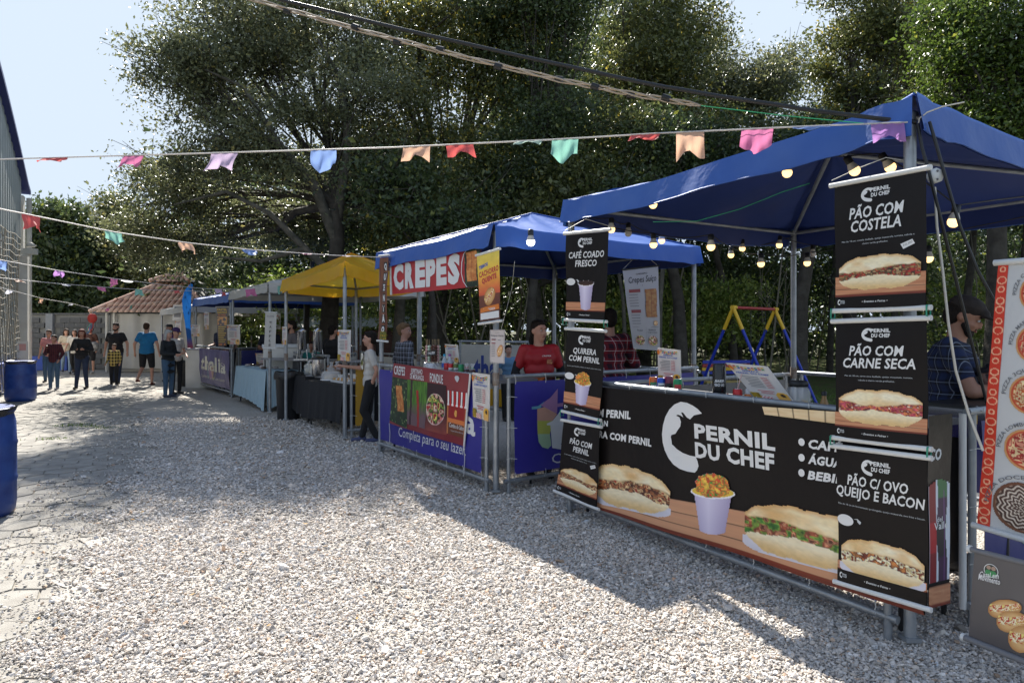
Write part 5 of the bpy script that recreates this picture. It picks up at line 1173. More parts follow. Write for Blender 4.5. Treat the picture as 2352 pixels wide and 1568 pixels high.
# fondue banner
t = thing('fondue_banner', 'maroon banner with CREPES, ESPETINHO DE MORANGO and FONDUE pictures on the CREPES barrier', 'banner', A2, 0)
S = px_sheet(t, A2, B2, .085, [cA(150, 434), cA(803, 527), cA(745, 1143), cA(110, 945)], rip=.006, rl=.7, seed=4); S.base(M_MAR)
qA = lambda x, y: S.uv(*cA(x, y))
S.art('printed_crepe_photo', (qA(136, 548), qA(275, 575), qA(270, 990), qA(112, 920)), foliage_fn((34, 60, 36), (160, 180, 110), 6, 9), 40, 70)
S.art('printed_skewer_photo', (qA(275, 572), qA(433, 598), qA(420, 995), qA(272, 950)), grass_fn(4), 50, 70)
S.art('printed_fondue_photo', (qA(433, 600), qA(602, 625), qA(605, 1045), qA(424, 1000)), lambda x, y: (mixc(rgb(48, 16, 26), rgb(150, 70, 60), (y-.5)*1.5+.3*fbm(x*4, y*4, 3)), np.ones(len(x), bool)), 40, 50)
S.art('printed_food', (qA(165, 612), qA(235, 620), qA(255, 865), qA(180, 855)), crepe_fn(6), 26, 50)
S.art('printed_food', (qA(420, 680), qA(592, 700), qA(595, 970), qA(425, 960)), bowl_fn(6), 60, 60)
S.art('printed_hut', (qA(612, 665), qA(780, 690), qA(752, 1080), qA(605, 1030)), hut_fn(), 54, 60)
S.textpx('CREPES', *cA(158, 528), *cA(255, 542), 19.5, M_INKW, bold=.02); S.textpx('ESPETINHO', *cA(308, 522), *cA(398, 532), 11.5, M_INKW, bold=.015); S.textpx('DE MORANGO', *cA(300, 565), *cA(408, 585), 11.5, M_INKW, bold=.015); S.textpx('FONDUE', *cA(458, 592), *cA(577, 612), 20, M_INKW, bold=.02)
S.textpx('Combo do Sabor', *cA(628, 975), *cA(752, 1012), 10, M_INKW, bold=.01, shear=.2); S.textpx('Crepes, fondue e muito mais', *cA(640, 1012), *cA(745, 1038), 3.5, M_PALE, bold=0)
hp = [(x, y) for x, y in ((698, 598), (684, 575), (680, 555), (690, 541), (699, 552), (709, 543), (718, 560), (712, 580))]; S.polypx('printed_heart', [cA(x, y) for x, y in hp+[(698, 590)]+[(708, 577), (712, 560), (706, 550), (699, 560), (691, 549), (686, 557), (690, 575), (698, 590)][::1]], M_PALE) if False else S.polypx('printed_heart', [cA(x, y) for x, y in hp], M_PALE)
b = MB(); P = S.arr([(1.0, -.01), (1.0, 1.01)], .0); MB().tube([P[0], P[1]], .010, 8).build('batten', M_BATT, t)
P = S.arr([(0, 1), (1, 1)], .004)
for k, p_ in enumerate(P): MB().tube([p_, Vector(p_)+Vector((0.01, 0, -.12)), Vector(p_)+Vector((0, .02, -.30 if k else -.26))], .004, 5).build('tie_string', M_TIE, t)
poster('tall price poster at the right end of the front CREPES barrier', A2, B2, .07, [cA(820, 512), cA(968, 532), cA(965, 930), cA(828, 886)], [('BARRACA', .32, .68), ('COMBO DO SABOR', .14, .90)])
# hanging CREPES SUIÇO menu
t = thing('hanging_menu', 'long white Crepes Suiço menu hanging from the right side of the second blue canopy', 'banner', S2.FR+S2.v*1.9, 0)
S = px_sheet(t, S2.FR, S2.BR, -.02, [c4(592, 412), c4(860, 382), c4(880, 1015), c4(676, 1000)], rip=.005, seed=4); S.base(mat('menu_grey', (0.42, 0.41, 0.42), rough=.5))
S.text('CARDÁPIO', .34, .07, .66, M_INKK, hv=.018, bold=.02); S.text('Crepes Suíço', .12, .165, .92, M_INKK, hv=.075, shear=.2, bold=.005)
S.rects('printed_heading', [(.10, .245, .42, .285), (.10, .50, .38, .54)], M_MAR); S.rects('printed_lines', [(.08, .31+.035*k, .34, .317+.035*k) for k in range(5)]+[(.08, .565+.035*k, .34, .572+.035*k) for k in range(4)]+[(.48, .2, .50, .21)], M_GREYI)
S.rects('divider', [(.08, .715, .94, .719), (.5, .72, .504, .97)], M_GREYI); S.text('Fondue', .2, .77, .38, M_INKK, hv=.025, shear=.2); S.text('Espetinho de', .58, .76, .84, M_INKK, hv=.02, shear=.2); S.text('morango com chocolate', .54, .79, .9, M_INKK, hv=.016, shear=.2)
S.art('printed_food', (.50, .24, .95, .62), lambda x, y: (crepe_fn(9)[0:0] if False else crepe_fn(9)(x, y)[0]*np.array([.78, .80, .75]), crepe_fn(9)(x, y)[1]), 30, 50); S.art('printed_food', (.10, .82, .44, .95), bowl_fn(3), 24, 24); S.art('printed_food', (.55, .82, .92, .95), bowl_fn(8), 24, 24); S.art('printed_hand', (.76, .63, .92, .71), hotdog_fn(2), 16, 12)
batten(S, -.012, r=.010, m=M_INKK, ext=.02); P = S.arr([(0, -.01), (1, -.01)], 0); top = Vector((P[0]+P[1])/2)+Vector((0, 0, .18)); MB().tube([P[0], top, P[1]], .003, 4).build('cord', M_TIE, t)
# posters on the nearest stall's counter
poster('upright price poster behind the row of drink cans', A1, B1, -.22, [c4(856, 992), c4(1027, 1010), c4(1032, 1260), c4(862, 1250)], [('BARRACA', .30, .70), ('PERNIL DU CHEF', .10, .90)])
poster('large menu card leaning back to the left beside the snack jar', A1, B1, -.16, [c4(1368, 1104), c4(1682, 1132), c4(1890, 1412), c4(1600, 1378)], [('BARRACA', .30, .70), ('PERNIL DU CHEF', .10, .90)])
poster('small price poster standing behind the skewers on the CREPES counter', A2, B2, -.25, [cB(750, 1132), cB(888, 1142), cB(908, 1330), cB(765, 1330)], [('BARRACA', .30, .70), ('COMBO DO SABOR', .14, .90)])
poster('price poster at chest height on the right pole of the yellow stall', S3.FL, S3.FR, .05, [c2(1322, 602), c2(1427, 602), c2(1423, 858), c2(1322, 850)], [('BARRACA', .30, .70), ('DELÍCIAS', .24, .76)])
poster('price poster edge-on at the left pole of the yellow stall', S3.FL, S3.FR, .05, [c2(868, 576), c2(903, 576), c2(903, 722), c2(868, 722)], [('BARRACA', .2, .8)])
poster('price poster on the double pole at the thalia corner', S4.FL, S4.FR, .08, [c2(418, 560), c2(520, 562), c2(522, 722), c2(422, 718)], [('BARRACA', .30, .70), ('LANCHES', .2, .8)])
poster('pale price poster at the left pole of the faded blue canopy', S5.FL, S5.FR, .05, [c2(122, 562), c2(195, 562), c2(195, 656), c2(125, 654)], [('BARRACA', .30, .70)])
poster('narrow price poster hanging in the pastel stall', S5.FL, S5.FR, -.3, [c2(228, 458), c2(270, 460), c2(270, 600), c2(232, 600)], [('PASTEL', .2, .8)])
poster('price poster beside the blue feather flag', S6.FL, S6.FR, .0, [c2(-6, 525), c2(43, 525), c2(43, 642), c2(-6, 640)], [('BARRACA', .30, .70)])
poster('price poster furthest along the lane, partly hidden by the man in the black cap', S6.FL, S6.FR, -.4, [(368, 741), (382, 741), (382, 768), (368, 768)], [('CHURROS', .2, .8)])
poster('price poster standing on the pale blue table', S4.FL, S4.FR, -.4, [c2(648, 792), c2(728, 796), c2(742, 880), c2(660, 880)], [('BARRACA', .3, .7)])
# WAFFLE, PASTEL and the far banners
t = thing('hanging_banner', 'white banner reading WAFFLE in spaced vertical letters at the right pole of the off-white canopy', 'banner', S4.FR, 0)
S = px_sheet(t, S4.FL, S4.FR, .06, [c2(730, 462), c2(822, 464), c2(812, 752), c2(721, 748)], rip=.003); S.base(mat('cream_vinyl', (0.52, 0.51, 0.48), rough=.5))
S.text('BAZINI', .2, .12, .82, M_GREYI, hv=.045, bold=0)
for k, ch in enumerate('WAFFLE'): S.text(ch, .40, .30+.13*k, .62, M_INKK, hv=.062, bold=.02)
batten(S, -.01, r=.012); batten(S, 1.01, r=.014)
t = thing('hanging_banner', 'dark PASTEL banner with golden pastries and price list', 'banner', S5.FR, 0)
S = px_sheet(t, S5.FL, S5.FR, -.1, [c2(330, 418), c2(428, 418), c2(412, 735), c2(345, 735)], rip=.004, seed=6); S.base(mat('brown_vinyl', (0.045, 0.02, 0.018), rough=.4))
S.text('PASTEL', .08, .09, .92, M_YELI, hv=.06, bold=.042); S.text('QUENTINHO', .08, .16, .92, M_YELI, hv=.05, bold=.04); S.text('NA HORA', .15, .22, .85, M_ORGI, hv=.045, bold=.04)
S.art('printed_food', (.05, .24, .95, .46), lambda x, y: (mixc(rgb(200, 120, 40), rgb(240, 190, 100), fbm(x*8, y*6, 5)*1.5-.2), noise2(x*6, y*5, 9) > .35), 24, 16); S.rects('printed_prices', [(.1, .49+.055*k, .9-.1*(k % 3), .51+.055*k) for k in range(8)], M_YELI); S.rects('printed_footer', [(.1, .93, .9, .98)], M_ORGI)
batten(S, -.015, r=.012)
t = thing('hanging_banner', 'grey-pink banner hanging deep inside the yellow stall', 'banner', S4.BR, 0)
S = px_sheet(t, S4.BL, S4.BR, .1, [c2(960, 402), c2(1015, 404), c2(1012, 615), c2(966, 613)], rip=.003); S.base(mat('mauve_vinyl', (0.30, 0.27, 0.28), rough=.6)); S.rects('pink_foot', [(0, .7, 1, 1)], mat('pink_vinyl', (0.30, 0.13, 0.12), rough=.6)); S.poly('printed_emblem', [(.5+.28*math.cos(a*.3), .35+.2*math.sin(a*.3)) for a in range(21)], M_GREYI)
t = thing('prohibition_sign', 'white sign with a red ring partly behind the WAFFLE banner', 'sign', S4.FR+S4.v*2, 0)
S = px_sheet(t, S4.FL+S4.v*2, S4.FR+S4.v*2, 0, [c2(800, 465), c2(855, 467), c2(853, 597), c2(800, 595)]); S.base(M_PAPER, nu=2, nv=2); S.poly('red_ring', [(.5+.42*math.cos(a*.3), .34+.2*math.sin(a*.3)) for a in range(21)], M_REDI); S.poly('ring_field', [(.5+.32*math.cos(a*.3), .34+.15*math.sin(a*.3)) for a in range(21)], M_PAPER); S.rects('printed_lines', [(.2, .7, .8, .73), (.2, .8, .8, .83)], M_GREYI)
# blue feather flag
t = thing('feather_flag', 'tall narrow blue and orange feather flag on a thin pole beside the black bin', 'flag', G(428, 886), 0)
fp = G(428, 886); YF = fp.y
edgeL = [(438, 652), (424, 668), (418, 690), (419, 710), (424, 740), (429, 780), (431, 810), (433, 836), (435, 868)]; edgeR = [(443, 654), (440, 672), (439, 692), (439, 710), (437, 740), (440, 780), (445, 810), (448, 836), (449, 862)]
vs = []
for i, (a, c) in enumerate(zip(edgeL, edgeR)):
    for k in range(5):
        q = D(a[0]+(c[0]-a[0])*k/4, (a[1]+(c[1]-a[1])*k/4-755)*.97+755-4, YF+.03*math.sin(i*1.3+k)); vs.append(q)
b = MB(); b.add(vs, [(i*5+k, i*5+k+1, i*5+k+6, i*5+k+5) for i in range(8) for k in range(4)], True)
me = b.mesh('flag_cloth', ROOT[t.name]); col_ = [];
for i in range(9):
    for k in range(5): col_.append(lin((22, 92, 165) if i < 6 else (170, 60, 36)) if i < 8 else lin((18, 50, 130)))
point_color(me, col_); link('flag_cloth', me, t, mat('flag_print', (0, 0, 0), attr='Col', transl=.25, rough=.6)); MB().tube([D(449, 868, YF), Vector((D(452, 880, YF).x, YF, 0))], .008, 6).build('flag_pole', M_GALV, t)
MB().tube([D(437, 648, YF), D(444, 700, YF), D(447, 780, YF), D(450, 868, YF)], .008, 6).build('flag_pole', M_GALV, t)
# small sign board with black picture under the far canopy
t = thing('menu_board', 'small dark and cream menu board hanging at the left of the furthest canopy', 'menu', S6.FL, 0)
S = px_sheet(t, S6.FL, S6.FR, .03, [(398, 700), (420, 700), (418, 735), (396, 735)]); S.base(M_PAPER, nu=2, nv=2); S.rects('printed_block', [(.15, .1, .85, .45), (.15, .55, .85, .8)], M_GREYI)
# ================================================================ counters and goods
M_TBL = mat('grey_table_top', (0.22, 0.22, 0.23), rough=.5); M_BLKM = mat('black_metal', (0.015, 0.015, 0.016), rough=.4); M_STEEL = mat('stainless_steel', (0.55, 0.55, 0.56), rough=.22, metal=1.0)
M_CLR = mat('clear_plastic', (0.85, 0.87, 0.88), rough=.08, trans=.0, alpha=.32, spec=.8)
def table(label, A, Bp, v, depth, z, m=M_TBL, inset=.05, name='counter_table', legs=True, cat='table'):
    t = thing(name, label, cat, horiz(A)); A, Bp = horiz(A), horiz(Bp); d = (Bp-A).normalized(); c = (A+Bp)/2+v*(depth/2)
    MB().box(c+Vector((0, 0, z-.02)), ((Bp-A).length, depth, .035), rz=math.atan2(d.y, d.x)).build('table_top', m, t)
    if legs:
        for a in (A+d*inset, Bp-d*inset):
            for q in (inset, depth-inset):
                MB().tube([a+v*q, a+v*q+Vector((0, 0, z-.035))], .014, 6).build('leg', M_BLKM, t)
    return t
def at(S, px, off, z):
    """spot on a counter behind a stall's front line, seen in this direction"""
    p = on_plane(px, 800, S.FL, S.FR, off); return Vector((p.x, p.y, z))
ZC = 1.075
table('grey counter board behind the front rail of the PERNIL DU CHEF stall', S1.FL+S1.u*.05+S1.v*.05, S1.FR-S1.u*.05+S1.v*.05, S1.v, .5, ZC)
def can(label, p, m, m2, txt=None, group='drink cans lined up on the counter', r=.031, h=.118):
    t = thing('drink_can', label, 'can', p, 0, group); MB().lathe(p, [(r*.8, 0), (r, .010), (r, h-.014), (r*.82, h-.002)], 20).build('body', m, t)
    MB().lathe(p+Vector((0, 0, h-.003)), [(r*.82, 0), (r*.84, .003), (r*.78, .002), (r*.7, -.002)], 20).build('lid', M_STEEL, t)
    vw = Vector((-p.x, -p.y, 0)).normalized(); sd = Vector((-vw.y, vw.x, 0))*-1
    b = MB(); b.grid(lambda u, w: p+Vector((0, 0, .03+.05*w))+(vw*math.cos((u-.5)*1.7)+sd*math.sin((u-.5)*1.7))*(r+.0009), 10, 4); b.build('label_patch', m2, t)
    if txt:
        V, Fs = text_mesh(txt, .04, 0, 2); W = V[:, 0].max(); an = (V[:, 0]/W-.5)*1.25; b = MB()
        b.add([p+Vector((0, 0, .045+yy/CAP*.019))+(vw*math.cos(a)+sd*math.sin(a))*(r+.0018) for a, yy in zip(an, V[:, 1])], Fs); b.build('lettering', M_INKW if m2 is not M_INKW else M_INKK, t)
    return t
mk = lambda n, c, **k: mat(n, c, rough=.28, metal=.25, **k)
C_OR = mk('orange_can', (0.62, 0.13, 0.02)); C_BL = mk('blue_can', (0.01, 0.06, 0.42)); C_MR = mk('maroon_can', (0.16, 0.015, 0.05)); C_GR = mk('green_can', (0.01, 0.22, 0.08)); C_RD = mk('red_can', (0.5, 0.015, 0.02)); C_OL = mk('olive_can', (0.10, 0.14, 0.03))
can('orange drink can, leftmost of the row on the nearest counter', at(S1, 1501, -.10, ZC), C_OR, M_GRNI, 'FANTA')
can('blue and red PEPSI can in the row on the nearest counter', at(S1, 1519, -.09, ZC), C_BL, M_INKW, 'PEPSI')
can('dark maroon can between the blue and the green can', at(S1, 1537, -.12, ZC), C_MR, M_INKK, None, h=.132)
can('green drink can, rightmost of the row on the nearest counter', at(S1, 1557, -.10, ZC), C_GR, M_REDI, None)
can('red can with a striped straw beside the black thermos', at(S1, 1694, -.12, ZC-.03), C_RD, M_RED, None, group=None)
p = at(S1, 1694, -.12, ZC+.085); t = MB().tube([p, p+Vector((.025, -.01, .10))], .0035, 6).build('drinking_straw', mat('pink_straw', (0.65, 0.42, 0.40), rough=.5)); ROOT[t.name] = Matrix.Identity(4); tag(t, 'pale pink straw standing in the red can', 'straw')
p = at(S1, 1652, -.12, ZC-.03); t = thing('thermos_flask', 'tall black thermos printed PERNIL DU CHEF on the counter', 'flask', p)
MB().lathe(p, [(.040, 0), (.044, .01), (.044, .225), (.041, .232), (.041, .262), (.036, .272)], 24).build('body', mat('gloss_black', (0.012, 0.012, 0.013), rough=.2), t)
vw = Vector((-p.x, -p.y, 0)).normalized(); sd = Vector((-vw.y, vw.x, 0))*-1
for st, z, h in (('PERNIL', .150, .018), ('DU CHEF', .124, .018)):
    V, Fs = text_mesh(st, .05, 0, 2); W = V[:, 0].max(); b = MB(); b.add([p+Vector((0, 0, z+yy/CAP*h))+(vw*math.cos((x/W-.5)*1.5)+sd*math.sin((x/W-.5)*1.5))*.0455 for x, yy in V], Fs); b.build('lettering', M_INKW, t)
b = MB(); b.grid(lambda u, w: p+Vector((0, 0, .0+.055*w*(1-.4*(2*u-1)**2)))+(vw*math.cos((u-.65)*1.3)+sd*math.sin((u-.65)*1.3))*.0452, 10, 4); b.build('label_patch', M_PALE, t)
def bottle(label, p, prof, m, cap, name='bottle', group=None, cz=.02, cr=.4):
    t = thing(name, label, 'bottle', p, 0, group); MB().lathe(p, prof, 18).build('body', m, t); r, z = prof[-1]; MB().lathe(p+Vector((0, 0, z)), [(r*1.15, 0), (r*1.15, cz), (r*cr, cz*1.3)], 12).build('cap', cap, t); return t
bottle('tiny white bottle with a red nozzle cap by the thermos', at(S1, 1671, -.10, ZC-.03), [(.016, 0), (.018, .004), (.018, .035), (.010, .045)], M_BATT, M_REDI, cz=.028)
bottle('squat orange sauce bottle with a white cap behind the menu card', at(S1, 1717, -.18, ZC-.02), [(.022, 0), (.025, .005), (.025, .06), (.014, .072)], M_ORGI, M_BATT, cz=.03)
bottle('small glass condiment bottle with a dark cap, right end of the counter', at(S1, 1893, -.12, ZC-.02), [(.022, 0), (.026, .01), (.024, .07), (.013, .10), (.013, .115)], mat('amber_glass', (0.40, 0.22, 0.08), rough=.1, alpha=.75), M_INKK)
p = at(S1, 1833, -.28, ZC-.03); t = thing('snack_jar', 'square clear jar with a black lid, part full of yellow crisps', 'jar', p)
b = MB(); n_ = 24; prof = [(.055, 0), (.064, .01), (.066, .11), (.055, .14), (.045, .15)]; vs = []
for r, z in prof:
    for k in range(n_):
        a = 2*math.pi*k/n_; q = (abs(math.cos(a))**4+abs(math.sin(a))**4)**-.25; vs.append(p+Vector((r*q*math.cos(a), r*q*math.sin(a), z)))
b.add(vs, [(i*n_+k, i*n_+(k+1) % n_, (i+1)*n_+(k+1) % n_, (i+1)*n_+k) for i in range(4) for k in range(n_)], True); b.build('jar_body', M_CLR, t)
MB().lathe(p+Vector((0, 0, .150)), [(.056, 0), (.060, .004), (.060, .028), (.052, .034)], 24).build('jar_lid', M_INKK, t)
b = MB(); rr = random.Random(5)
for k in range(40): b.ball(p+Vector((rr.uniform(-.045, .045), rr.uniform(-.045, .045), .012+rr.random()*.05)), .012, 6, 4, (1, .7, .5))
o = b.build('crisps', mat('yellow_crisps', (0.72, 0.42, 0.04), rough=.7), t); o['kind'] = 'stuff'
p = at(S1, 1740, -.14, ZC+.006); MBx = MB(); MBx.box(p, (.16, .10, .018), rz=.5); t = MBx.build('paper_tray', M_PAPER); ROOT[t.name] = Matrix.Identity(4); tag(t, 'low white paper tray lying in front of the menu card', 'tray')
p = at(S1, 1762, -.16, ZC+.0); MBx = MB(); MBx.box(p, (.12, .10, .02), rz=.5); t = MBx.build('card_terminal', M_INKK); ROOT[t.name] = Matrix.Identity(4); tag(t, 'flat black tray beside the white paper tray', 'tray')
# cook's side: griddle, pots
g0 = S1.FR+S1.v*.75-S1.u*.12
t = thing('griddle_stand', 'steel griddle stand with a black pan and valve plate in front of the cook', 'griddle', g0)
MB().box(g0+S1.v*.35+Vector((0, 0, 1.02)), (.5, .75, .16), rz=math.atan2(S1.u.y, S1.u.x)).build('griddle_body', M_STEEL, t)
MB().box(g0+S1.v*.35+Vector((0, 0, 1.11)), (.46, .7, .02), rz=math.atan2(S1.u.y, S1.u.x)).build('griddle_plate', M_BLKM, t)
for a in (-.2, .2):
    for q in (.02, .68): MB().tube([g0+S1.u*a+S1.v*q, g0+S1.u*a+S1.v*q+Vector((0, 0, .95))], .014, 6).build('leg', M_BLKM, t)
q = on_plane(2236, 968, S1.FR, S1.BR, .04); MB().box(q+Vector((0, 0, .03)), (.02, .035, .085), rz=math.atan2(S1.v.y, S1.v.x)+1.57).build('valve_plate', M_YELI, t)
q = on_plane(2272, 985, S1.FR, S1.BR, -.25); t = thing('stock_pot', 'stainless pot with a black handle at the right end of the nearest stall', 'pot', Vector((q.x, q.y, 1.12)))
pq = Vector((q.x, q.y, 1.125)); MB().lathe(pq, [(.09, 0), (.1, .01), (.1, .15), (.104, .155)], 28).build('body', M_STEEL, t); MB().lathe(pq+Vector((0, 0, .157)), [(.104, 0), (.08, .02), (.02, .03), (.02, .05), (.0, .055)], 28).build('pot_lid', M_BLKM, t)
MB().tube([pq+Vector((-.06, -.085, .09)), pq+Vector((-.05, -.13, .11)), pq+Vector((.03, -.13, .11)), pq+Vector((.04, -.09, .09))], .009, 8).build('handle', M_BLKM, t)
# --- CREPES counter
ZD = 1.06
table('long counter board behind the front rail of the CREPES stall', S2.FL+S2.u*.1+S2.v*.06, S2.FR-S2.u*.1+S2.v*.06, S2.v, .5, ZD)
p = at(S2, 994, -.2, ZD); t = thing('skewer_stand', 'foil-wrapped round stand holding chocolate and marshmallow skewers', 'stand', p)
M_FOIL = mat('crumpled_foil', (0.62, 0.62, 0.63), rough=.28, metal=.9, bump=1.0, bscale=45)
MB().lathe(p, [(.105, 0), (.108, .02), (.108, .095), (.10, .102), (0, .102)], 30).build('foil_base', M_FOIL, t)
rr = random.Random(9)
for k in range(12):
    a = k/12*6.28; c = p+Vector((.075*math.cos(a), .075*math.sin(a)*.7, .10)); MB().tube([c, c+Vector((rr.uniform(-.01, .01), 0, .27))], .0022, 5).build('stick', mat('bamboo', (0.45, 0.33, 0.18), rough=.8), t)
    mm = (mat('mint_sweet', (0.55, 0.68, 0.52), rough=.6), mat('chocolate', (0.12, 0.045, 0.025), rough=.4), mat('pink_sweet', (0.62, 0.38, 0.36), rough=.6))[(0, 1, 1, 2)[k % 4]]; b = MB()
    for j in range(6): b.ball(c+Vector((0, 0, .025+j*.032)), .0175, 8, 6)
    b.build('sweets', mm, t)['kind'] = 'stuff'
pt = Sheet(t, [p+Vector((-.06, -.10, .24)), p+Vector((.05, -.10, .25)), p+Vector((.05, -.10, .19)), p+Vector((-.06, -.10, .18))]); pt.base(M_INKK, name='price_card', nu=2, nv=2); pt.text('14,00', .15, .75, .85, M_INKW, hv=.5, bold=.04)
wb = mat('water_bottle', (0.62, 0.72, 0.78), rough=.08, alpha=.5)
for px_, cap, lab, dd in ((1021, mat('cyan_cap', (0.03, 0.35, 0.55), rough=.4), 'water bottle with a blue cap on the CREPES counter', -.12), (1033, mat('violet_cap', (0.28, 0.06, 0.28), rough=.4), 'water bottle with a purple cap on the CREPES counter', -.17)):
    p = at(S2, px_, dd, ZD); t = bottle(lab, p, [(.030, 0), (.032, .01), (.032, .06), (.029, .08), (.032, .10), (.031, .14), (.014, .175), (.013, .19)], wb, cap, 'water_bottle', 'bottles of water on the CREPES counter'); MB().lathe(p+Vector((0, 0, .07)), [(.0328, 0), (.0328, .045)], 18).build('label_band', M_BLUEI, t)
for px_, m, m2, tx, lab, dd in ((1026, C_RD, M_RED, None, 'red can half hidden behind the water bottle on the CREPES counter', -.08), (1035.5, C_RD, M_INKW, 'COLA', 'bright red can in front, left of the olive can', -.06), (1047.5, C_OL, M_INKW, 'PEPSI', 'olive can with a round PEPSI emblem on the CREPES counter', -.08), (1059, C_GR, M_GRNI, None, 'green can, right end of the CREPES can group', -.07)):
    can(lab, at(S2, px_, dd, ZD), m, m2, tx, group='drink cans on the CREPES counter', h=.125)
for px_, lab, mm in ((1072, 'chocolate apple in clear wrap, left of two', mat('choc_dark', (0.06, 0.02, 0.015), rough=.25)), (1085, 'chocolate apple in clear wrap with a green bow', mat('choc_dark', (0.06, 0.02, 0.015), rough=.25))):
    p = at(S2, px_, -.1, ZD); t = thing('wrapped_apple', lab, 'sweet', p, 0, 'wrapped sweets on the CREPES counter'); MB().ball(p+Vector((0, 0, .04)), .038, 12, 8).build('sweet', mm, t); MB().lathe(p+Vector((0, 0, .07)), [(.02, 0), (.008, .02), (.03, .065)], 10).build('wrapper', M_CLR, t); MB().ball(p+Vector((0, 0, .09)), .012, 8, 4, (1.6, .6, .5)).build('bow', M_GRNI if 'green' in lab else M_REDI, t)
# --- pale blue cloth table (stall 4)
def cloth_table(label, clabel, A, Bp, depth, z, m, drop=.62, drape=None, group=None, seed=0, fold=.018):
    A, Bp = horiz(A), horiz(Bp); u = (Bp-A).normalized(); v = Vector((-u.y, u.x, 0)); W = (Bp-A).length
    t = table(label, A+u*.02+v*.02, Bp-u*.02+v*.02, v, depth-.04, z-.008, name='folding_table')
    b = MB(); per = [(A, u, W), (Bp, v, depth), (A+v*depth+u*W, -u, W), (A+v*depth, -v, depth)]
    b.grid(lambda a, c: A+u*(W*a)+v*(depth*c)+Vector((0, 0, z+.002*math.sin(a*20+c*9))), 20, 10)
    for k, (o, d, Lk) in enumerate(per):
        out = Vector((d.y, -d.x, 0))
        def f(a, c, o=o, d=d, Lk=Lk, out=out, k=k):
            dd = drop*(1+.06*math.sin(a*5+k+seed)) if drape is None else drape(k, a); fl = fold*(math.sin(a*Lk*22+k+seed)+.5*math.sin(a*Lk*41+seed*2))*c
            return o+d*(a*Lk)+Vector((0, 0, z-dd*c))+out*(.008+.05*c+fl)
        b.grid(f, 40, 8)
    o = b.build('tablecloth', m); tag(o, clabel, 'tablecloth'); return u, v, W
M_BC = bpy.data.materials.new('pale_blue_cloth'); M_BC.use_nodes = True
_n = M_BC.node_tree.nodes; _l = M_BC.node_tree.links; _w = _n.new('ShaderNodeTexWave'); _w.inputs['Scale'].default_value = 9; _w.inputs['Distortion'].default_value = .3; _tc = _n.new('ShaderNodeTexCoord'); _l.new(_tc.outputs['Object'], _w.inputs['Vector']); _mx = _n.new('ShaderNodeMix'); _mx.data_type = 'RGBA'; _l.new(_w.outputs['Fac'], _mx.inputs['Factor']); _mx.inputs['A'].default_value = (0.26, 0.40, 0.48, 1); _mx.inputs['B'].default_value = (0.44, 0.56, 0.62, 1); _l.new(_mx.outputs['Result'], _n['Principled BSDF'].inputs['Base Color']); _n['Principled BSDF'].inputs['Roughness'].default_value = .9
MATS['pale_blue_cloth'] = M_BC
ta = G(543, 921); tb = G(612, 946)
u_, v_, W_ = cloth_table('folding table hidden under the pale blue cloth', 'pale blue striped tablecloth with a long pointed corner', ta, tb, .75, .76, M_BC, drape=lambda k, a: .60+(.14*a**3 if k == 0 else .14*(1-a)**4 if k == 1 else 0), seed=2)
rr = random.Random(12)
for k in range(26):
    p = horiz(ta)+u_*(W_*rr.uniform(.06, .95))+v_*rr.uniform(.12, .6)+Vector((0, 0, .775+rr.uniform(0, .04)))
    b = MB(); b.ball(p, .055, 8, 5, (1.1, .8, .45)); t = b.build('wrapped_cake', (mat('cake_brown', (0.10, 0.055, 0.035), rough=.35), mat('cake_wrap', (0.42, 0.36, 0.33), rough=.25))[k % 2]); ROOT[t.name] = Matrix.Identity(4)
    tag(t, '%s %s in the heap on the pale blue tablecloth' % (('dark brown unwrapped cake', 'pale foil-wrapped cake')[k % 2], 'lying'), 'cake', ('unwrapped', 'wrapped')[k % 2]+' cakes heaped on the pale blue table')
# --- black cloth tables (yellow stall)
M_BKC = mat('black_cloth', (0.012, 0.012, 0.014), rough=.85)
ka = G(701, 976); kb = G(790, 1003)
uk, vk, Wk = cloth_table('folding table under the long black cloth', 'long black tablecloth on the front table of the yellow stall', ka, kb, .7, .73, M_BKC, drop=.56, seed=1, fold=.012)
kc_ = G(668, 962); kd = G(702, 972)
cloth_table('folding table under the short black cloth', 'black tablecloth on the side table left of the longer black one', kc_, kd, 1.0, .76, M_BKC, drop=.58, seed=4, fold=.012)
P_ = lambda a, q, z=.735: horiz(ka)+uk*(Wk*a)+vk*q+Vector((0, 0, z))
p = P_(.22, .30); t = thing('cake_dome', 'clear plastic cake dome on the black cloth table', 'cake box', p); MB().lathe(p, [(.17, 0), (.165, .015), (0, .015)], 28).build('tray', M_BATT, t); MB().lathe(p+Vector((0, 0, .017)), [(.16, 0), (.15, .10), (.12, .125), (0, .13)], 28).build('dome', M_CLR, t); MB().lathe(p+Vector((0, 0, .017)), [(.11, 0), (.11, .05), (.09, .065), (0, .068)], 20).build('cake', mat('pale_cake', (0.52, 0.42, 0.30), rough=.8), t)
p = P_(.66, .28); rz_ = math.atan2(uk.y, uk.x); t = thing('pastry_box', 'long white open box of small iced pastries on the black cloth table', 'pastry box', p); MB().box(p+Vector((0, 0, .015)), (.62, .28, .03), rz=rz_).build('box_base', M_BATT, t); MB().box(p+vk*.15+Vector((0, 0, .06)), (.62, .012, .12), rz=rz_).build('box_lid', M_BATT, t)
for i in range(12):
    for j in range(3):
        q = p+uk*(-.27+.049*i)+vk*(-.09+.08*j)+Vector((0, 0, .045)); MB().ball(q, .026, 8, 5, (1, 1, .75)).build('pastry', (mat('golden_pastry', (0.50, 0.27, 0.08), rough=.6), M_BATT)[(i+j) % 3 == 2], t)
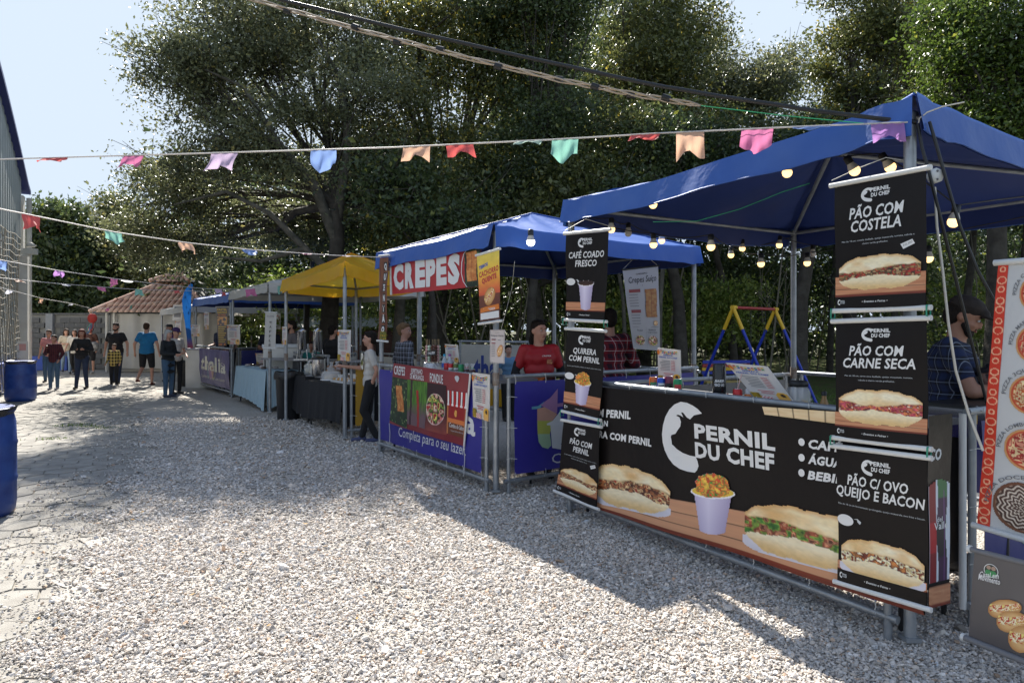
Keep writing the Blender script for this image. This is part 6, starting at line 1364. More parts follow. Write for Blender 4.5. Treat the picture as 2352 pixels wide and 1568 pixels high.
p = P_(.42, .35); t = thing('white_carton', 'small white carton between the cake dome and the pastry box', 'carton', p); b = MB(); b.box(p+Vector((0, 0, .045)), (.11, .08, .09), rz=rz_); b.box(p+Vector((0, 0, .094)), (.12, .09, .008), rz=rz_); b.build('carton', M_BATT, t)['kind'] = 'stuff'
Q_ = lambda a, q, z=.77: horiz(kc_).lerp(horiz(kd), a)+vk*q+Vector((0, 0, z))
M_WIC = mat('wicker', (0.22, 0.12, 0.05), rough=.85, c2=(0.12, 0.06, 0.03), vscale=40, bump=.6, bscale=90)
def basket(label, p, r, h, handle=True):
    t = thing('wicker_basket', label, 'basket', p, 0, 'wicker baskets on the black tables'); b = MB()
    for j in range(7): z = h*j/6; rr_ = r*(.75+.25*j/6); b.tube([p+Vector((rr_*math.cos(a*.3927), rr_*math.sin(a*.3927), z+.004*(-1)**a)) for a in range(17)], h/11, 5, caps=False)
    b.build('woven_side', M_WIC, t)
    if handle: MB().tube([p+Vector((r*math.cos(a*.262), 0, h+.17*math.sin(a*.262))) for a in range(13)], .011, 6).build('handle', M_WIC, t)
    return t
basket('wicker basket with a tall hoop handle on the side table', Q_(1.1, .55), .13, .09)
basket('low oval wicker basket behind the cake dome', P_(.50, .55, .735), .14, .09, False)
rr = random.Random(4)
for k, (a, q, mm, lab) in enumerate(((.25, .25, 'popcorn', 'clear bag of pale popcorn, leftmost on the side table'), (.62, .25, 'popcorn', 'clear bag of pale popcorn beside the basket'), (1.15, .5, 'pinkbag', 'pink and white sweet bag in the hooped basket'), (1.5, .3, 'nutbag', 'bag of brown peanuts behind the cake dome'))):
    p = Q_(a, q); t = thing('sweet_bag', lab, 'bag', p, 0, 'bags of sweets on the black tables'); cm = {'popcorn': mat('popcorn', (0.66, 0.62, 0.50), rough=.8), 'pinkbag': mat('pink_sweets', (0.5, 0.2, 0.2), rough=.6), 'nutbag': mat('peanuts', (0.25, 0.13, 0.06), rough=.7)}[mm]
    b = MB(); [b.ball(p+Vector((rr.uniform(-.06, .06), rr.uniform(-.04, .04), .03+rr.random()*.14)), .022, 6, 4) for _ in range(34)]; b.build('contents', cm, t)['kind'] = 'stuff'; MB().lathe(p, [(.07, 0), (.08, .03), (.075, .15), (.02, .20), (.04, .24)], 14).build('clear_wrap', M_CLR, t)
p = P_(.78, .6, .735); t = thing('pink_box', 'translucent pink lidded box behind the pastries', 'box', p); MB().box(p+Vector((0, 0, .07)), (.26, .18, .14), rz=rz_).build('box_body', mat('pink_plastic', (0.52, 0.14, 0.20), rough=.3), t); MB().box(p+Vector((0, 0, .15)), (.28, .2, .02), rz=rz_).build('box_lid', M_REDI, t)
# steel dispensers and urn on a back counter
cA_, cB_ = horiz(D(600, 800, 13.4)), horiz(D(800, 800, 12.0))
uc = (cB_-cA_).normalized(); vc = Vector((-uc.y, uc.x, 0)); table('back counter holding the steel juice dispensers in the yellow stall', cA_, cB_, vc, .6, .98)
def dispenser(label, px, Yd, z, r=.085, h=.36):
    p = D(px, 800, Yd); p = Vector((p.x, p.y, z)); t = thing('juice_dispenser', label, 'dispenser', p, 0, 'steel dispensers in the yellow stall')
    MB().lathe(p+Vector((0, 0, .16)), [(r*.5, 0), (r, .04), (r, h), (r*1.04, h+.01), (r*.5, h+.04), (.02, h+.06)], 20).build('tank', M_STEEL, t)
    MB().box(p+Vector((0, 0, .008)), (.26, .2, .016)).build('base_plate', M_STEEL, t)
    for s_ in (-.1, .1): MB().tube([p+Vector((s_, 0, .01)), p+Vector((s_*.8, 0, .2))], .008, 6).build('leg', M_STEEL, t)
    MB().tube([p+Vector((0, -.02, .2)), p+Vector((0, -.10, .16)), p+Vector((0, -.11, .10))], .010, 6).build('tap', M_BLKM, t); return t
dispenser('left of the two tall steel dispensers in the yellow stall', 694, 12.6, .98); dispenser('right of the two tall steel dispensers in the yellow stall', 730, 12.3, .98)
p = horiz(D(730, 800, 11.3))+Vector((0, 0, .78)); t = thing('coffee_urn', 'plain steel urn with a black lid below the right dispenser', 'urn', p); MB().lathe(p, [(.09, 0), (.095, .01), (.095, .26)], 22).build('tank', M_STEEL, t); MB().lathe(p+Vector((0, 0, .262)), [(.1, 0), (.1, .03), (.04, .05)], 22).build('lid', M_BLKM, t)
table('side shelf table under the steel urn', horiz(D(700, 800, 11.4)), horiz(D(760, 800, 11.1)), vc, .4, .78)
p = horiz(D(668, 800, 13.6)); t = thing('freezer_chest', 'pale grey freezer chest at the back of the off-white stall', 'freezer', p); b = MB().box(p+Vector((0, .3, .6)), (1.1, .6, 1.15)); b.build('cabinet', M_WHITEP, t); MB().box(p+Vector((0, .3, 1.21)), (1.14, .64, .06)).build('freezer_lid', M_PALE, t)
p = horiz(D(600, 800, 17.8)); t = thing('service_counter', 'white counter front of the pastel stall', 'counter', p); MB().box(p+Vector((-.9, .3, .5)), (2.2, .5, 1.0)).build('cabinet', M_WHITEP, t); MB().box(p+Vector((-.9, .3, 1.02)), (2.3, .56, .04)).build('counter_top', M_STEEL, t)
# black bins
def bin_(label, c, r, h):
    t = thing('rubbish_bin', label, 'bin', c, 0, 'black rubbish bins'); MB().lathe(c, [(r*.8, 0), (r*.84, .02), (r*.97, h*.93), (r*1.05, h*.94), (r*1.05, h), (r*.95, h*.99)], 28).build('body', mat('black_plastic', (0.018, 0.019, 0.022), rough=.45), t)
    b = MB(); b.grid(lambda u, v: c+Vector((math.cos(u*6.2832)*r*(1.06+.06*math.sin(v*3.1)+.02*math.sin(u*44)), math.sin(u*6.2832)*r*(1.06+.06*math.sin(v*3.1)), h*(1.02-.16*v)+.012*math.sin(u*31))), 50, 5); b.build('bin_liner', M_BAG, t); return t
c = G(427, 888); bin_('black bin with a liner beside the blue feather flag', Vector((c.x, c.y+.25, 0)), .27, .68)
c = G(652, 968); bin_('black bin with a bag at the left pole of the yellow stall', Vector((c.x-.02, c.y+.3, 0)), .22, .80)
# teal bucket under the crepes counter
c = G(1030, 1062); c = Vector((c.x, c.y+.5, 0)); t = thing('gas_bottle', 'dark gas cylinder standing under the CREPES counter', 'gas bottle', c); MB().lathe(c, [(.13, 0), (.17, .05), (.17, .35), (.1, .42), (.05, .44)], 20).build('body', mat('teal_enamel', (0.02, 0.07, 0.08), rough=.5), t); MB().lathe(c+Vector((0, 0, .43)), [(.08, 0), (.08, .06)], 14).build('collar', M_BLKM, t)

# ================================================================ playground
M_SB = mat('swing_blue', (0.012, 0.035, 0.36), rough=.35); M_SY = mat('swing_yellow', (0.70, 0.42, 0.02), rough=.4); M_SR = mat('swing_red', (0.35, 0.025, 0.03), rough=.4)
YS = 11.2; a1 = D(1684, 706, YS); a2 = D(1780, 701, YS+1.1); t = thing('swing_set', 'blue, yellow and red swing frame standing on the lawn', 'swing', horiz(a1))
ax = (a2-a1); ax.z = 0; ax.normalize(); pr = Vector((-ax.y, ax.x, 0))
a2.z = a1.z
MB().tube([a1, a2], .026, 10).build('cross_bar', M_SR, t)
for a in (a1, a2):
    for s_ in (-1, 1):
        f = horiz(a)+pr*(s_*.85)-ax*(0.0); d_ = (f-a); MB().tube([a, a+d_*.19], .030, 10).build('joint_sleeve', M_SY, t); MB().tube([a+d_*.18, f], .025, 10).build('leg', M_SB, t)
    MB().tube([a-ax*.04, a+ax*.09], .036, 10).build('joint_cap', M_SY, t)
for k in (.4, .75):
    c = a1.lerp(a2, k); sw = MB()
    for j in range(34): z = c.z-.04*j; sw.tube([c+Vector((0, .004*(-1)**j, -.04*j)), c+Vector((0, -.004*(-1)**j, -.04*j-.036))], .007, 4)
    sw.build('chain', M_BLKM, t)['kind'] = 'stuff'
def bench(label, px0, px1, py, Yb, cols, seatc, n=4, h=.13):
    A = D(px0, py, Yb); Bq = D(px1, py, Yb+.2); t = thing('plank_bench', label, 'bench', horiz(A), 0, 'painted benches by the swing'); d = (Bq-A).normalized(); rz = math.atan2(d.y, d.x); L = (Bq-A).length; c = (A+Bq)/2
    for k, m in enumerate(cols): MB().box(Vector((c.x, c.y+.02*k, .86-.075*k)), (L, .03, .062), rz=rz).build('plank', m, t)
    MB().box(Vector((c.x, c.y-.22, .46)), (L*1.06, .26, .04), rz=rz).build('seat_plank', seatc, t)
    for e in (.12, .88):
        q = A.lerp(Bq, e); MB().tube([Vector((q.x, q.y+.06, .02)), Vector((q.x, q.y+.04, .9))], .022, 6).build('post', M_WHITEP, t); MB().tube([Vector((q.x, q.y-.3, .02)), Vector((q.x, q.y-.3, .44))], .022, 6).build('post', M_WHITEP, t)
bench('bench with blue, red and yellow backrest planks beyond the swing', 1614, 1728, 810, 14.2, (M_SB, M_SR, M_SY, M_SB), mat('bench_wood', (0.35, 0.26, 0.08), rough=.6))
# bamboo shade screen far behind, brick lean-to
p = D(700, 770, 21); t = thing('brick_shed', 'low brick shed with a pale sheet roof behind the yellow stall', 'shed', horiz(p))
M_BRICK = bpy.data.materials.new('brickwork'); M_BRICK.use_nodes = True; _n = M_BRICK.node_tree.nodes; _l = M_BRICK.node_tree.links; _b = _n.new('ShaderNodeTexBrick'); _b.inputs['Scale'].default_value = 5; _b.inputs['Color1'].default_value = (.12, .04, .025, 1); _b.inputs['Color2'].default_value = (.17, .06, .035, 1); _b.inputs['Mortar'].default_value = (.12, .10, .09, 1); _tc = _n.new('ShaderNodeTexCoord'); _mp = _n.new('ShaderNodeMapping'); _mp.inputs['Rotation'].default_value = (math.pi/2, 0, 0); _l.new(_tc.outputs['Object'], _mp.inputs[0]); _l.new(_mp.outputs[0], _b.inputs[0]); _l.new(_b.outputs[0], _n['Principled BSDF'].inputs['Base Color'])
MB().box(horiz(p)+Vector((1.2, .5, .75)), (4.2, 1, 1.5)).build('wall', M_BRICK, t); b = MB(); b.grid(lambda u, v: horiz(p)+Vector((-1.2+4.8*u, -.5+2*v, 1.6+.35*v+.02*math.sin(u*90))), 90, 2); b.build('sheet_roof', mat('pale_sheet_metal', (0.5, 0.5, 0.48), rough=.5), t)
# ================================================================ people
SKIN = mat('skin', (0.50, 0.27, 0.19), rough=.55, c2=(0.46, 0.24, 0.165), vscale=9); SKIN2 = mat('tan_skin', (0.36, 0.18, 0.115), rough=.55, c2=(0.32, 0.155, 0.10), vscale=9)
HAIRM = {k: mat(k, c, rough=.78, spec=.25, c2=tuple(x*.6 for x in c), vscale=60, bump=.5, bscale=120) for k, c in {'dark_hair': (0.018, 0.012, 0.009), 'brown_hair': (0.06, 0.032, 0.018), 'auburn_hair': (0.12, 0.022, 0.012), 'grey_hair': (0.48, 0.47, 0.45), 'fair_hair': (0.20, 0.12, 0.06)}.items()}
def cm(n, c, **k): return mat(n, c, rough=.85, var=.25, vscale=7, bump=.9, bscale=11, **k)
EYEW = mat('eye_white', (0.6, 0.58, 0.56), rough=.3); LIP = mat('lips', (0.30, 0.09, 0.07), rough=.5); SOLE = mat('shoe_sole', (0.55, 0.54, 0.52), rough=.7)
_ico = None
def ico():
    global _ico
    if _ico is None:
        bm = bmesh.new(); bmesh.ops.create_icosphere(bm, subdivisions=2, radius=1); bm.verts.ensure_lookup_table()
        _ico = (np.array([v.co[:] for v in bm.verts]), np.array([[v.index for v in f.verts] for f in bm.faces])); bm.free()
    return _ico
class Blob:
    """overlapping rounded volumes fused into one continuous skin"""
    def __init__(s): s.V = []; s.F = []; s.n = 0
    def e(s, c, r, M=None):
        V, Fc = ico(); r = np.array(r if hasattr(r, '__len__') else (r, r, r), float); P = V*r
        if M is not None: P = P@np.array(M).T
        s.V.append(P+np.array(c)); s.F.append(Fc+s.n); s.n += len(V); return s
    def limb(s, a, b, ra, rb, k=None):
        a, b = Vector(a), Vector(b); L = (b-a).length; k = k or max(2, int(L/(min(ra, rb)*.45))+1)
        for i in range(k+1): t = i/k; s.e(a.lerp(b, t), ra*(1-t)+rb*t)
        return s
    def mesh(s, voxel, smooth=3, cut=None):
        me = np_mesh('blob', np.concatenate(s.V), np.concatenate(s.F), 3); o = bpy.data.objects.new('blob', me); COL.objects.link(o)
        m = o.modifiers.new('r', 'REMESH'); m.mode = 'VOXEL'; m.voxel_size = voxel; m.use_smooth_shade = True
        if smooth: q = o.modifiers.new('s', 'SMOOTH'); q.iterations = smooth; q.factor = .5
        return o
PENDING = []
def finish_blobs():
    dg = bpy.context.evaluated_depsgraph_get()
    for src, dst in PENDING:
        me = bpy.data.meshes.new_from_object(src.evaluated_get(dg)); me.materials.clear()
        for m in dst.data.materials: me.materials.append(m)
        me.name = dst.name; old = dst.data; dst.data = me
        pm_ = dst.get('_part'); 
    for src, dst in PENDING: me = src.data; bpy.data.objects.remove(src); bpy.data.meshes.remove(me)
def blob_part(b, name, m, root, voxel, smooth=3):
    src = b.mesh(voxel, smooth); ph = bpy.data.meshes.new(name); ph.materials.append(m); o = bpy.data.objects.new(name, ph); COL.objects.link(o); o.parent = root; PENDING.append((src, o)); return o
def person(label, loc, h, face, top, bottom, pose=None, hair=('dark_hair', 'short'), skin=None, sleeve='short', legs='long', shoe=(0.02, 0.02, 0.022), build=1.0, near=False, cap=None, turn=0.0, nod=0.0, tuck=None, longtop=0.0, group=None, beard=False, glove=None, hem=None, sandals=False, collar=None):
    """face: heading angle, 0 = facing the camera, positive turns to the photograph's right; loc is the ground point under the body"""
    skin = skin or SKIN; s = h/1.75; root = thing('person', label, 'person', loc, 0, group); root.rotation_euler = (0, 0, face); root.scale = (1, 1, 1)
    ROOT[root.name] = Matrix.Identity(4)   # parts of a person are given in the person's own space
    J = dict(an_l=(.10, 0, .09), an_r=(-.10, 0, .09), kn_l=(.105, -.02, .49), kn_r=(-.105, -.02, .49), hp_l=(.095, 0, .92), hp_r=(-.095, 0, .92), sh_l=(.168, 0, 1.395), sh_r=(-.168, 0, 1.395),
             el_l=(.245, .03, 1.14), el_r=(-.245, .03, 1.14), wr_l=(.25, -.05, .89), wr_r=(-.25, -.05, .89), pelvis=(0, 0, .98), chest=(0, 0, 1.28), neck=(0, .01, 1.455), head=(0, -.01, 1.60))
    J.update(pose or {}); J = {k: Vector(v)*s for k, v in J.items()}
    vox = (.011 if near else .018)*max(s, .7); B_ = build
    W = lambda r: r*s
    b = Blob(); hd = J['head']; hm = Matrix.Rotation(turn, 3, 'Z')@Matrix.Rotation(nod, 3, 'X')
    H = lambda x, y, z: hd+hm@Vector((x*s, y*s, z*s))
    # head: skull, cheeks, jaw, nose, ears
    b.e(H(0, .012, .025), (W(.076), W(.094), W(.098)), hm); b.e(H(0, -.02, -.035), (W(.062), W(.070), W(.075)), hm); b.e(H(0, -.045, -.085), (W(.034), W(.036), W(.028)), hm)
    b.e(H(0, -.092, -.012), (W(.013), W(.020), W(.024)), hm); b.e(H(0, -.10, -.028), (W(.016), W(.016), W(.012)), hm)
    for q in (-1, 1): b.e(H(q*.077, .015, -.005), (W(.010), W(.020), W(.031)), hm); b.e(H(q*.034, -.062, -.03), (W(.025), W(.022), W(.026)), hm)
    b.e(H(0, -.070, .035), (W(.055), W(.02), W(.014)), hm); b.e(H(0, -.077, -.062), (W(.024), W(.014), W(.012)), hm)
    b.limb(J['neck']-Vector((0, 0, .05*s)), H(0, .01, -.05), W(.055*B_**.5), W(.052*B_**.5))
    # trunk
    tor = [((0, 0, 1.37), (.125, .085, .075)), ((0, 0, 1.30), (.155, .105, .12)), ((0, 0, 1.18), (.140, .10, .12)), ((0, 0, 1.07), (.135, .10, .10)), ((0, 0, .98), (.150, .108, .09))]
    ch = J['chest']-Vector((0, 0, 1.28*s)); pv = J['pelvis']-Vector((0, 0, .98*s))
    def trunk(bl, inf=0.0, lo=0.0):
        for (x, y, z), (rx, ry, rz) in tor:
            if z < lo: continue
            t = min(1, max(0, (z-.98)/.35)); o = pv*(1-t)+ch*t; f = B_ if z < 1.36 else B_**.5
            bl.e(Vector((x, y, z))*s+o, (W(rx*f+inf), W(ry*f*(1.0 if B_ <= 1.05 else 1.12)+inf), W(rz)))
        for q in 'lr': bl.limb(J['neck']-Vector((0, 0, .06*s)), J['sh_'+q], W(.046+inf*.6), W(.050*B_**.5+inf*.6))
    trunk(b)
    for q in 'lr':
        b.limb(J['sh_'+q], J['el_'+q], W(.050*B_**.7), W(.038*B_**.5)); b.limb(J['el_'+q], J['wr_'+q], W(.038*B_**.5), W(.026))
        b.limb(J['hp_'+q], J['kn_'+q], W(.082*B_**.7), W(.052)); b.limb(J['kn_'+q], J['an_'+q], W(.054), W(.036))
        a = J['an_'+q]; b.limb(a-Vector((0, 0, .03*s)), a+Vector((0, -.13*s, -.055*s)), W(.035), W(.025))
    def hand(bl, q, inf=0.0):
        wr, el = J['wr_'+q], J['el_'+q]; d = (wr-el).normalized(); sd = d.cross(Vector((0, 1, 0))); sd = sd.normalized() if sd.length > .2 else Vector((1, 0, 0)); up = sd.cross(d)
        bl.limb(wr, wr+d*W(.075), W(.024+inf), W(.030+inf)); 
        for k in range(4):
            f0 = wr+d*W(.085)+sd*W(.026*(k-1.5)*.75); L = (.062, .072, .068, .052)[k]; cu = up*W(.018) if up.y < 0 else -up*W(.018)
            f1 = f0+d*W(L*.55)+cu*.5; f2 = f0+d*W(L*.9)+cu*1.6; bl.limb(f0, f1, W(.0095+inf*.5), W(.009+inf*.5), 4); bl.limb(f1, f2, W(.009+inf*.5), W(.0075+inf*.5), 3)
        th = sd*(1 if sd.dot(Vector((0, -1, 0))) > 0 else -1); t0 = wr+d*W(.02)+th*W(.024); t1 = t0+d*W(.035)+th*W(.022); bl.limb(t0, t1, W(.013+inf*.5), W(.010+inf*.5), 4); bl.limb(t1, t1+d*W(.024), W(.010), W(.008), 3)
    for q in 'lr': hand(b, q)
    blob_part(b, 'body', skin, root, vox, 3)
    # shirt
    c = Blob(); trunk(c, .016+(.006 if not near else 0), lo=0)
    zb = (.90-longtop); 
    for k in range(3): z = .98-(.98-zb)*k/2; c.e(Vector((0, 0, z))*s+pv, (W(.158*B_+.012), W(.118*B_+.01), W(.06)))
    for q in 'lr':
        if sleeve == 'none': continue
        e = J['sh_'+q].lerp(J['el_'+q], .62 if sleeve == 'short' else 1.0); c.limb(J['sh_'+q], e, W(.062*B_**.7), W(.055*B_**.5))
        if sleeve == 'long': c.limb(J['el_'+q], J['wr_'+q].lerp(J['el_'+q], .04), W(.054*B_**.5), W(.037))
        if sleeve == 'rolled': c.limb(J['sh_'+q].lerp(J['el_'+q], .5), J['el_'+q], W(.054), W(.052))
    blob_part(c, 'shirt' if longtop < .2 else 'coat', top, root, vox, 4)
    # trousers or shorts
    c = Blob(); c.e(Vector((0, 0, .955))*s+pv, (W(.158*B_**.8), W(.118*B_), W(.08)))
    for q in 'lr':
        c.limb(J['hp_'+q], J['kn_'+q].lerp(J['hp_'+q], 0 if legs == 'long' else .1), W(.094*B_**.7), W(.066 if legs == 'long' else .083))
        if legs == 'long': c.limb(J['kn_'+q], J['an_'+q], W(.067), W(.052))
    blob_part(c, 'trousers' if legs == 'long' else 'shorts', bottom, root, vox, 3)
    # shoes
    sm = mat('shoe_%02d%02d%02d' % tuple(int(x*99) for x in shoe), shoe, rough=.6)
    for q in 'lr':
        a = J['an_'+q]; c = Blob(); c.limb(a+Vector((0, .03*s, -.045*s)), a+Vector((0, -.14*s, -.058*s)), W(.042), W(.036)); 
        if not sandals: c.e(a+Vector((0, .0, -.015*s)), (W(.045), W(.055), W(.045)))
        blob_part(c, 'shoe' if not sandals else 'sandal', sm, root, vox, 2)
    # hair
    hc, style = hair; hmtl = HAIRM[hc]
    if style != 'none':
        c = Blob(); c.e(H(0, .026, .045), (W(.084), W(.096), W(.094)), hm); c.e(H(0, .055, .0), (W(.078), W(.068), W(.085)), hm); c.e(H(0, -.030, .088), (W(.064), W(.052), W(.030)), hm)
        if style == 'bob':
            for q in (-1, 1): c.limb(H(q*.07, .02, .03), H(q*.082, .01, -.12), W(.028), W(.030))
            c.limb(H(0, .07, .0), H(0, .075, -.12), W(.065), W(.055)); c.e(H(0, -.05, .088), (W(.065), W(.045), W(.028)), hm)
        if style == 'long':
            for q in (-1, 1): c.limb(H(q*.07, .02, .03), H(q*.09, .02, -.25), W(.028), W(.022))
            c.limb(H(0, .07, .0), H(0, .085, -.25), W(.06), W(.05))
        if style == 'bun': c.e(H(0, .11, .05), W(.042))
        if style == 'pony': c.limb(H(0, .10, .0), H(0, .135, -.10), W(.034), W(.042)); c.limb(H(0, .135, -.10), H(0, .12, -.24), W(.042), W(.02))
        ho = blob_part(c, 'hair', hmtl, root, vox*.9, 2)
        b2 = Blob()
    if beard:
        c = Blob(); c.e(H(0, -.052, -.082), (W(.046), W(.040), W(.034)), hm)
        for q in (-1, 1): c.limb(H(q*.060, -.02, -.045), H(q*.034, -.062, -.085), W(.020), W(.020))
        c.e(H(0, -.086, -.046), (W(.028), W(.010), W(.007)), hm); blob_part(c, 'beard', hmtl, root, vox*.8, 1)
    if cap:
        c = Blob(); c.e(H(0, .012, .070), (W(.094), W(.110), W(.070)), hm); c.limb(H(-.03, -.09, .058), H(.03, -.09, .058), W(.03), W(.03)) if cap[1] == 'flat' else None
        for q in (-.035, 0, .035): c.e(H(q, -.115, .045), (W(.034), W(.055), W(.010)), hm)
        blob_part(c, 'cap', mat('cap_%02d%02d%02d' % tuple(int(x*99) for x in cap[0]), cap[0], rough=.85), root, vox*.8, 1)
    # eyes, brows, mouth
    eb = MB(); ib = MB(); br = MB(); ax = [hm@Vector(v) for v in ((1, 0, 0), (0, 1, 0), (0, 0, 1))]
    for q in (-1, 1):
        eye = MB().ball(H(q*.030, -.0805, .006), W(.0125), 8, 6, (1.15, .6, .62), ax).build('eye', EYEW, root, world=False)
        MB().ball(H(q*.030, -.0885, .006), W(.0062), 8, 5, (1, .5, 1), ax).build('iris', MATS['dark_hair'], root, world=False)
        MB().ball(H(q*.031, -.083, .028), W(.019), 8, 4, (1, .4, .22), ax).build('eyebrow', hmtl if style != 'none' and hc != 'grey_hair' else MATS['brown_hair'], root, world=False)
    MB().ball(H(0, -.090, -.060), W(.021), 8, 5, (1, .35, .36), ax).build('mouth', LIP, root, world=False)
    if glove is not None:
        for q in glove[1]:
            c = Blob(); c.limb(J['wr_'+q].lerp(J['el_'+q], .2), J['wr_'+q], W(.034), W(.031)); hand(c, q, .006); blob_part(c, 'glove', glove[0], root, vox, 1)
    return root, (lambda *v: root.matrix_basis)
def put(px, py): return G(px, py)
T = math.pi
walk = dict(an_l=(.09, -.22, .09), kn_l=(.10, -.16, .50), an_r=(-.09, .25, .15), kn_r=(-.10, .02, .49), wr_l=(.25, .10, .92), wr_r=(-.25, -.20, .95), el_l=(.25, .10, 1.15), el_r=(-.24, -.02, 1.14))
BLK = cm('black_knit', (0.012, 0.012, 0.014)); DEN = cm('dark_denim', (0.022, 0.035, 0.075)); DEN2 = cm('mid_denim', (0.06, 0.12, 0.20)); DEN3 = cm('light_denim', (0.22, 0.30, 0.40)); CRM = cm('cream_cotton', (0.60, 0.52, 0.40)); BRN = cm('brown_cotton', (0.09, 0.035, 0.022)); TEAL = cm('blue_tee', (0.010, 0.16, 0.36)); WHT_ = cm('white_cotton', (0.62, 0.58, 0.52)); DKC = cm('dark_coat', (0.014, 0.017, 0.019))
MAROON = plaid('maroon_check', (0.07, 0.008, 0.016), (0.03, 0.006, 0.012), (0.12, 0.03, 0.03), 20); YPL = plaid('yellow_check', (0.52, 0.36, 0.06), (0.015, 0.013, 0.012), (0.60, 0.5, 0.3), 12, .5, .08); RPL = plaid('red_check', (0.24, 0.012, 0.02), (0.03, 0.008, 0.02), (0.62, 0.55, 0.55), 9, .45, .07); BPL = plaid('blue_check', (0.007, 0.008, 0.014), (0.010, 0.022, 0.075), (0.22, 0.26, 0.34), 13, .5, .06); KPL = plaid('black_white_check', (0.02, 0.02, 0.026), (0.30, 0.32, 0.38), (0.4, 0.42, 0.46), 15, .3, .05)
# 1 walkers at the far left
person('boy in a maroon check shirt and jeans holding a treat, leftmost walker', put(124, 895), 1.42, 0.15, MAROON, DEN2, dict(wr_r=(-.08, -.22, 1.12), el_r=(-.26, .02, 1.12), wr_l=(.20, -.10, .95)), ('dark_hair', 'short'), sleeve='long', shoe=(.30, .31, .34), hem=.8)
person('person in a pink top with brown hair, behind the boy in maroon', put(112, 878), 1.55, 0.2, cm('pink_cotton', (0.62, 0.25, 0.25)), DEN2, None, ('brown_hair', 'short'))
person('woman with an auburn bob in black top and dark jeans, looking at her phone', put(188, 893), 1.57, 0.15, BLK, DEN, dict(wr_r=(-.04, -.26, 1.16), el_r=(-.26, -.02, 1.14), wr_l=(.16, -.24, 1.14), el_l=(.27, .0, 1.13), an_l=(.12, .03, .09), an_r=(-.13, -.05, .09)), ('auburn_hair', 'bob'), sleeve='long', build=1.12, nod=.15, turn=.2, shoe=(.03, .03, .03))
person('young woman in a cream top and pale jeans walking behind the black-clad woman', put(152, 858), 1.58, 0.7, CRM, DEN3, dict(walk, wr_r=(-.03, -.24, 1.15)), ('brown_hair', 'long'), nod=.3)
person('person in a white top and dark leggings mostly hidden behind the woman in black', put(171, 860), 1.55, 0.3, WHT_, BLK, walk, ('dark_hair', 'long'), longtop=.05)
person('bearded man in a brown tee and black shorts carrying a bag and child seat straps', put(208, 858), 1.66, 0.0, BRN, BLK, dict(wr_r=(-.16, -.20, 1.05), el_r=(-.26, .02, 1.12)), ('dark_hair', 'short'), legs='short', build=1.1, beard=True, shoe=(.35, .34, .33))
person('big bearded man in a black tee walking towards the camera', put(266, 882), 1.75, 0.1, BLK, DEN, dict(an_l=(.11, -.10, .09), an_r=(-.12, .12, .10), wr_l=(.34, -.06, .90), wr_r=(-.30, .02, .90), el_l=(.30, .02, 1.14), el_r=(-.28, .05, 1.14)), ('dark_hair', 'short'), build=1.28, beard=True, skin=SKIN, nod=.12)
person('person in a white top and pale jeans striding behind the man in the black tee', put(287, 853), 1.62, -1.2, WHT_, DEN3, dict(walk, an_r=(-.09, .38, .20)), ('brown_hair', 'long'))
person('small boy in a yellow and black check hooded shirt and black trousers', put(262, 888), 1.17, 0.05, YPL, BLK, dict(wr_l=(.27, -.08, .95), wr_r=(-.27, -.08, .95), head=(0, -.01, 1.60)), ('brown_hair', 'short'), sleeve='long', build=1.15, shoe=(.5, .49, .48), longtop=.03)
person('man in a bright blue tee and black shorts walking away in flip-flops', put(337, 885), 1.75, T+.1, TEAL, BLK, dict(an_l=(.12, .30, .20), kn_l=(.12, -.02, .50), an_r=(-.11, -.06, .09), kn_r=(-.12, -.05, .5), wr_l=(.33, -.04, .90), wr_r=(-.33, .02, .90), el_l=(.30, .05, 1.14), el_r=(-.30, .06, 1.14)), ('brown_hair', 'short'), legs='short', build=1.26, sandals=True, shoe=(.12, .03, .02))
person('grey-haired woman in a long dark hooded coat and blue jeans seen from the side', put(386, 912), 1.55, 1.35, DKC, DEN2, dict(wr_l=(.10, -.30, 1.12), el_l=(.24, -.02, 1.13), wr_r=(-.10, -.30, 1.10), el_r=(-.24, -.02, 1.13)), ('grey_hair', 'bob'), sleeve='long', longtop=.24, build=1.1, nod=.1, shoe=(.04, .05, .08))
person('young person in a white tee and dark trousers beside the grey-haired woman', put(404, 905), 1.60, 1.1, WHT_, BLK, dict(wr_l=(.10, -.28, 1.0), el_l=(.24, .0, 1.13)), ('dark_hair', 'short'), cap=((.05, .02, .09), 'cap'), nod=.2)
person('man in a black cap and purple hooded top beyond the grey-haired woman', put(389, 876), 1.72, -.3, cm('violet_cotton', (0.10, 0.03, 0.14)), BLK, None, ('dark_hair', 'short'), cap=((.02, .02, .02), 'cap'))
# 2 stall keepers far
def behind(px, Y): return horiz(D(px, 800, Y))
person('man in a red cap and dark polo working in the pastel stall', behind(620, 16.0), 1.70, .5, cm('navy_polo', (0.014, 0.018, 0.035)), BLK, dict(wr_r=(-.1, -.35, 1.08), wr_l=(.15, -.35, 1.05), chest=(0, -.05, 1.28), head=(0, -.08, 1.60)), ('dark_hair', 'short'), cap=((.62, .06, .02), 'cap'), build=1.25, skin=SKIN2)
person('person in a black cap and dark polo, nearer of two behind the PASTEL banner', behind(528, 17.2), 1.66, -.6, MATS['navy_polo'], BLK, dict(wr_r=(-.15, -.30, 1.10), wr_l=(.1, -.34, 1.05)), ('dark_hair', 'short'), cap=((.02, .02, .02), 'cap'), build=1.15)
person('person in dark blue standing at the left end of the pastel stall', behind(508, 18.0), 1.74, -.4, cm('dark_blue_cotton', (0.02, 0.03, 0.07)), BLK, dict(wr_r=(-.15, -.30, 1.10), wr_l=(.1, -.34, 1.05)), ('dark_hair', 'short'), build=1.1)
